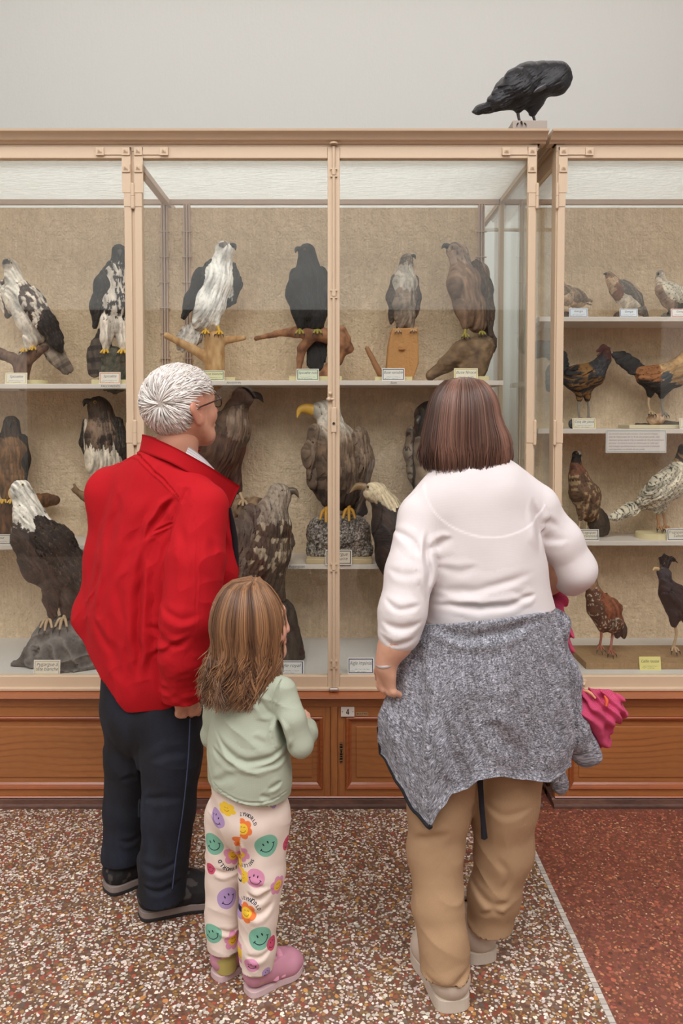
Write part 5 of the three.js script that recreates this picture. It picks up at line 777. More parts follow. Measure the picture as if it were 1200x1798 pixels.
// a hand: wrist, direction of the fingers, direction the palm faces, side of the thumb
function handOf(w, dir, palm, thumb, s, curl = [0.35, 0.4, 0.45, 0.5], spread = 1) {
  dir = nrm(dir); palm = nrm(sub(palm, mul(dir, dot(palm, dir)))); const side = nrm(cross(dir, palm)), t = mul(side, thumb), P = [], k = 0.007 * s;
  const X = (a, b, c) => add(w, add(mul(dir, a * s), add(mul(t, b * s), mul(palm, c * s))));
  P.push(cone(X(-0.03, 0, 0), X(0.02, 0.0, 0), 0.024 * s, 0.026 * s, { k: 0.015, n: palm, q: 0.72 }), cone(X(0.025, 0.016, 0), X(0.08, 0.022, 0), 0.024 * s, 0.017 * s, { k: 0.012, n: palm, q: 0.6 }), cone(X(0.025, -0.014, 0), X(0.075, -0.02, 0), 0.022 * s, 0.016 * s, { k: 0.012, n: palm, q: 0.6 }));
  [[0.031, 0.086, 0.042], [0.010, 0.09, 0.046], [-0.011, 0.087, 0.043], [-0.030, 0.079, 0.034]].forEach(([b, a, l], i) => {
    let p = X(a - 0.008, b, 0), ang = 0.12, r = [0.0098, 0.0092, 0.0083, 0.0072].map((q) => q * s * (i === 3 ? 0.88 : 1)), d0 = add(dir, mul(t, b * 2.2 * spread));
    for (let j = 0; j < 3; j++) { ang += curl[i] * (j === 0 ? 1 : 1.1); const d = nrm(add(mul(nrm(d0), Math.cos(ang)), mul(palm, Math.sin(ang)))), q = add(p, mul(d, l * s * [1, 0.68, 0.52][j])); P.push(cone(p, q, r[j], r[j + 1], { k: j ? 0.004 * s : k })); p = q; }
  });
  let p = X(0.022, 0.03, 0.004); for (const [a, b, c, r0, r1] of [[0.03, 0.026, 0.012, 0.014, 0.0115], [0.03, 0.008, 0.01, 0.0115, 0.01], [0.024, 0.0, 0.008, 0.01, 0.008]]) { const q = add(p, mul(add(mul(dir, a), add(mul(t, b), mul(palm, c))), s)); P.push(cone(p, q, r0 * s, r1 * s, { k: 0.006 * s })); p = q; }
  return P;
}
const bodyMesh = (A, coarse, fines, col, parent, mat = M.skin) => part('body', put(merge([solid(coarse, 0.011, { color: (x, y, z) => mul(col, 1 + 0.06 * vnoise(x * 40, y * 40, z * 40)) }), ...fines.map(([P, h, c]) => solid(P, h, { color: c || ((x, y, z) => mul(col, 1 + 0.1 * fbm(x * 70, y * 70, z * 70, 3))) }))]), A), mat, parent);
function eyesOf(H, A, parent, iris) { H.eyes.forEach((e) => { part('eye', put(new THREE.SphereGeometry(0.0118 * H.s, 14, 10).translate(...e), A), flat(0xe8e2dc, { roughness: 0.2 }), parent); part('iris', put(new THREE.SphereGeometry(0.0062 * H.s, 12, 8).translate(...add(e, mul(H.f, 0.0072 * H.s))), A), flat(iris, { roughness: 0.15 }), parent); }); }
// a shoe standing on the floor: heel point, toe direction, length, width
function shoe(o, A, parent) {
  const [hx, hz] = o.heel, d = nrm([o.dir[0], 0, o.dir[1]]), sd = [-d[2], 0, d[0]], L = o.len, w = o.wid, X = (a, y, b = 0) => [hx + d[0] * a * L + sd[0] * b, y, hz + d[2] * a * L + sd[2] * b];
  const t = o.sole, up = [cone(X(0.15, t + 0.03), X(0.42, t + 0.03), w * 0.44, w * 0.43, { k: 0.02 }), cone(X(0.42, t + 0.03), X(0.72, t + 0.018), w * 0.42, w * 0.47, { k: 0.03 }), cone(X(0.72, t + 0.016), X(0.86, t + 0.012), w * 0.47, w * 0.36, { k: 0.03, n: [0, 1, 0], q: 0.8 }), cone(X(0.17, t + 0.04), X(0.2, t + o.high), w * 0.42, w * 0.4, { k: 0.02 }), cone(X(0.3, t + o.high * 0.9), X(0.55, t + 0.045), w * 0.34, w * 0.3, { k: 0.025 })];
  const cutTop = (x, y, z) => { const a = ((x - hx) * d[0] + (z - hz) * d[2]) / L; return y - (t + o.high * (a < 0.32 ? 1 : 1.15)); };
  const g = solid(up, 0.004, { field: (f) => (x, y, z) => Math.max(f(x, y, z) - 0.0015 * (o.quilt ? vnoise(x * 90, y * 90, z * 90) : 0), t - 0.004 - y, cutTop(x, y, z)), color: o.color || (() => o.base) });
  const half = (q) => { const pts = [[0.0, 0.0], [0.02, 0.27], [0.1, 0.4], [0.3, 0.42], [0.5, 0.42], [0.68, 0.5], [0.84, 0.47], [0.95, 0.3], [1, 0]]; return pts.map(([a, b]) => [a * L, b * w * q]); };
  const sh = new THREE.Shape(); const up1 = half(1.02), pts = [...up1, ...up1.slice(1, -1).reverse().map(([a, b]) => [a, -b])]; sh.setFromPoints(new THREE.SplineCurve(pts.map(([a, b]) => new THREE.Vector2(a, b)).concat(new THREE.Vector2(...pts[0]))).getPoints(60));
  const slab = (y0, y1, grow) => { const q = new THREE.ExtrudeGeometry(sh, { depth: y1 - y0 - 0.004, bevelEnabled: true, bevelSize: grow, bevelThickness: 0.002, bevelSegments: 2 }); q.rotateX(-Math.PI / 2); const p = q.attributes.position; for (let i = 0; i < p.count; i++) { const a = p.getX(i), y = p.getY(i) + y0 + 0.002, b = -p.getZ(i); p.setXYZ(i, hx + d[0] * a + sd[0] * b, y + 0.012 * sst(0.75, 1.05, a / L), hz + d[2] * a + sd[2] * b); } q.computeVertexNormals(); return q; };
  const S = part('shoe', put(g, A), o.mat, parent);
  if (o.outsole) { part('outsole', put(slab(0.0005, 0.011, 0.002), A), o.outsole, S); part('midsole', put(slab(0.011, t, 0.001), A), o.soleMat, S); } else part('sole', put(slab(0.0005, t, 0.001), A), o.soleMat, S);
  if (o.laces) { const l = []; for (let i = 0; i < 6; i++) { const a = 0.46 + i * 0.055, y = t + 0.085 - i * 0.008; l.push(tube(curve([X(a, y - 0.035, -w * 0.4), X(a + 0.02, y - 0.005, -w * 0.2), X(a + 0.03, y, 0), X(a + 0.02, y - 0.005, w * 0.2), X(a, y - 0.035, w * 0.4)], 10), series([0.0022, 0.0024, 0.0022], 10), 5)); } part('laces', put(merge(l), A), o.laces, S); }
  if (o.straps) o.straps.forEach((a) => part('strap', put(tube(curve([X(a, t + 0.012, -w * 0.5), X(a + 0.02, t + 0.052, -w * 0.3), X(a + 0.03, t + 0.064, 0), X(a + 0.02, t + 0.052, w * 0.3), X(a, t + 0.012, w * 0.5)], 12), series([0.009, 0.009], 12), 6, { flat: 0.35, up: [0, 1, 0] }), A), o.strapMat || o.mat, S));
  return S;
}
// hair: many thin tapering locks along paths
function locks(paths, cols, seed, o = {}) {
  const R = rng(seed), list = [];
  for (const p of paths) { const c = mul(mixc(cols[0], cols[1], o.tone ? clamp(o.tone(p) + 0.5 * (R() - 0.5)) : Math.pow(R(), o.pow ?? 1)), 0.8 + 0.4 * R()), n = o.n || 12, w = (o.w || 0.004) * (0.6 + 0.8 * R()); list.push(tube(curve(p, n), series([w * 0.7, w, w, w * 0.85, w * 0.15], n), o.sides || 5, { color: c, flat: 0.6 })); }
  return merge(list);
}
const cloth = tex(256, 256, (u, v, x, y) => gray(0.5 + 0.25 * Math.sin(x * Math.PI / 2) * 0.6 + 0.25 * Math.sin(y * Math.PI / 2) * 0.6 + 0.3 * (hash(x, y, 2) - 0.5)), false); cloth.repeat.set(1 / 0.12, 1 / 0.12);
const twill = tex(256, 256, (u, v, x, y) => gray(0.5 + 0.4 * Math.sin((x + y) * Math.PI / 4) + 0.2 * (hash(x, y, 5) - 0.5)), false); twill.repeat.set(1 / 0.1, 1 / 0.1);
const wrapAll = (ax, az, R = 0.16) => (g) => wrapUV(g, () => [ax, az, R, 0]);

// ================================================================ the man in the red jacket
{
  const a = 35 * Math.PI / 180, F = [Math.sin(a), 0, -Math.cos(a)], A = [at(250, 1590, 0.68)[0], 0, 0.68], n = F, q = 0.74;
  const g = group('person', 'person in red jacket, dark jeans and glasses, white hair, looking up to the right', 'person', A);
  const H = headOf(at(319, 722, 0.69), 44 * Math.PI / 180, 0.26, 1.08, { brow: srgb(0x9a8a80) });
  // --- body
  const wrist = at(322, 1204, 0.8), lw = at(262, 1150, 0.36);
  const hand = handOf(add(wrist, [0, -0.008, 0]), [0.16, -1, -0.12], [-0.4, 0, -1], 1, 1.0, [0.75, 0.8, 0.8, 0.85]);
  const lhand = handOf(lw, [0.7, -0.3, -0.5], [0.2, -1, 0], -1, 1.0, [0.3, 0.3, 0.35, 0.4]);
  const core = [...limb([[312, 775, 0.69, 34], [302, 815, 0.67, 36]], { k: 0.03 }), ...limb([[290, 850, 0.66, 62], [268, 1000, 0.66, 82], [258, 1150, 0.65, 84], [256, 1230, 0.65, 74]], { n, q, k: 0.05 }), ...limb([[204, 880, 0.57, 28], [290, 845, 0.66, 36], [352, 900, 0.765, 26]], { k: 0.03 }), ...limb([[352, 902, 0.775, 26], [338, 985, 0.82, 30], [324, 1085, 0.84, 25], [322, 1198, 0.81, 16]], { k: 0.03 }), ...limb([[198, 868, 0.56, 32], [174, 1065, 0.55, 27], [215, 1125, 0.43, 22], [258, 1150, 0.37, 16]], { k: 0.03 }), ...limb([[300, 1235, 0.69, 40], [292, 1420, 0.74, 30], [288, 1550, 0.76, 18]], { k: 0.04 }), ...limb([[240, 1235, 0.62, 38], [222, 1400, 0.61, 24], [214, 1500, 0.615, 16]], { k: 0.04 }), cone(H.L(0, -0.05, -0.02), at(310, 800, 0.68), 0.056, 0.06, { k: 0.02 })];
  bodyMesh(A, core, [[[...H.P, cone(H.L(0, -0.04, -0.025), at(312, 800, 0.68), 0.055, 0.058, { k: 0.03 })], 0.0034, H.color(SKIN[0])], [hand, 0.003], [lhand, 0.003]], SKIN[0], g);
  eyesOf(H, A, g, 0x4a5a66);
  // --- jacket
  const creases = foldLines([[[[226, 852], [205, 900], [181, 985]], 0.007, 0.016], [[[286, 860], [262, 905], [235, 960], [196, 1020]], 0.010, 0.018], [[[318, 866], [282, 912], [262, 950]], 0.016, 0.011], [[[262, 950], [254, 1040], [256, 1190]], 0.022, 0.013], [[[343, 850], [326, 880]], 0.008, 0.012], [[[300, 880], [292, 950]], 0.005, 0.014], [[[262, 1080], [310, 1100], [350, 1108]], 0.007, 0.011], [[[270, 1140], [320, 1112], [360, 1090]], 0.009, 0.011], [[[300, 1040], [335, 1060], [372, 1050]], 0.006, 0.012], [[[292, 1180], [330, 1165], [362, 1150]], 0.007, 0.011], [[[200, 1110], [214, 1150], [222, 1190]], 0.007, 0.017], [[[160, 1080], [190, 1120], [206, 1145]], 0.006, 0.013], [[[235, 1100], [238, 1220]], 0.006, 0.018], [[[176, 980], [165, 1030], [150, 1075]], 0.008, 0.012], [[[330, 905], [345, 980]], 0.005, 0.014], [[[378, 925], [396, 1000]], 0.006, 0.012], [[[212, 1010], [226, 1090]], 0.005, 0.018]], 0.74, { zmin: 0.6 });
  const seams = foldLines([[[[158, 848], [190, 815], [228, 799], [285, 835], [338, 892]], 0.006, 0.0036], [[[338, 868], [352, 905], [362, 1000], [358, 1100]], 0.0022, 0.0030], [[[268, 938], [300, 918], [318, 912]], 0.005, 0.0035], [[[292, 1190], [352, 1205]], 0.003, 0.003]], 0.76, { zmin: 0.5 });
  const hemY = (x) => lerp(at(200, 1256, 0.8)[1], at(345, 1240, 0.8)[1], clamp((x - at(200, 0, 0.74)[0]) / 0.25)) + 0.95 * Math.max(0, at(222, 0, 0.76)[0] - x) * sst(0, 0.05, at(222, 0, 0.76)[0] - x);
  const torso = [...limb([[288, 850, 0.67, 62], [274, 910, 0.66, 92], [262, 1000, 0.66, 102], [256, 1090, 0.65, 112], [256, 1165, 0.65, 106], [268, 1290, 0.65, 66]], { n, q, k: 0.04 }), ...limb([[200, 864, 0.57, 43], [288, 836, 0.67, 50], [360, 884, 0.765, 40]], { k: 0.045 }), ...limb([[384, 900, 0.64, 20], [390, 1000, 0.62, 24], [376, 1130, 0.6, 30], [356, 1215, 0.6, 30]], { k: 0.05 }), ...limb([[199, 868, 0.57, 44], [192, 970, 0.56, 37], [173, 1078, 0.55, 39], [214, 1128, 0.44, 36], [246, 1146, 0.38, 28]], { k: 0.045 }), ...limb([[176, 1092, 0.57, 36], [206, 1180, 0.6, 40], [232, 1225, 0.62, 38]], { k: 0.06 }), ...limb([[358, 892, 0.78, 44], [343, 985, 0.825, 51], [329, 1085, 0.85, 50], [322, 1150, 0.845, 44]], { k: 0.014 })];
  const cuff = limb([[322, 1150, 0.845, 44], [321, 1205, 0.81, 35], [322, 1236, 0.805, 33]], { k: 0.02 });
  const jf = (f) => { const fc = field(cuff), cuffY = at(321, 1228, 0.8)[1]; return (x, y, z) => { const d1 = Math.max(f(x, y, z), hemY(x) - y), d2 = Math.max(fc(x, y, z) - 0.004 * vnoise(x * 30, y * 60, z * 30), cuffY - y), h = Math.max(0.012 - Math.abs(d1 - d2), 0) / 0.012; return Math.min(d1, d2) - h * h * 0.003; }; };
  let jk = solid([...torso], 0.0046, { pad: 0.03, margin: 0.03, disp: (x, y, z) => creases(x, y, z) + seams(x, y, z) + 0.0045 * vnoise(x * 11 + y * 3, y * 6, z * 11) + 0.007 * wrinkle(x, y, z, 13, 4, 0.9, 2) + 0.004 * wrinkle(x, y, z, 16, 12, -0.6, 7), field: jf });
  part('jacket', put(wrapAll(at(262, 0, 0.66)[0], 0.66, 0.2)(jk), A), phy({ color: 0xb4101b, roughness: 0.88, specularIntensity: 0.5, bumpMap: cloth, bumpScale: 0.0004 }), g);
  // stand-up collar, with its dark lining and the checked shirt inside
  const ribbon = (low, high, t, mat, name, parent = g, uvs) => {
    const N = 26, a = curve(low, N), b = curve(high, N), P = [], I = [], rows = 6;
    const nor = (i) => { const T = sub(a[Math.min(N - 1, i + 1)], a[Math.max(0, i - 1)]), U = sub(b[i], a[i]); return nrm(cross(U, T)); };
    for (const s of [0.5, -0.5]) for (let i = 0; i < N; i++) { const m = nor(i); for (let j = 0; j <= rows; j++) { const w = j / rows, bulge = Math.sin(w * Math.PI) * 0.002; P.push(...add(add(mul(a[i], 1 - w), mul(b[i], w)), mul(m, s * t + bulge))); } }
    const at2 = (s, i, j) => s * N * (rows + 1) + i * (rows + 1) + j;
    for (let i = 0; i < N - 1; i++) { for (let j = 0; j < rows; j++) { I.push(at2(0, i, j), at2(0, i, j + 1), at2(0, i + 1, j), at2(0, i + 1, j), at2(0, i, j + 1), at2(0, i + 1, j + 1), at2(1, i, j), at2(1, i + 1, j), at2(1, i, j + 1), at2(1, i + 1, j), at2(1, i + 1, j + 1), at2(1, i, j + 1)); } for (const j of [0, rows]) I.push(at2(0, i, j), at2(0, i + 1, j), at2(1, i, j), at2(0, i + 1, j), at2(1, i + 1, j), at2(1, i, j)); }
    for (const i of [0, N - 1]) for (let j = 0; j < rows; j++) I.push(at2(0, i, j), at2(1, i, j), at2(0, i, j + 1), at2(0, i, j + 1), at2(1, i, j), at2(1, i, j + 1));
    const q = new THREE.BufferGeometry(); q.setAttribute('position', new THREE.Float32BufferAttribute(P, 3)); q.setIndex(I); q.computeVertexNormals(); const uv = new Float32Array(P.length / 3 * 2); for (let s = 0; s < 2; s++) for (let i = 0; i < N; i++) for (let j = 0; j <= rows; j++) { uv[2 * at2(s, i, j)] = i / N * 0.4; uv[2 * at2(s, i, j) + 1] = j / rows * 0.05; } q.setAttribute('uv', new THREE.BufferAttribute(uv, 2));
    return part(name, put(q, A), mat, parent);
  };
  const red = phy({ color: 0xb4101b, roughness: 0.88, specularIntensity: 0.5 });
  ribbon([at(330, 812, 0.56), at(278, 806, 0.58), at(246, 794, 0.66), at(262, 798, 0.74), at(305, 815, 0.78), at(352, 845, 0.75), at(388, 878, 0.68), at(402, 893, 0.64)], [at(352, 790, 0.57), at(296, 775, 0.6), at(252, 763, 0.67), at(268, 768, 0.74), at(316, 790, 0.775), at(366, 818, 0.74), at(400, 840, 0.68), at(421, 853, 0.64)], 0.007, red, 'collar');
  ribbon([at(388, 886, 0.655), at(396, 893, 0.635), at(402, 899, 0.62)], [at(405, 858, 0.655), at(415, 857, 0.635), at(421, 856, 0.62)], 0.004, flat(0x16131a), 'collar_lining');
  part('front_lining', put(tube(curve([at(404, 892, 0.66), at(411, 940, 0.645), at(413, 1000, 0.63), at(407, 1045, 0.62)], 14), series([0.004, 0.011, 0.012, 0.005], 14), 8, { flat: 0.4, up: [0, 0, 1] }), A), flat(0x1a151c), g);
  const check = tex(256, 256, (u, v, x, y) => { const l = (x % 32 < 4 || y % 32 < 4); return l ? [0.52, 0.47, 0.52] : [0.9, 0.88, 0.87]; }); check.repeat.set(1 / 0.075, 1 / 0.075);
  ribbon([at(300, 800, 0.735), at(330, 808, 0.74), at(356, 822, 0.72), at(372, 828, 0.69)], [at(302, 770, 0.73), at(330, 783, 0.735), at(356, 803, 0.71), at(376, 824, 0.675)], 0.004, std({ map: check, roughness: 0.85 }), 'shirt_collar');
  part('shirt_tail', put(tube(curve([at(268, 1258, 0.78), at(282, 1261, 0.785), at(298, 1256, 0.79)], 8), series([0.004, 0.008, 0.004], 8), 6, { flat: 0.5 }), A), flat(0xc8c0bc), g);
  // --- jeans
  const jf2 = foldLines([[[[262, 1330], [300, 1318], [340, 1325]], 0.004, 0.012], [[[240, 1300], [244, 1420], [242, 1560]], 0.012, 0.010], [[[250, 1400], [290, 1392], [330, 1402]], 0.005, 0.011], [[[195, 1395], [220, 1388], [240, 1396]], 0.004, 0.01], [[[245, 1500], [290, 1512], [325, 1496]], 0.006, 0.010], [[[250, 1540], [290, 1548], [330, 1532]], 0.007, 0.009], [[[190, 1505], [215, 1512], [238, 1504]], 0.005, 0.009]], 0.78, { zmin: 0.62 });
  const jeans = solid([...limb([[258, 1190, 0.65, 88], [256, 1240, 0.65, 90]], { n, q: 0.8, k: 0.05 }), ...limb([[303, 1240, 0.69, 60], [299, 1330, 0.715, 54], [294, 1420, 0.74, 48], [286, 1510, 0.755, 43], [287, 1590, 0.765, 43]], { k: 0.022 }), ...limb([[234, 1240, 0.62, 50], [226, 1330, 0.615, 42], [220, 1420, 0.61, 37], [214, 1500, 0.615, 34], [213, 1560, 0.62, 34]], { k: 0.022 })], 0.005, { disp: (x, y, z) => jf2(x, y, z) + 0.004 * vnoise(x * 14, y * 9, z * 14) + 0.0035 * wrinkle(x, y, z, 6, 17, 0.5, 4), margin: 0.02, field: (f) => (x, y, z) => Math.max(f(x, y, z), (x > at(241, 0, 0.7)[0] ? 0.066 - 0.12 * (z - 0.76) + 0.004 * vnoise(x * 20, 0, z * 20) : 0.092) - y), color: (x, y, z) => { const w = fbm(x * 25, y * 9, z * 25, 4), k = 1 + 0.5 * w; return mixc(mul(srgb(0x0e1019), k), srgb(0x1f2a40), clamp(0.5 * w + 0.1)); } });
  part('jeans', put(wrapUV(jeans, (x, y) => (x > at(241, 0, 0.7)[0] ? [at(294, 0, 0.73)[0], 0.73, 0.09, 0.5] : [at(220, 0, 0.61)[0], 0.61, 0.08, 0])), A), std({ vertexColors: true, roughness: 0.82, bumpMap: twill, bumpScale: 0.0005 }), g);
  part('side_seam', put(tube(curve([at(334, 1262, 0.79), at(331, 1330, 0.80), at(322, 1420, 0.81), at(310, 1500, 0.815), at(303, 1560, 0.825)], 40), series([0.0022, 0.0022], 40), 6), A), flat(0x39415a, { roughness: 0.9 }), g);
  // --- hiking shoes
  const hike = { len: 0.29, wid: 0.108, sole: 0.03, high: 0.075, mat: M.bark, soleMat: flat(0x8a7c74, { roughness: 0.7 }), outsole: flat(0x231f1e, { roughness: 0.8 }), laces: flat(0x55504e), quilt: 1, color: (x, y, z) => (vnoise(x * 50, y * 50, z * 50) > 0.35 ? srgb(0x4a4442) : srgb(0x1d1a1b)) };
  shoe({ ...hike, heel: [at(246, 1604, 0.76)[0], 0.775], dir: [0.9, -0.32] }, A, g);
  shoe({ ...hike, heel: [at(186, 1560, 0.65)[0], 0.655], dir: [0.72, -0.62] }, A, g);
  // --- hair: short and white, growing out of a whorl at the back
  const R = rng(77), whorl = nrm([0.5, 0.12, -0.84]), sk = (d, off) => { const e = nrm(d), L1 = H.L(e[0] * (0.078 + off), 0.033 + e[1] * (0.088 + off), -0.004 + e[2] * (0.1 + off)); return L1; }, paths = [], paths2 = [];
  const hairy = (d) => { const y = d[1], z = d[2]; return z < 0.62 - 0.35 * Math.max(0, 0.5 - y) && y > (z < -0.25 ? -0.86 : -0.62 - 0.55 * z * (z < 0 ? 0.2 : 1)) && !(Math.abs(d[0]) > 0.5 && y < 0.22 && y > -0.85 && z > -0.5) && !(y < 0.18 && z > 0.2); };
  while (paths.length < 4600) { const d = nrm([R() * 2 - 1, R() * 2 - 1, R() * 2 - 1]); if (!hairy(d)) continue; let t = sub(d, mul(whorl, dot(d, whorl))); t = nrm(sub(t, mul(d, dot(t, d)))); if (dot(sub(t, [0, 0, 0]), [0, 0, 0]) !== 0) continue; const sw = cross(d, t), dir = nrm(add(add(t, mul(sw, 0.9 * (R() - 0.35))), d[1] < 0.1 ? [0, -0.5, 0] : [0, 0, 0.15])), l = 0.3 + 0.25 * R(); paths.push([sk(d, 0.006), sk(add(d, mul(dir, l * 0.5)), 0.012 + 0.005 * R()), sk(add(d, mul(dir, l)), 0.012 + 0.007 * R()), sk(add(d, mul(dir, l * 1.4)), 0.010 + 0.007 * R())]); }
  part('hair', put(merge([locks(paths, [srgb(0xb4a89e), srgb(0xf2ede6)], 5, { n: 7, w: 0.0021, sides: 4, pow: 0.6 }), paint(solid([ball(H.L(0, 0.036, -0.012), 0.096 * H.s, { n: H.r, q: 0.86, k: 0.02 })], 0.006, { field: (f) => (x, y, z) => { const [a1, b1, c1] = H.to([x, y, z]), d = nrm([a1 / 0.08, (b1 - 0.033) / 0.09, (c1 + 0.004) / 0.1]); return Math.max(f(x, y, z), hairy(d) ? -1 : 0.004); } }), () => srgb(0xb8aca2))].map((q) => { const w = q.index ? q.toNonIndexed() : q; w.deleteAttribute('uv'); return w; })), A), M.hair, g);
  // --- glasses
  const G = [], rim = (sx) => { const p = []; for (let i = 0; i <= 24; i++) { const th = i / 24 * 6.283; p.push(H.L(sx * 0.033 + 0.024 * Math.cos(th), 0.004 + 0.019 * Math.sin(th), 0.108 - 0.004 * Math.abs(Math.cos(th)))); } return tube(p, series([0.002, 0.002], 25), 6); };
  const fm = std({ color: 0x3c1a14, roughness: 0.25 });
  const gl = part('glasses', put(merge([rim(-1), rim(1), tube([H.L(-0.01, 0.008, 0.112), H.L(0, 0.011, 0.114), H.L(0.01, 0.008, 0.112)], [0.002, 0.002, 0.002], 6), ...[-1, 1].map((s) => tube(curve([H.L(s * 0.057, 0.012, 0.105), H.L(s * 0.076, 0.014, 0.09), H.L(s * 0.087, 0.012, 0.03), H.L(s * 0.086, 0.008, -0.005), H.L(s * 0.08, -0.008, -0.022)], 16), series([0.0028, 0.0026, 0.0022], 16), 6))]), A), fm, g);
  for (const s of [-1, 1]) part('lens', put(new THREE.CircleGeometry(0.0235, 24).applyMatrix4(new THREE.Matrix4().makeBasis(new THREE.Vector3(...H.r), new THREE.Vector3(...H.u), new THREE.Vector3(...H.f)).setPosition(...H.L(s * 0.033, 0.004, 0.1065))), A), M.glass, gl);
}

// ================================================================ the girl
{
  const a = 48 * Math.PI / 180, F = [Math.sin(a), 0, -Math.cos(a)], A = [at(430, 1730, 1.08)[0], 0, 1.07], n = F, q = 0.8;
  const g = group('person', 'small child in pale green top and printed leggings with long brown hair', 'person', A);
  const H = headOf(at(439, 1098, 1.05), 74 * Math.PI / 180, 0.16, 0.95, { cheek: 1.2, nose: 0.1, brow: srgb(0x9a7050) });
  const rw = at(541, 1280, 0.97), lwp = at(470, 1290, 0.86);
  const rh = handOf(rw, [-0.25, 1, -0.35], [-0.6, 0, -0.5], 1, 0.5, [0.55, 0.6, 0.6, 0.6]), lh = handOf(lwp, [0.8, 0.4, -0.3], [0, 0.6, 0.8], -1, 0.62);
  const core = [...limb([[440, 1150, 1.04, 22], [440, 1190, 1.04, 24]], { k: 0.02 }), ...limb([[436, 1205, 1.04, 44], [436, 1300, 1.05, 60], [436, 1400, 1.05, 62]], { n, q, k: 0.03 }), ...limb([[380, 1215, 0.99, 16], [438, 1196, 1.04, 26], [496, 1212, 1.1, 17]], { k: 0.03 }), ...limb([[497, 1212, 1.1, 17], [516, 1270, 1.12, 17], [529, 1306, 1.12, 16], [541, 1276, 0.99, 11]], { k: 0.02 }), ...limb([[382, 1215, 0.99, 17], [378, 1290, 0.94, 16], [440, 1290, 0.88, 12], [466, 1290, 0.865, 10]], { k: 0.02 }), ...limb([[400, 1410, 1.02, 32], [393, 1540, 1.03, 22], [396, 1685, 1.045, 15]], { k: 0.03 }), ...limb([[464, 1410, 1.07, 36], [458, 1540, 1.09, 26], [451, 1705, 1.1, 16]], { k: 0.03 })];
  bodyMesh(A, core, [[[...H.P, cone(H.L(0, -0.05, -0.022), at(440, 1188, 1.04), 0.036, 0.04, { k: 0.02 })], 0.0032, H.color(SKIN[2])], [rh, 0.0024], [lh, 0.0026]], SKIN[2], g);
  eyesOf(H, A, g, 0x5a6a5a);
  // --- top
  const cr = foldLines([[[[372, 1290], [400, 1318], [424, 1334], [470, 1326], [512, 1312]], 0.009, 0.009], [[[362, 1322], [400, 1340], [424, 1346]], 0.006, 0.007], [[[424, 1345], [470, 1340], [512, 1330]], 0.006, 0.007], [[[370, 1382], [400, 1362], [420, 1356]], 0.004, 0.008], [[[450, 1225], [464, 1248], [478, 1262]], 0.006, 0.008], [[[484, 1256], [494, 1290], [505, 1322]], 0.016, 0.008], [[[478, 1240], [490, 1205]], 0.003, 0.004], [[[440, 1290], [470, 1305]], 0.003, 0.008], [[[455, 1385], [480, 1396]], 0.004, 0.007], [[[500, 1370], [470, 1378]], 0.004, 0.006]], 1.14, { zmin: 1.02 });
  const hem = foldLines([[[[350, 1376], [400, 1392], [450, 1399], [500, 1395], [530, 1388]], 0.0022, 0.0028]], 1.14, { zmin: 1.0 });
  const hemY = (x) => { const t = (x - at(356, 0, 1.12)[0]) / (at(516, 0, 1.12)[0] - at(356, 0, 1.12)[0]); return lerp(at(0, 1388, 1.12)[1], at(0, 1404, 1.12)[1], sst(-0.1, 0.8, t)); };
  const top = solid([...limb([[437, 1196, 1.045, 40], [436, 1225, 1.05, 60], [436, 1290, 1.05, 72], [437, 1345, 1.05, 80], [436, 1420, 1.05, 87]], { n, q, k: 0.03 }), ...limb([[380, 1216, 0.995, 22], [438, 1192, 1.045, 32], [494, 1212, 1.1, 22]], { k: 0.03 }), ...limb([[497, 1214, 1.1, 23], [513, 1262, 1.12, 24], [529, 1306, 1.12, 22.5], [541, 1288, 1.02, 16], [542, 1276, 0.99, 14]], { k: 0.012 }), ...limb([[382, 1216, 0.99, 23], [378, 1290, 0.94, 22], [435, 1290, 0.885, 16], [455, 1290, 0.87, 14]], { k: 0.02 })], 0.0042, { disp: (x, y, z) => cr(x, y, z) + hem(x, y, z) + 0.003 * vnoise(x * 20, y * 16, z * 20) + 0.0035 * wrinkle(x, y, z, 7, 20, 0.4, 9), margin: 0.022, field: (f) => (x, y, z) => Math.max(f(x, y, z), hemY(x) - y) });
  const cot = { roughness: 0.9, bumpMap: cloth, bumpScale: 0.0004, specularIntensity: 0.5 };
  part('top', put(wrapAll(at(436, 0, 1.05)[0], 1.05, 0.11)(top), A), phy({ color: 0xaab09c, ...cot }), g);
  part('armhole_seam', put(tube(curve([at(494, 1192, 1.115), at(484, 1210, 1.145), at(478, 1230, 1.155), at(480, 1252, 1.155)], 16), series([0.0012, 0.0015, 0.001], 16), 6), A), flat(0x9aa38c, { roughness: 0.95 }), g);
  // --- leggings with their print of coloured faces and flowers
  const cv = document.createElement('canvas'); cv.width = 2048; cv.height = 1536; const cx = cv.getContext('2d'); cx.fillStyle = '#e2d0c2'; cx.fillRect(0, 0, 2048, 1536);
  const K = 2560, S = per(1.1), legs = { l: { u: 393, z: 1.03, r: 0.052, sh: 0.2 }, r: { u: 459, z: 1.085, r: 0.062, sh: 0.6 } };
  const spot = (leg, u, v) => { const L = legs[leg], dx = (u - L.u) * per(L.z + L.r * 0.8), t = v < 1470 ? Math.atan2(dx, 0.085) : Math.asin(clamp(dx / (L.r * 1.06), -0.98, 0.98)); return [(t * L.r + L.sh) * K, 1536 - at(u, v, L.z + L.r * 0.7)[1] * K]; };
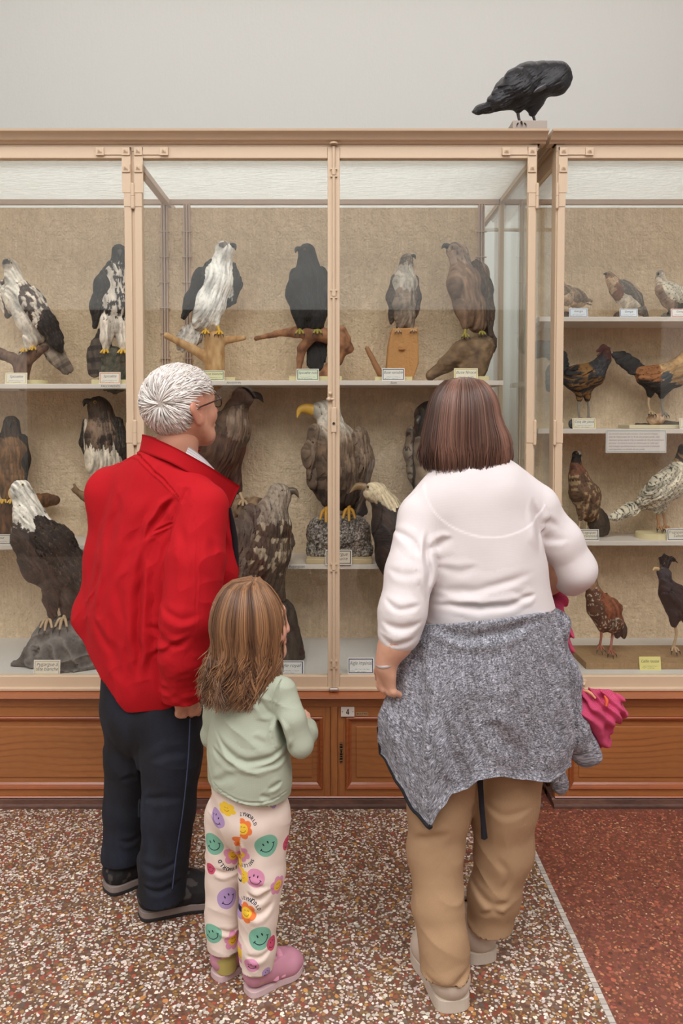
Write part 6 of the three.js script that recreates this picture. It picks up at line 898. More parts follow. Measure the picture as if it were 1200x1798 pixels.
  const face = (leg, u, v, r, col, tilt = -0.45) => { const [x, y] = spot(leg, u, v), R = r * S * K; cx.save(); cx.translate(x, y); if (v < 1470) cx.scale(0.68, 1); cx.rotate(tilt); cx.fillStyle = col; cx.beginPath(); cx.arc(0, 0, R, 0, 7); cx.fill(); cx.strokeStyle = cx.fillStyle = '#1e2436'; cx.lineWidth = R * 0.07; cx.lineCap = 'round'; cx.beginPath(); cx.ellipse(-R * 0.2, -R * 0.25, R * 0.06, R * 0.14, 0, 0, 7); cx.fill(); cx.beginPath(); cx.ellipse(R * 0.22, -R * 0.25, R * 0.06, R * 0.14, 0, 0, 7); cx.fill(); cx.beginPath(); cx.arc(0, -R * 0.05, R * 0.62, 0.25, Math.PI - 0.25); cx.stroke(); for (const s of [-1, 1]) { cx.beginPath(); cx.moveTo(s * R * 0.52, R * 0.05); cx.lineTo(s * R * 0.68, R * 0.13); cx.stroke(); } cx.restore(); };
  const flower = (leg, u, v, r, col, word) => { const [x, y] = spot(leg, u, v), R = r * S * K; cx.save(); cx.translate(x, y); if (v < 1470) cx.scale(0.68, 1); cx.fillStyle = col; for (let i = 0; i < 6; i++) { cx.beginPath(); cx.arc(Math.cos(i * 1.047 + 0.3) * R * 0.6, Math.sin(i * 1.047 + 0.3) * R * 0.6, R * 0.38, 0, 7); cx.fill(); } cx.fillStyle = '#e6bd3c'; cx.beginPath(); cx.arc(0, 0, R * 0.52, 0, 7); cx.fill(); cx.strokeStyle = '#8a5a1c'; cx.lineWidth = R * 0.05; cx.beginPath(); cx.arc(0, 0, R * 0.3, 0.2, 2.6); cx.stroke(); for (const s of [-1, 1]) { cx.beginPath(); cx.arc(s * R * 0.14, -R * 0.14, R * 0.07, Math.PI, 0); cx.stroke(); }
    if (word) { cx.fillStyle = '#262a3a'; cx.font = 'bold ' + R * 0.46 + 'px sans-serif'; cx.textAlign = 'center'; const T = 'SMILEYWORLD'; for (let i = 0; i < T.length; i++) { const th = (i - 5) * 0.235; cx.save(); cx.rotate(word > 0 ? th : Math.PI + th); cx.translate(0, -R * 1.18); cx.fillText(T[i], 0, 0); cx.restore(); } } cx.restore(); };
  const teal = '#7bb39a', purple = '#b195c0', pink = '#d690ae', orange = '#e5783f', crimson = '#c8506c';
  face('l', 377, 1424, 17, purple, 0.5); flower('l', 398, 1400, 12, '#e6bd3c'); flower('l', 427, 1450, 17, orange); face('l', 371, 1479, 20, teal); flower('l', 410, 1497, 22, pink, -1); face('l', 366, 1524, 10, crimson); face('l', 397, 1573, 20, purple, -0.5); face('l', 370, 1635, 17, teal); flower('l', 408, 1648, 19, pink); face('l', 380, 1690, 12, purple);
  face('r', 496, 1404, 14, purple); flower('r', 418, 1447, 19, orange, 1); flower('r', 422, 1497, 18, pink, -1); face('r', 468, 1479, 21, teal, -0.5); face('r', 503, 1490, 13, crimson); face('r', 446, 1536, 17, pink, 0.2); flower('r', 490, 1555, 18, pink); flower('r', 424, 1538, 13, '#e6bd3c'); flower('r', 431, 1598, 18, orange, 1); face('r', 456, 1640, 21, teal, -0.4); face('r', 481, 1656, 13, crimson); face('r', 440, 1687, 13, pink); face('r', 468, 1705, 10, purple);
  for (const [x, y, c] of [[30, 300, teal], [60, 700, purple], [20, 1100, pink], [900, 260, orange], [1010, 640, teal], [920, 1000, pink], [1960, 320, purple], [1990, 800, crimson], [1900, 1200, teal], [1080, 1300, purple], [1120, 420, pink]]) { cx.fillStyle = c; cx.beginPath(); cx.arc(x, y, 62, 0, 7); cx.fill(); }
  const print = new THREE.CanvasTexture(cv); print.colorSpace = THREE.SRGBColorSpace; print.wrapS = print.wrapT = THREE.RepeatWrapping; print.repeat.set(1 / 0.8, 1 / 0.6);
  const lf = foldLines([[[[366, 1545], [390, 1554], [420, 1548]], 0.006, 0.007], [[[430, 1562], [455, 1572], [486, 1560]], 0.008, 0.008], [[[432, 1590], [458, 1600], [484, 1582]], 0.006, 0.008], [[[435, 1545], [468, 1552]], 0.004, 0.007], [[[430, 1668], [455, 1676], [478, 1664]], 0.005, 0.007], [[[420, 1468], [421, 1530]], 0.008, 0.005], [[[372, 1650], [395, 1660], [416, 1655]], 0.005, 0.006], [[[432, 1688], [455, 1696]], 0.004, 0.006]], 1.13, { zmin: 1.03 });
  const pants = solid([...limb([[436, 1385, 1.05, 74], [436, 1418, 1.05, 78]], { n, q, k: 0.03 }), ...limb([[397, 1430, 1.025, 38], [393, 1540, 1.03, 31], [391, 1620, 1.035, 30.5], [395, 1680, 1.045, 27]], { k: 0.016 }), ...limb([[466, 1430, 1.075, 46], [460, 1530, 1.085, 40], [454, 1600, 1.095, 34], [452, 1660, 1.1, 32], [451, 1702, 1.1, 29]], { k: 0.016 })], 0.004, { disp: (x, y, z) => lf(x, y, z) + 0.0022 * vnoise(x * 26, y * 22, z * 26) + 0.003 * wrinkle(x, y, z, 9, 26, 0.5, 11), field: (f) => (x, y, z) => Math.max(f(x, y, z), (x > at(421, 0, 1.08)[0] ? 0.07 : 0.082) - y), margin: 0.02 });
  const seam = at(421, 0, 1.08)[0]; part('leggings', put(wrapUV(pants, (x) => { const L = x > seam ? legs.r : legs.l; return [at(L.u, 0, L.z)[0], L.z, L.r, L.sh]; }), A), phy({ map: print, roughness: 0.9, specularIntensity: 0.5 }), g);
  for (const [u, v, z] of [[451, 1706, 1.1], [396, 1690, 1.045]]) part('sock', put(tube([at(u, v - 14, z), at(u + 2, v + 8, z - 0.005)], [0.031, 0.029], 18), A), flat(0xb8a860, { roughness: 0.95 }), g);
  const kid = { len: 0.178, wid: 0.07, sole: 0.018, high: 0.05, mat: phy({ vertexColors: true, roughness: 0.7, sheen: 0.3 }), base: srgb(0xc68a9c), soleMat: flat(0xd0b4b4, { roughness: 0.7 }), straps: [0.4, 0.52], strapMat: flat(0xd894a8) };
  shoe({ ...kid, heel: [at(434, 1744, 1.1)[0], 1.112], dir: [0.8, -0.62] }, A, g);
  shoe({ ...kid, heel: [at(377, 1716, 1.05)[0], 1.055], dir: [0.72, -0.7] }, A, g);
  // --- long wavy hair
  const R = rng(41), paths = [], c = H.c, crown = add(c, [0.012, 0.124, -0.004]);
  for (let i = 0; i < 2600; i++) {
    const az = lerp(-2.35, R() < 0.8 ? 1.12 : 1.5, R()), lay = R(), h = [Math.sin(az), 0, Math.cos(az)], rx = 0.082 + 0.016 * lay, rz = 0.085 + 0.016 * lay, S1 = (k, y) => [c[0] + h[0] * rx * k - 0.004, c[1] + y, c[2] + h[2] * rz * k];
    const front = az > 1.05, end = front ? lerp(-0.10, -0.16, R()) : lerp(-0.16, -0.205, R()) + (R() < 0.25 ? 0.05 * R() : 0) + (az < -1.2 ? 0.02 : 0), wave = 0.012 + 0.012 * R(), ph = 5 * vnoise(az * 2.2, 1, 4) * 3.14 + lay * 2 + R() * 0.9, tw = [Math.cos(az), 0, -Math.sin(az)], out = az < -0.2 ? 0.03 * R() : 0.008 * R();
    const p = [add(crown, [h[0] * 0.012, (R() - 0.5) * 0.004, -0.03 + 0.06 * R() + h[2] * 0.012]), S1(0.55, 0.108 + 0.006 * lay), S1(0.92, 0.066), S1(1.06, 0.006)];
    for (let k = 1; k <= 5; k++) { const t = k / 5, y = lerp(-0.02, end, t); p.push(add(add(S1(1.0 + out * 10 * t * t * 0.6 - 0.05 * t, y), az < 0.8 ? [-0.03 * t * t * (0.5 + R() * 0.8), 0, 0.006 * t] : [0, 0, 0]), add(mul(tw, wave * Math.sqrt(t) * Math.sin(ph + t * 8)), mul(h, 0.006 * t * Math.cos(ph * 1.3 + t * 9))))); }
    paths.push(p);
  }
  part('hair', put(locks(paths, [srgb(0x4a2f1e), srgb(0xa87a52)], 8, { n: 20, w: 0.0026, sides: 4, pow: 1.1, tone: (p) => 0.34 + 0.34 * vnoise(p[3][0] * 38, p[3][2] * 38, 2) + (p[3][0] > c[0] + 0.03 ? 0.12 : 0) }), A), M.hair, g);
  part('under_hair', put(solid([ball(add(c, [-0.004, 0.03, 0]), 0.087, { k: 0.02 }), ...chain([[add(c, [-0.006, -0.01, 0.01]), 0.066], [add(c, [-0.012, -0.09, 0.02]), 0.052], [add(c, [-0.012, -0.14, 0.025]), 0.04]], { n: [0.4, 0, 1], q: 0.7, k: 0.04 })], 0.006, { field: (f) => (x, y, z) => { const [a1, b1, c1] = H.to([x, y, z]); return Math.max(f(x, y, z), (c1 > 0.05 - (b1 > 0.05 ? -0.04 : 0) ? 0.004 : -1)); }, color: () => srgb(0x53382a) }), A), M.hair, g);
}

// ================================================================ the woman
{
  const A = [at(830, 1700, 1.03)[0], 0, 1.03], n = [0, 0, 1], q = 0.7;
  const g = group('person', 'person in white top, tan trousers and grey fleece tied round the waist', 'person', A);
  const H = headOf(at(816, 752, 0.93), -8 * Math.PI / 180, 0.12, 1.0);
  const lw = at(678, 1168, 1.07), rw = at(905, 1020, 0.74);
  const lh = handOf(lw, [0.05, -1, -0.25], [0.75, 0, -0.6], -1, 0.95, [0.5, 0.6, 0.7, 0.75]), rh = handOf(rw, [-0.9, 0.1, -0.3], [0, -0.5, 0.8], 1, 0.95, [0.6, 0.6, 0.65, 0.7]);
  const core = [...limb([[818, 800, 0.93, 34], [830, 845, 0.95, 40]], { k: 0.03 }), ...limb([[835, 870, 0.95, 70], [842, 975, 0.97, 86], [858, 1090, 0.97, 92], [856, 1200, 0.97, 92]], { n, q, k: 0.05 }), ...limb([[742, 912, 0.98, 30], [835, 864, 0.95, 38], [940, 896, 0.93, 30]], { k: 0.04 }), ...limb([[738, 918, 0.99, 29], [710, 1060, 1.07, 29], [700, 1115, 1.08, 29], [678, 1166, 1.07, 16]], { k: 0.03 }), ...limb([[940, 902, 0.93, 29], [1006, 1000, 0.92, 27], [958, 1018, 0.83, 25], [905, 1020, 0.745, 16]], { k: 0.03 }), ...limb([[800, 1250, 1.0, 58], [768, 1480, 1.04, 36], [782, 1700, 1.13, 16]], { k: 0.04 }), ...limb([[895, 1250, 0.97, 60], [884, 1450, 0.98, 40], [858, 1620, 0.98, 16]], { k: 0.04 }), cone(H.L(0, -0.05, -0.02), at(826, 840, 0.945), 0.052, 0.056, { k: 0.02 })];
  const arms = [...limb([[704, 1095, 1.078, 30], [696, 1126, 1.08, 28], [678, 1166, 1.07, 17]], { k: 0.02 })];
  bodyMesh(A, core, [[[...H.P, cone(H.L(0, -0.04, -0.02), at(826, 835, 0.945), 0.052, 0.056, { k: 0.03 })], 0.0034, H.color(SKIN[1])], [[...lh, ...arms], 0.003], [rh, 0.003]], SKIN[1], g);
  eyesOf(H, A, g, 0x5a4432);
  part('bracelet', put(new THREE.TorusGeometry(0.029, 0.006, 8, 30).applyMatrix4(new THREE.Matrix4().makeRotationFromEuler(new THREE.Euler(1.75, 0.35, 0))).translate(...at(681, 1160, 1.07)), A), flat(0xc8bcb8, { roughness: 0.3, metalness: 0.3 }), g);
  // --- white top: neckline, yoke line, creases
  const cr = foldLines([[[[757, 935], [754, 1000], [756, 1060]], 0.016, 0.010], [[[758, 1080], [800, 1070], [860, 1074], [920, 1062], [960, 1048]], 0.008, 0.010], [[[760, 1040], [810, 1046], [870, 1034], [955, 1010]], 0.005, 0.012], [[[756, 975], [780, 962], [806, 950]], 0.006, 0.010], [[[690, 940], [722, 955], [748, 985]], 0.006, 0.010], [[[770, 1006], [810, 1010], [850, 1000]], 0.003, 0.012], [[[950, 880], [962, 930], [966, 985]], 0.006, 0.012], [[[968, 930], [992, 928], [1012, 940]], 0.003, 0.010], [[[972, 960], [1000, 962], [1030, 958]], 0.003, 0.010], [[[672, 1052], [700, 1066], [742, 1062]], 0.005, 0.009], [[[668, 1085], [700, 1102], [745, 1090]], 0.007, 0.009], [[[664, 1112], [694, 1130], [736, 1116]], 0.006, 0.008], [[[680, 1000], [706, 1012], [744, 1004]], 0.003, 0.01], [[[735, 960], [742, 1010], [745, 1060]], 0.005, 0.012], [[[900, 1045], [930, 1056], [955, 1050]], 0.004, 0.009]], 1.12, { zmin: 0.94 });
  const layer = (x, y, z) => { // the scooped edge of the vest underneath shows through the knit as a step
    if (z < 1.0) return 0; const c0 = at(868, 860, 1.1), d = Math.hypot((x - c0[0]) / 1.35, y - c0[1]); return d < 0.125 ? 0 : 0.0016 * sst(0.125, 0.130, d);
  };
  const topY = at(745, 1112, 1.05)[1], topX = at(748, 0, 1.05)[0];
  const top = solid([...limb([[832, 848, 0.95, 58], [836, 900, 0.96, 100], [847, 975, 0.97, 98], [855, 1040, 0.97, 102], [860, 1100, 0.97, 115]], { n, q, k: 0.035 }), ...limb([[740, 906, 0.98, 39], [832, 850, 0.95, 48], [943, 888, 0.93, 39]], { k: 0.045 }), ...limb([[738, 914, 0.985, 40], [719, 1005, 1.045, 41], [707, 1075, 1.075, 40], [701, 1108, 1.08, 37]], { k: 0.02 }), ...limb([[942, 898, 0.93, 40], [984, 950, 0.925, 37], [1012, 1000, 0.92, 35], [1003, 1016, 0.895, 31]], { k: 0.02 })], 0.0048, { disp: (x, y, z) => cr(x, y, z) + layer(x, y, z) + 0.003 * vnoise(x * 13, y * 14, z * 13) + 0.0035 * wrinkle(x, y, z, 5, 19, 0.35, 5), margin: 0.025, field: (f) => (x, y, z) => { const nk = at(822, 818, 0.93), d = Math.hypot(x - nk[0], (y - nk[1] - 0.012) * 1.0, z - nk[2]); return Math.max(f(x, y, z), 0.072 - d, x > topX ? topY + 0.15 * (x - topX) - y : -1); } });
  part('top', put(wrapAll(at(846, 0, 0.97)[0], 0.97, 0.16)(top), A), phy({ color: 0xdcd4d2, roughness: 0.9, bumpMap: cloth, bumpScale: 0.0003, specularIntensity: 0.5 }), g);
  // --- trousers
  const tf = foldLines([[[[735, 1655], [770, 1668], [822, 1650]], 0.008, 0.009], [[[750, 1690], [785, 1682], [820, 1690]], 0.005, 0.008], [[[828, 1560], [860, 1590], [905, 1575]], 0.006, 0.010], [[[840, 1612], [865, 1600], [892, 1606]], 0.005, 0.008], [[[838, 1400], [880, 1424], [936, 1410]], 0.004, 0.010], [[[722, 1470], [756, 1446], [790, 1440]], 0.004, 0.012], [[[870, 1500], [890, 1540], [880, 1575]], 0.004, 0.012]], 1.05, { zmin: 0.95 });
  const tr = solid([...limb([[856, 1130, 0.97, 108], [852, 1230, 0.98, 112]], { n, q: 0.8, k: 0.05 }), ...limb([[798, 1280, 1.0, 72], [772, 1420, 1.03, 56], [764, 1490, 1.045, 47], [770, 1590, 1.085, 44], [780, 1650, 1.115, 41], [783, 1712, 1.135, 43]], { k: 0.025 }), ...limb([[893, 1280, 0.97, 74], [884, 1410, 0.98, 60], [886, 1490, 0.98, 50], [867, 1570, 0.98, 44], [861, 1625, 0.98, 36], [858, 1670, 0.98, 34]], { k: 0.025 })], 0.005, { disp: (x, y, z) => tf(x, y, z) + 0.0035 * vnoise(x * 15, y * 12, z * 15) + 0.005 * wrinkle(x, y, z, 5, 14, 0.6, 13), margin: 0.02, field: (f) => (x, y, z) => Math.max(f(x, y, z), (x < at(822, 0, 1.05)[0] ? 0.094 : 0.1) - 0.1 * (z - 1.05) - y) });
  part('trousers', put(wrapUV(tr, (x) => (x < at(826, 0, 1.03)[0] ? [at(775, 0, 1.05)[0], 1.05, 0.085, 0] : [at(880, 0, 0.98)[0], 0.98, 0.09, 0.5])), A), std({ color: 0xa98866, roughness: 0.9, bumpMap: twill, bumpScale: 0.0004 }), g);
  const sn = { len: 0.27, wid: 0.112, sole: 0.034, high: 0.1, mat: std({ vertexColors: true, roughness: 0.7 }), base: srgb(0xc8b6a4), soleMat: flat(0xcdbfae, { roughness: 0.7 }), laces: flat(0xd8ccc0) };
  shoe({ ...sn, heel: [at(852, 1688, 0.99)[0], 0.995], dir: [-0.28, -1] }, A, g);
  shoe({ ...sn, heel: [at(800, 1776, 1.17)[0], 1.178], dir: [-0.2, -1] }, A, g);
  // --- fleece jacket tied round the waist: its back hangs as a full, folded apron
  const heather = tex(512, 512, (u, v) => { const a1 = wrapn(u + 0.3 * v, (v * 3) % 1, 60, 3) + 0.8 * wrapn((u * 2) % 1, (v * 4) % 1, 70, 9), b1 = 0.5 * wrapn(u, v, 12, 6); const k = clamp(0.535 + 0.30 * a1 + 0.08 * b1, 0.16, 0.86); return [k * 0.985, k * 0.985, k * 1.03]; }); heather.repeat.set(1 / 0.26, 1 / 0.26);
  const nap = tex(256, 256, (u, v) => gray(0.5 + 0.5 * wrapn(u, v, 60, 4) + 0.3 * wrapn(u, v, 110, 8)), false); nap.repeat.set(1 / 0.13, 1 / 0.13);
  const fl = phy({ map: heather, roughness: 0.97, bumpMap: nap, bumpScale: 0.003, sheen: 0.35, sheenColor: new THREE.Color(0xd8dce8) });
  const pw = (pts, t) => { let i = 0; while (i < pts.length - 2 && t > pts[i + 1][0]) i++; const [a0, b0] = pts[i], [a1, b1] = pts[i + 1]; return lerp(b0, b1, sst(0, 1, (t - a0) / (a1 - a0)) * 0.5 + clamp((t - a0) / (a1 - a0)) * 0.5); };
  const Lf = [[0, 740], [0.15, 722], [0.4, 692], [0.72, 664], [0.9, 664], [1, 672]], Rt = [[0, 978], [0.3, 994], [0.6, 1008], [0.85, 1013], [1, 1002]], hemV = [[0, 1322], [0.09, 1375], [0.18, 1425], [0.255, 1452], [0.31, 1418], [0.37, 1392], [0.45, 1384], [0.52, 1368], [0.62, 1362], [0.75, 1368], [0.88, 1372], [1, 1345]];
  const cf = foldLines([[[[748, 1100], [800, 1118], [880, 1112], [972, 1098]], 0.012, 0.013], [[[745, 1140], [742, 1220], [735, 1300], [745, 1380]], 0.014, 0.016], [[[775, 1240], [790, 1310], [812, 1375]], 0.012, 0.018], [[[830, 1240], [880, 1290], [925, 1340]], 0.010, 0.022], [[[800, 1250], [830, 1300], [850, 1370]], 0.008, 0.02], [[[960, 1180], [985, 1270], [1002, 1340]], 0.010, 0.016], [[[705, 1240], [712, 1310], [735, 1400]], 0.010, 0.014], [[[760, 1290], [768, 1340]], 0.01, 0.010]], 1.14, { zmin: 0.85 });
  const NS = 130, NT = 90, P = [], UV = [], I = [], grid = [];
  for (let i = 0; i <= NS; i++) { grid.push([]); for (let j = 0; j <= NT; j++) { const s = i / NS, t = j / NT, z = 0.92 + (0.235 + 0.035 * sst(0, 0.5, t) - 0.02 * t) * Math.pow(Math.sin(Math.PI * clamp(0.04 + 0.92 * s)), 0.5) + 0.012 * Math.sin(s * 21 + 2 * t) * t, v = lerp(lerp(1096, 1072, s) + 6 * Math.sin(Math.PI * s), pw(hemV, s), t), u = lerp(pw(Lf, t), pw(Rt, t), s); grid[i].push(at(u, v, z)); } }
  const nr = (i, j) => nrm(cross(sub(grid[Math.min(NS, i + 1)][j], grid[Math.max(0, i - 1)][j]), sub(grid[i][Math.max(0, j - 1)], grid[i][Math.min(NT, j + 1)])));
  const fold = grid.map((c, i) => c.map((p, j) => { const m = nr(i, j); return add(p, mul(m, cf(...p) + 0.004 * vnoise(p[0] * 16, p[1] * 13, p[2] * 16) + 0.0015 * vnoise(p[0] * 60, p[1] * 60, 3) + 0.005 * Math.exp(-((1 - j / NT) ** 2) / 0.0008))); }));
  for (const side of [0, 1]) for (let i = 0; i <= NS; i++) for (let j = 0; j <= NT; j++) { const m = nr(i, j), p = side ? add(fold[i][j], mul(m, -0.011)) : fold[i][j]; P.push(...p); UV.push(i / NS * 0.52, (1 - j / NT) * 0.5); }
  const ix = (s, i, j) => s * (NS + 1) * (NT + 1) + i * (NT + 1) + j;
  for (let i = 0; i < NS; i++) for (let j = 0; j < NT; j++) { I.push(ix(0, i, j), ix(0, i, j + 1), ix(0, i + 1, j), ix(0, i + 1, j), ix(0, i, j + 1), ix(0, i + 1, j + 1), ix(1, i, j), ix(1, i + 1, j), ix(1, i, j + 1), ix(1, i + 1, j), ix(1, i + 1, j + 1), ix(1, i, j + 1)); }
  for (let i = 0; i < NS; i++) for (const j of [0, NT]) I.push(ix(0, i, j), ix(0, i + 1, j), ix(1, i, j), ix(0, i + 1, j), ix(1, i + 1, j), ix(1, i, j));
  for (let j = 0; j < NT; j++) for (const i of [0, NS]) I.push(ix(0, i, j), ix(1, i, j), ix(0, i, j + 1), ix(0, i, j + 1), ix(1, i, j), ix(1, i, j + 1));
  const ap = new THREE.BufferGeometry(); ap.setAttribute('position', new THREE.Float32BufferAttribute(P, 3)); ap.setAttribute('uv', new THREE.Float32BufferAttribute(UV, 2)); ap.setIndex(I); ap.computeVertexNormals();
  const fj = part('tied_fleece', put(ap, A), fl, g);
  const sleeve = solid([...limb([[962, 1100, 0.9, 30], [980, 1190, 0.885, 34], [1002, 1280, 0.875, 30], [1030, 1322, 0.87, 20], [1046, 1330, 0.87, 12]], { k: 0.03, n: [0, 0, 1], q: 0.7 }), ...limb([[742, 1105, 0.9, 30], [800, 1118, 0.78, 34], [930, 1112, 0.76, 34], [968, 1098, 0.9, 30]], { k: 0.03 })], 0.006, { disp: (x, y, z) => 0.005 * vnoise(x * 22, y * 22, z * 22) });
  part('fleece_sleeve', put(wrapAll(at(1000, 0, 0.88)[0], 0.88, 0.06)(sleeve), A), fl, fj);
  part('fleece_flap', put(wrapAll(at(980, 0, 0.87)[0], 0.87, 0.05)(solid(limb([[975, 1350, 0.87, 18], [984, 1378, 0.865, 10], [986, 1388, 0.865, 5]], { k: 0.02, n: [0, 0, 1], q: 0.5 }), 0.005)), A), fl, fj);
  const edge = []; for (let k = 0; k <= 30; k++) { const i = Math.round(lerp(0, 0.26, k / 30) * NS); edge.push(fold[i][NT]); }
  part('dark_binding', put(merge([tube([fold[0][Math.round(NT * 0.8)], ...edge.slice(0)], series([0.003, 0.005, 0.006], 32), 7)]), A), flat(0x17161a, { roughness: 0.9 }), fj);
  part('hanging_cord', put(tube(curve([at(843, 1360, 1.09), at(846, 1410, 1.085), at(849, 1445, 1.08), at(851, 1472, 1.075)], 14), series([0.008, 0.007, 0.007, 0.009], 14), 8, { flat: 0.5 }), A), flat(0x1c1b24, { roughness: 0.9 }), fj);
  part('pocket_zip', put(tube(curve([at(748, 1300, 1.128), at(752, 1325, 1.128), at(757, 1352, 1.125)], 8), series([0.002, 0.004, 0.002], 8), 6), A), flat(0x242226), fj);
  // --- smooth chin-length bob
  const R = rng(91), paths = [], c = at(814, 748, 0.93), pt = add(c, [0.002, 0.132, 0.0]);
  for (let i = 0; i < 2600; i++) {
    const az = lerp(-2.2, 2.2, R()), lay = R(), h = [Math.sin(az), 0, Math.cos(az)], k = 0.086 + 0.016 * lay, endv = -0.1 - 0.026 * R() - 0.012 * Math.cos(az) + (Math.abs(az) > 1.2 ? 0.004 : 0), fl2 = 1.06 + 0.28 * Math.max(0, h[0]) + 0.12 * Math.max(0, -h[0]), S1 = (m, y) => [c[0] + h[0] * k * m, c[1] + y, c[2] + h[2] * k * 1.08 * m];
    const j = 0.012 * vnoise(az * 5, lay * 3, 8) + (R() - 0.5) * 0.012; paths.push([add(pt, [h[0] * 0.01, (R() - 0.5) * 0.006, -0.06 + 0.07 * R() + h[2] * 0.01]), S1(0.55, 0.118 + 0.006 * lay), S1(0.9, 0.078), S1(1.04, 0.018), S1(fl2 * 0.99, -0.045), add(S1(fl2, -0.085), [j, 0, 0]), add(S1(fl2 * 0.95, endv), [j, 0, 0])]);
  }
  part('hair', put(locks(paths, [srgb(0x40281c), srgb(0x8a6250)], 12, { n: 14, w: 0.0026, sides: 4, pow: 1.1, tone: (p) => 0.4 + 0.55 * vnoise(p[3][0] * 34, p[3][2] * 34, 5) }), A), M.hair, g);
  part('under_hair', put(solid([ball(add(c, [0, 0.034, 0]), 0.09, { k: 0.02 }), ...chain([[add(c, [0, 0, 0.005]), 0.086], [add(c, [0.006, -0.085, 0.008]), 0.088]], { k: 0.04, n: [0, 0, 1], q: 0.95 })], 0.006, { field: (f) => (x, y, z) => { const [a1, b1, c1] = H.to([x, y, z]); return Math.max(f(x, y, z), c[1] - 0.1 - y, c1 > 0.045 ? 0.004 : -1); }, color: () => srgb(0x3a2419) }), A), M.hair, g);
}
// the pink knit bundle she carries on her right forearm
{
  const z = 0.84, A = at(1050, 1300, z);
  const gm = solid([...limb([[1000, 1225, z, 22], [1030, 1240, z + 0.01, 28], [1068, 1245, z, 26], [1088, 1255, z, 14]], { k: 0.02 }), ...limb([[1040, 1262, z + 0.01, 26], [1052, 1286, z, 20], [1058, 1300, z, 14]], { k: 0.02 }), ...limb([[1000, 1222, z, 18], [985, 1120, z - 0.02, 16], [978, 1045, z - 0.02, 14]], { k: 0.02 })], 0.004, { disp: (x, y, zz) => { const w = vnoise(x * 14, y * 14, zz * 14) * 2.2; return 0.0065 * Math.sin((x * 0.8 + y * 0.9) * 150 + w * 2.4) + 0.008 * vnoise(x * 34 + 4, y * 34, zz * 34); } });
  const knit = tex(256, 256, (u, v, x, y) => { const k = 0.9 + 0.1 * Math.sin(y * Math.PI / 4) + 0.12 * (hash(x, y, 3) - 0.5); return [0.86 * k, 0.31 * k, 0.47 * k]; }); knit.repeat.set(1 / 0.08, 1 / 0.08);
  const pb = group('pink_knit_bundle', 'bundled pink knitted garment with orange trim beside the grey fleece', 'clothing', A);
  part('cloth', put(wrapUV(gm, () => [at(1040, 0, z)[0], z, 0.05, 0]), A), std({ map: knit, roughness: 0.95 }), pb);
  part('orange_trim', put(tube(curve([at(1062, 1222, z + 0.04), at(1066, 1230, z + 0.05), at(1065, 1240, z + 0.055)], 8), series([0.003, 0.006, 0.003], 8), 7), A), flat(0xd85a30), pb);
  part('peach_trim', put(tube(curve([at(1022, 1212, z + 0.03), at(1036, 1216, z + 0.045), at(1046, 1226, z + 0.05)], 8), series([0.003, 0.005, 0.003], 8), 7), A), flat(0xe0a078), pb);
}
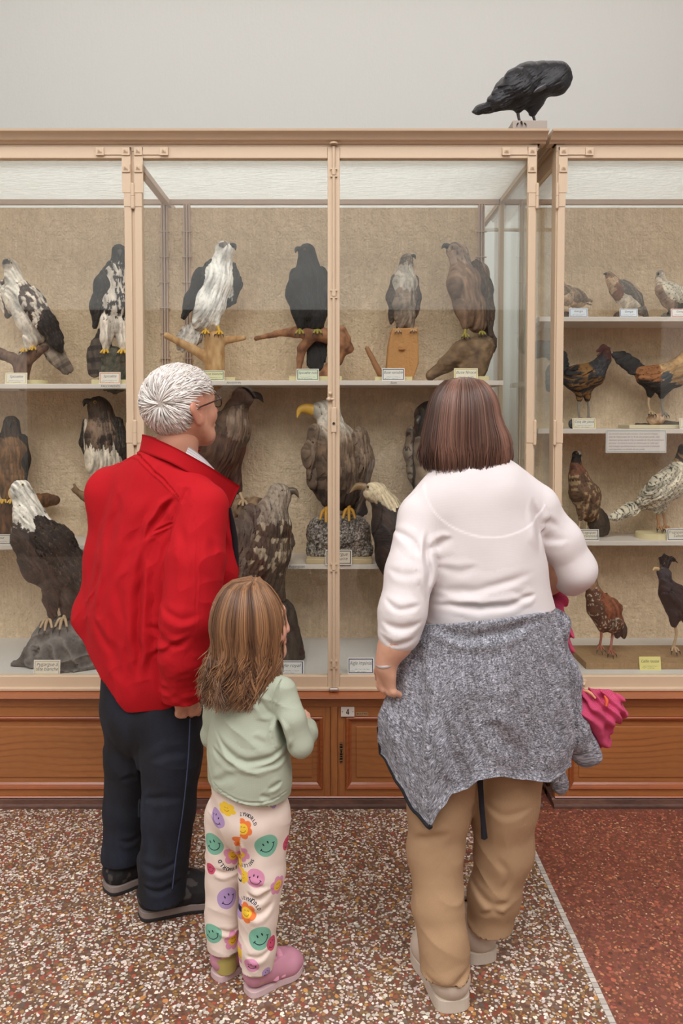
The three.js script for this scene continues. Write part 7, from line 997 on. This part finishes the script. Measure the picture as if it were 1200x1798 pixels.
// ---------------------------------------------------------------- labels on the shelves
{
  const cv = document.createElement('canvas'); cv.width = 2048; cv.height = 1024; const x = cv.getContext('2d'); x.fillStyle = '#e8e0d4'; x.fillRect(0, 0, 2048, 1024);
  const W0 = 256, H0 = 146, cells = []; let at0 = 0;
  const squig = (cx, cy, w, seed) => { const r = rng(seed); x.beginPath(); x.moveTo(cx - w / 2, cy); for (let i = 0; i < w / 4; i++) { if (r() < 0.14) x.moveTo(cx - w / 2 + i * 4 + 4, cy); else x.lineTo(cx - w / 2 + i * 4 + 2, cy - 5 + r() * 9); } x.stroke(); };
  const cell = (border, bg, lines, o = {}) => {
    const i = at0++, X = (i % 8) * W0, Y = Math.floor(i / 8) * H0; x.fillStyle = o.paper || '#ece4da'; x.fillRect(X, Y, W0, H0); x.fillStyle = bg; x.fillRect(X + 8, Y + 8, W0 - 16, H0 - 16); x.strokeStyle = border; x.lineWidth = o.line || 8; x.strokeRect(X + 13, Y + 13, W0 - 26, H0 - 26);
    x.fillStyle = o.ink || '#3a3236'; x.textAlign = 'center'; let y = Y + (lines.length > 1 ? 58 : 64); for (const l of lines) { x.font = 'italic 42px sans-serif'; const w = Math.min(215, x.measureText(l).width); x.fillText(l, X + W0 / 2, y, 215); y += 44; }
    x.strokeStyle = o.ink || '#4a4246'; x.lineWidth = 2; if (o.small !== 0) { squig(X + W0 / 2, y - 4, 170, i + 3); squig(X + W0 / 2 + 6, y + 16, 90, i + 9); squig(X + 52, Y + H0 - 24, 56, i + 19); }
    return [X / 2048, 1 - (Y + H0) / 1024, (X + W0) / 2048, 1 - Y / 1024];
  };
  const T = new THREE.CanvasTexture(cv); T.colorSpace = THREE.SRGBColorSpace; const paper = std({ map: T, roughness: 0.75 });
  const plate = (w, h, d, r, m) => { const g = new THREE.BoxGeometry(w, h, d), uv = g.attributes.uv; for (let i = 0; i < uv.count; i++) { const front = i >= 16 && i < 20; uv.setXY(i, front ? lerp(r[0], r[2], uv.getX(i)) : lerp(r[0], r[2], 0.01), front ? lerp(r[1], r[3], uv.getY(i)) : lerp(r[1], r[3], 0.02)); } return g; };
  const card = (label, u0, u1, v0, v1, z, y, uv, lean = 0.14) => {
    const a = at(u0, v1, z), b = at(u1, v0, z), w = b[0] - a[0], h = b[1] - a[1], g = plate(w, h, 0.0016, uv); g.translate(0, h / 2, 0); g.rotateX(-lean);
    const o = thing('label_card', label, 'label', g, paper); o.position.set((a[0] + b[0]) / 2, y ?? a[1], z); return o;
  };
  const navy = '#34406e', G = '#4a6a44';
  card('yellow bordered label card below the pale hawk-eagle at left', 9, 47, 655, 675, -0.315, S1L, cell('#d2bd62', '#e6dccc', ['Spizaète']));
  card('orange bordered label card below the streaked eagle by the upright', 174, 211, 653, 674, -0.315, S1L, cell('#d67a3e', '#e8ded0', ['Spizaète']));
  card('pale yellow label card with dark green border near the white haired head', 356, 394, 652, 670, -0.315, S1, cell(G, '#ddd6a8', ['Buse blanche']));
  card('green bordered label card below the black hawk', 521, 560, 645, 666, -0.315, S1, cell(G, '#dce0c8', ['Spizaète noir']));
  card('dark blue bordered label card below the small buzzard on split log', 671, 711, 642, 664, -0.315, S1, cell('#3a4258', '#e2dcd4', ['Buse variable']));
  card('yellow bordered label card below the large brown buzzard', 798, 840, 642, 664, -0.315, S1, cell('#dcc24e', '#ece2cc', ['Buse féroce']));
  card('black bordered label card cut by the left picture edge', -20, 19, 935, 953, -0.34, S2L, cell('#4a4640', '#dcd0c4', ['Buse']));
  card('dark bordered label card below the granite block, crossed by the door stile', 572, 618, 967, 993, -0.29, S2 + 0.0005, cell('#4a3c34', '#d8c8b4', ['Pygargue', 'ordinaire'], { small: 0 }), 0.05);
  card('tan double bordered label card before the bald eagle’s rock', 59, 105, 1170, 1196, -0.045, S0, cell('#a88a5c', '#e6d8c4', ['Pygargue à', 'tête blanche'], { small: 0, line: 5 }));
  card('white label card with blue border in front of the golden eagle’s stump', 482, 534, 1177, 1202, -0.045, S0, cell(navy, '#e8e4e0', ['Aigle royal']));
  card('white label card with blue border left of the lowered hand', 611, 657, 1160, 1188, -0.06, S0, cell(navy, '#eae6e2', ['Aigle impérial']));
  card('light blue label card at the left end of the grouse shelf', 1000, 1033, 541, 557, -0.355, R1, cell('#7a96c4', '#e4e6ea', ['Ganga']));
  card('blue bordered label card below the sandgrouse with rusty breast', 1089, 1121, 542, 557, -0.355, R1, cell('#7a90b8', '#e4e6ea', ['Ganga']));
  card('red bordered label card below the pale grouse at right', 1179, 1213, 544, 559, -0.355, R1, cell('#cc5a50', '#ece6e0', ['Ganga']));
  card('yellow bordered label card below the dark Java cock', 1006, 1047, 735, 754, -0.355, R2, cell('#d2b45c', '#e6dece', ['Coq de Java']));
  card('yellow bordered label card below the orange jungle cock', 1194, 1232, 735, 754, -0.355, R2, cell('#d2b45c', '#e6dece', ['Coq']));
  card('dark blue bordered label card before the mottled tragopan', 1016, 1053, 930, 950, -0.37, R3, cell(navy, '#e4d8c4', ['Tragopan', 'de Temminck'], { small: 0 }));
  card('dark blue bordered label card before the laced pheasant', 1172, 1212, 929, 950, -0.37, R3, cell(navy, '#e4d8c4', ['Tragopan de', 'Cabot'], { small: 0 }));
  card('yellow label card leaning on the brown board in the right case', 1124, 1162, 1155, 1178, -0.11, S0, cell('#e2d488', '#e2d488', ['Caille rousse'], { paper: '#e2d488' }), 0.2);
  // family names pasted on the shelf edges
  const tag = (label, u0, u1, v, z, y, text) => { const a = at(u0, v, z)[0], b = at(u1, v, z)[0], i = at0++, X = (i % 8) * W0, Y = Math.floor(i / 8) * H0; x.fillStyle = '#d9cfc6'; x.fillRect(X, Y, W0, H0); x.fillStyle = '#3a3434'; x.font = 'italic 56px sans-serif'; x.textAlign = 'center'; x.fillText(text, X + 128, Y + 52, 240); const uv = [X / 2048, 1 - (Y + 70) / 1024, (X + W0) / 2048, 1 - Y / 1024], o = thing('shelf_tag', label, 'label', plate(b - a, 0.017, 0.0008, uv), paper); o.position.set((a + b) / 2, y - 0.0105, z + 0.0006); };
  tag('tiny paper tag on shelf edge reading falconides', 176, 211, 675, -0.3, S1L, 'FALCONIDÉS'); tag('tiny paper tag on shelf edge right of the white hair', 397, 424, 672, -0.3, S1, 'Accipitrés'); tag('tiny paper tag on shelf edge reading buses', 682, 701, 672, -0.3, S1, 'Buses'); tag('tiny paper tag on lower shelf edge reading pygargues', 506, 536, 992, -0.3, S2, 'Pygargues');
  // text panel hanging from a shelf
  const c2 = document.createElement('canvas'); c2.width = 768; c2.height = 280; const p = c2.getContext('2d'); p.fillStyle = '#ded2cb'; p.fillRect(0, 0, 768, 280); p.strokeStyle = '#8a9c9a'; p.lineWidth = 7; p.strokeRect(14, 12, 740, 254); p.fillStyle = '#7c6a68'; p.font = 'italic 25px serif'; p.textAlign = 'left';
  ['Le record connu le plus ancien : il se nourrit chaque', 'jour de l’équivalent de 3,5 % de son propre poids. Cela', 'équivaut qu’un coq de 3 kg se satisfait de 50 g de nourriture', 'par jour. Le record connu est détenu par la caille qui', 'doit manger quotidiennement une quantité d’aliments', 'correspondant au double de son poids.'].forEach((l, i) => p.fillText(l, 36, 56 + i * 38, 700));
  const T2 = new THREE.CanvasTexture(c2); T2.colorSpace = THREE.SRGBColorSpace; const a = at(1064, 795, -0.337), b = at(1171, 755, -0.337), tp = thing('text_panel', 'white text panel hanging from the middle shelf of the right case', 'sign', plate(b[0] - a[0], b[1] - a[1], 0.0018, [0, 0, 1, 1]), std({ map: T2, roughness: 0.8 })); tp.position.set((a[0] + b[0]) / 2, (a[1] + b[1]) / 2, -0.337);
  // number plate and the strip beside it on the pine base
  const F = 0.0632, n0 = at(599, 1257, F), n1 = at(622.5, 1240, F), i = at0++, X = (i % 8) * W0, Y = Math.floor(i / 8) * H0; x.fillStyle = '#ddd2c6'; x.fillRect(X, Y, W0, H0); x.fillStyle = '#17130f'; x.font = 'bold 118px sans-serif'; x.textAlign = 'center'; x.fillText('4', X + 128, Y + 116);
  const np = thing('number_plate', 'small white plate reading 4 on the pine base', 'sign', plate(n1[0] - n0[0], n1[1] - n0[1], 0.002, [X / 2048, 1 - (Y + H0) / 1024, (X + W0) / 2048, 1 - Y / 1024]), paper); np.position.set((n0[0] + n1[0]) / 2, (n0[1] + n1[1]) / 2, F + 0.007); for (const s of [-1, 1]) part('screw', new THREE.SphereGeometry(0.0016, 8, 6).translate(s * 0.021, 0, 0.001), M.dark, np);
  const s0 = at(625.5, 1256.5, F), s1 = at(647, 1250, F), j = at0++, XX = (j % 8) * W0, YY = Math.floor(j / 8) * H0; x.fillStyle = '#b08a62'; x.fillRect(XX, YY, W0, H0); x.fillStyle = '#5a3a22'; x.font = 'bold 60px sans-serif'; x.fillText('ROLTNG', XX + 128, YY + 62, 236);
  const st = thing('paper_strip', 'tan paper strip beside the plate reading 4', 'label', plate(s1[0] - s0[0], s1[1] - s0[1], 0.0008, [XX / 2048, 1 - (YY + 84) / 1024, (XX + W0) / 2048, 1 - YY / 1024]), paper); st.position.set((s0[0] + s1[0]) / 2, (s0[1] + s1[1]) / 2, F + 0.0012);
}

scene.traverse((o) => { if (o.isMesh) o.castShadow = o.receiveShadow = true; });
renderer.render(scene, camera);
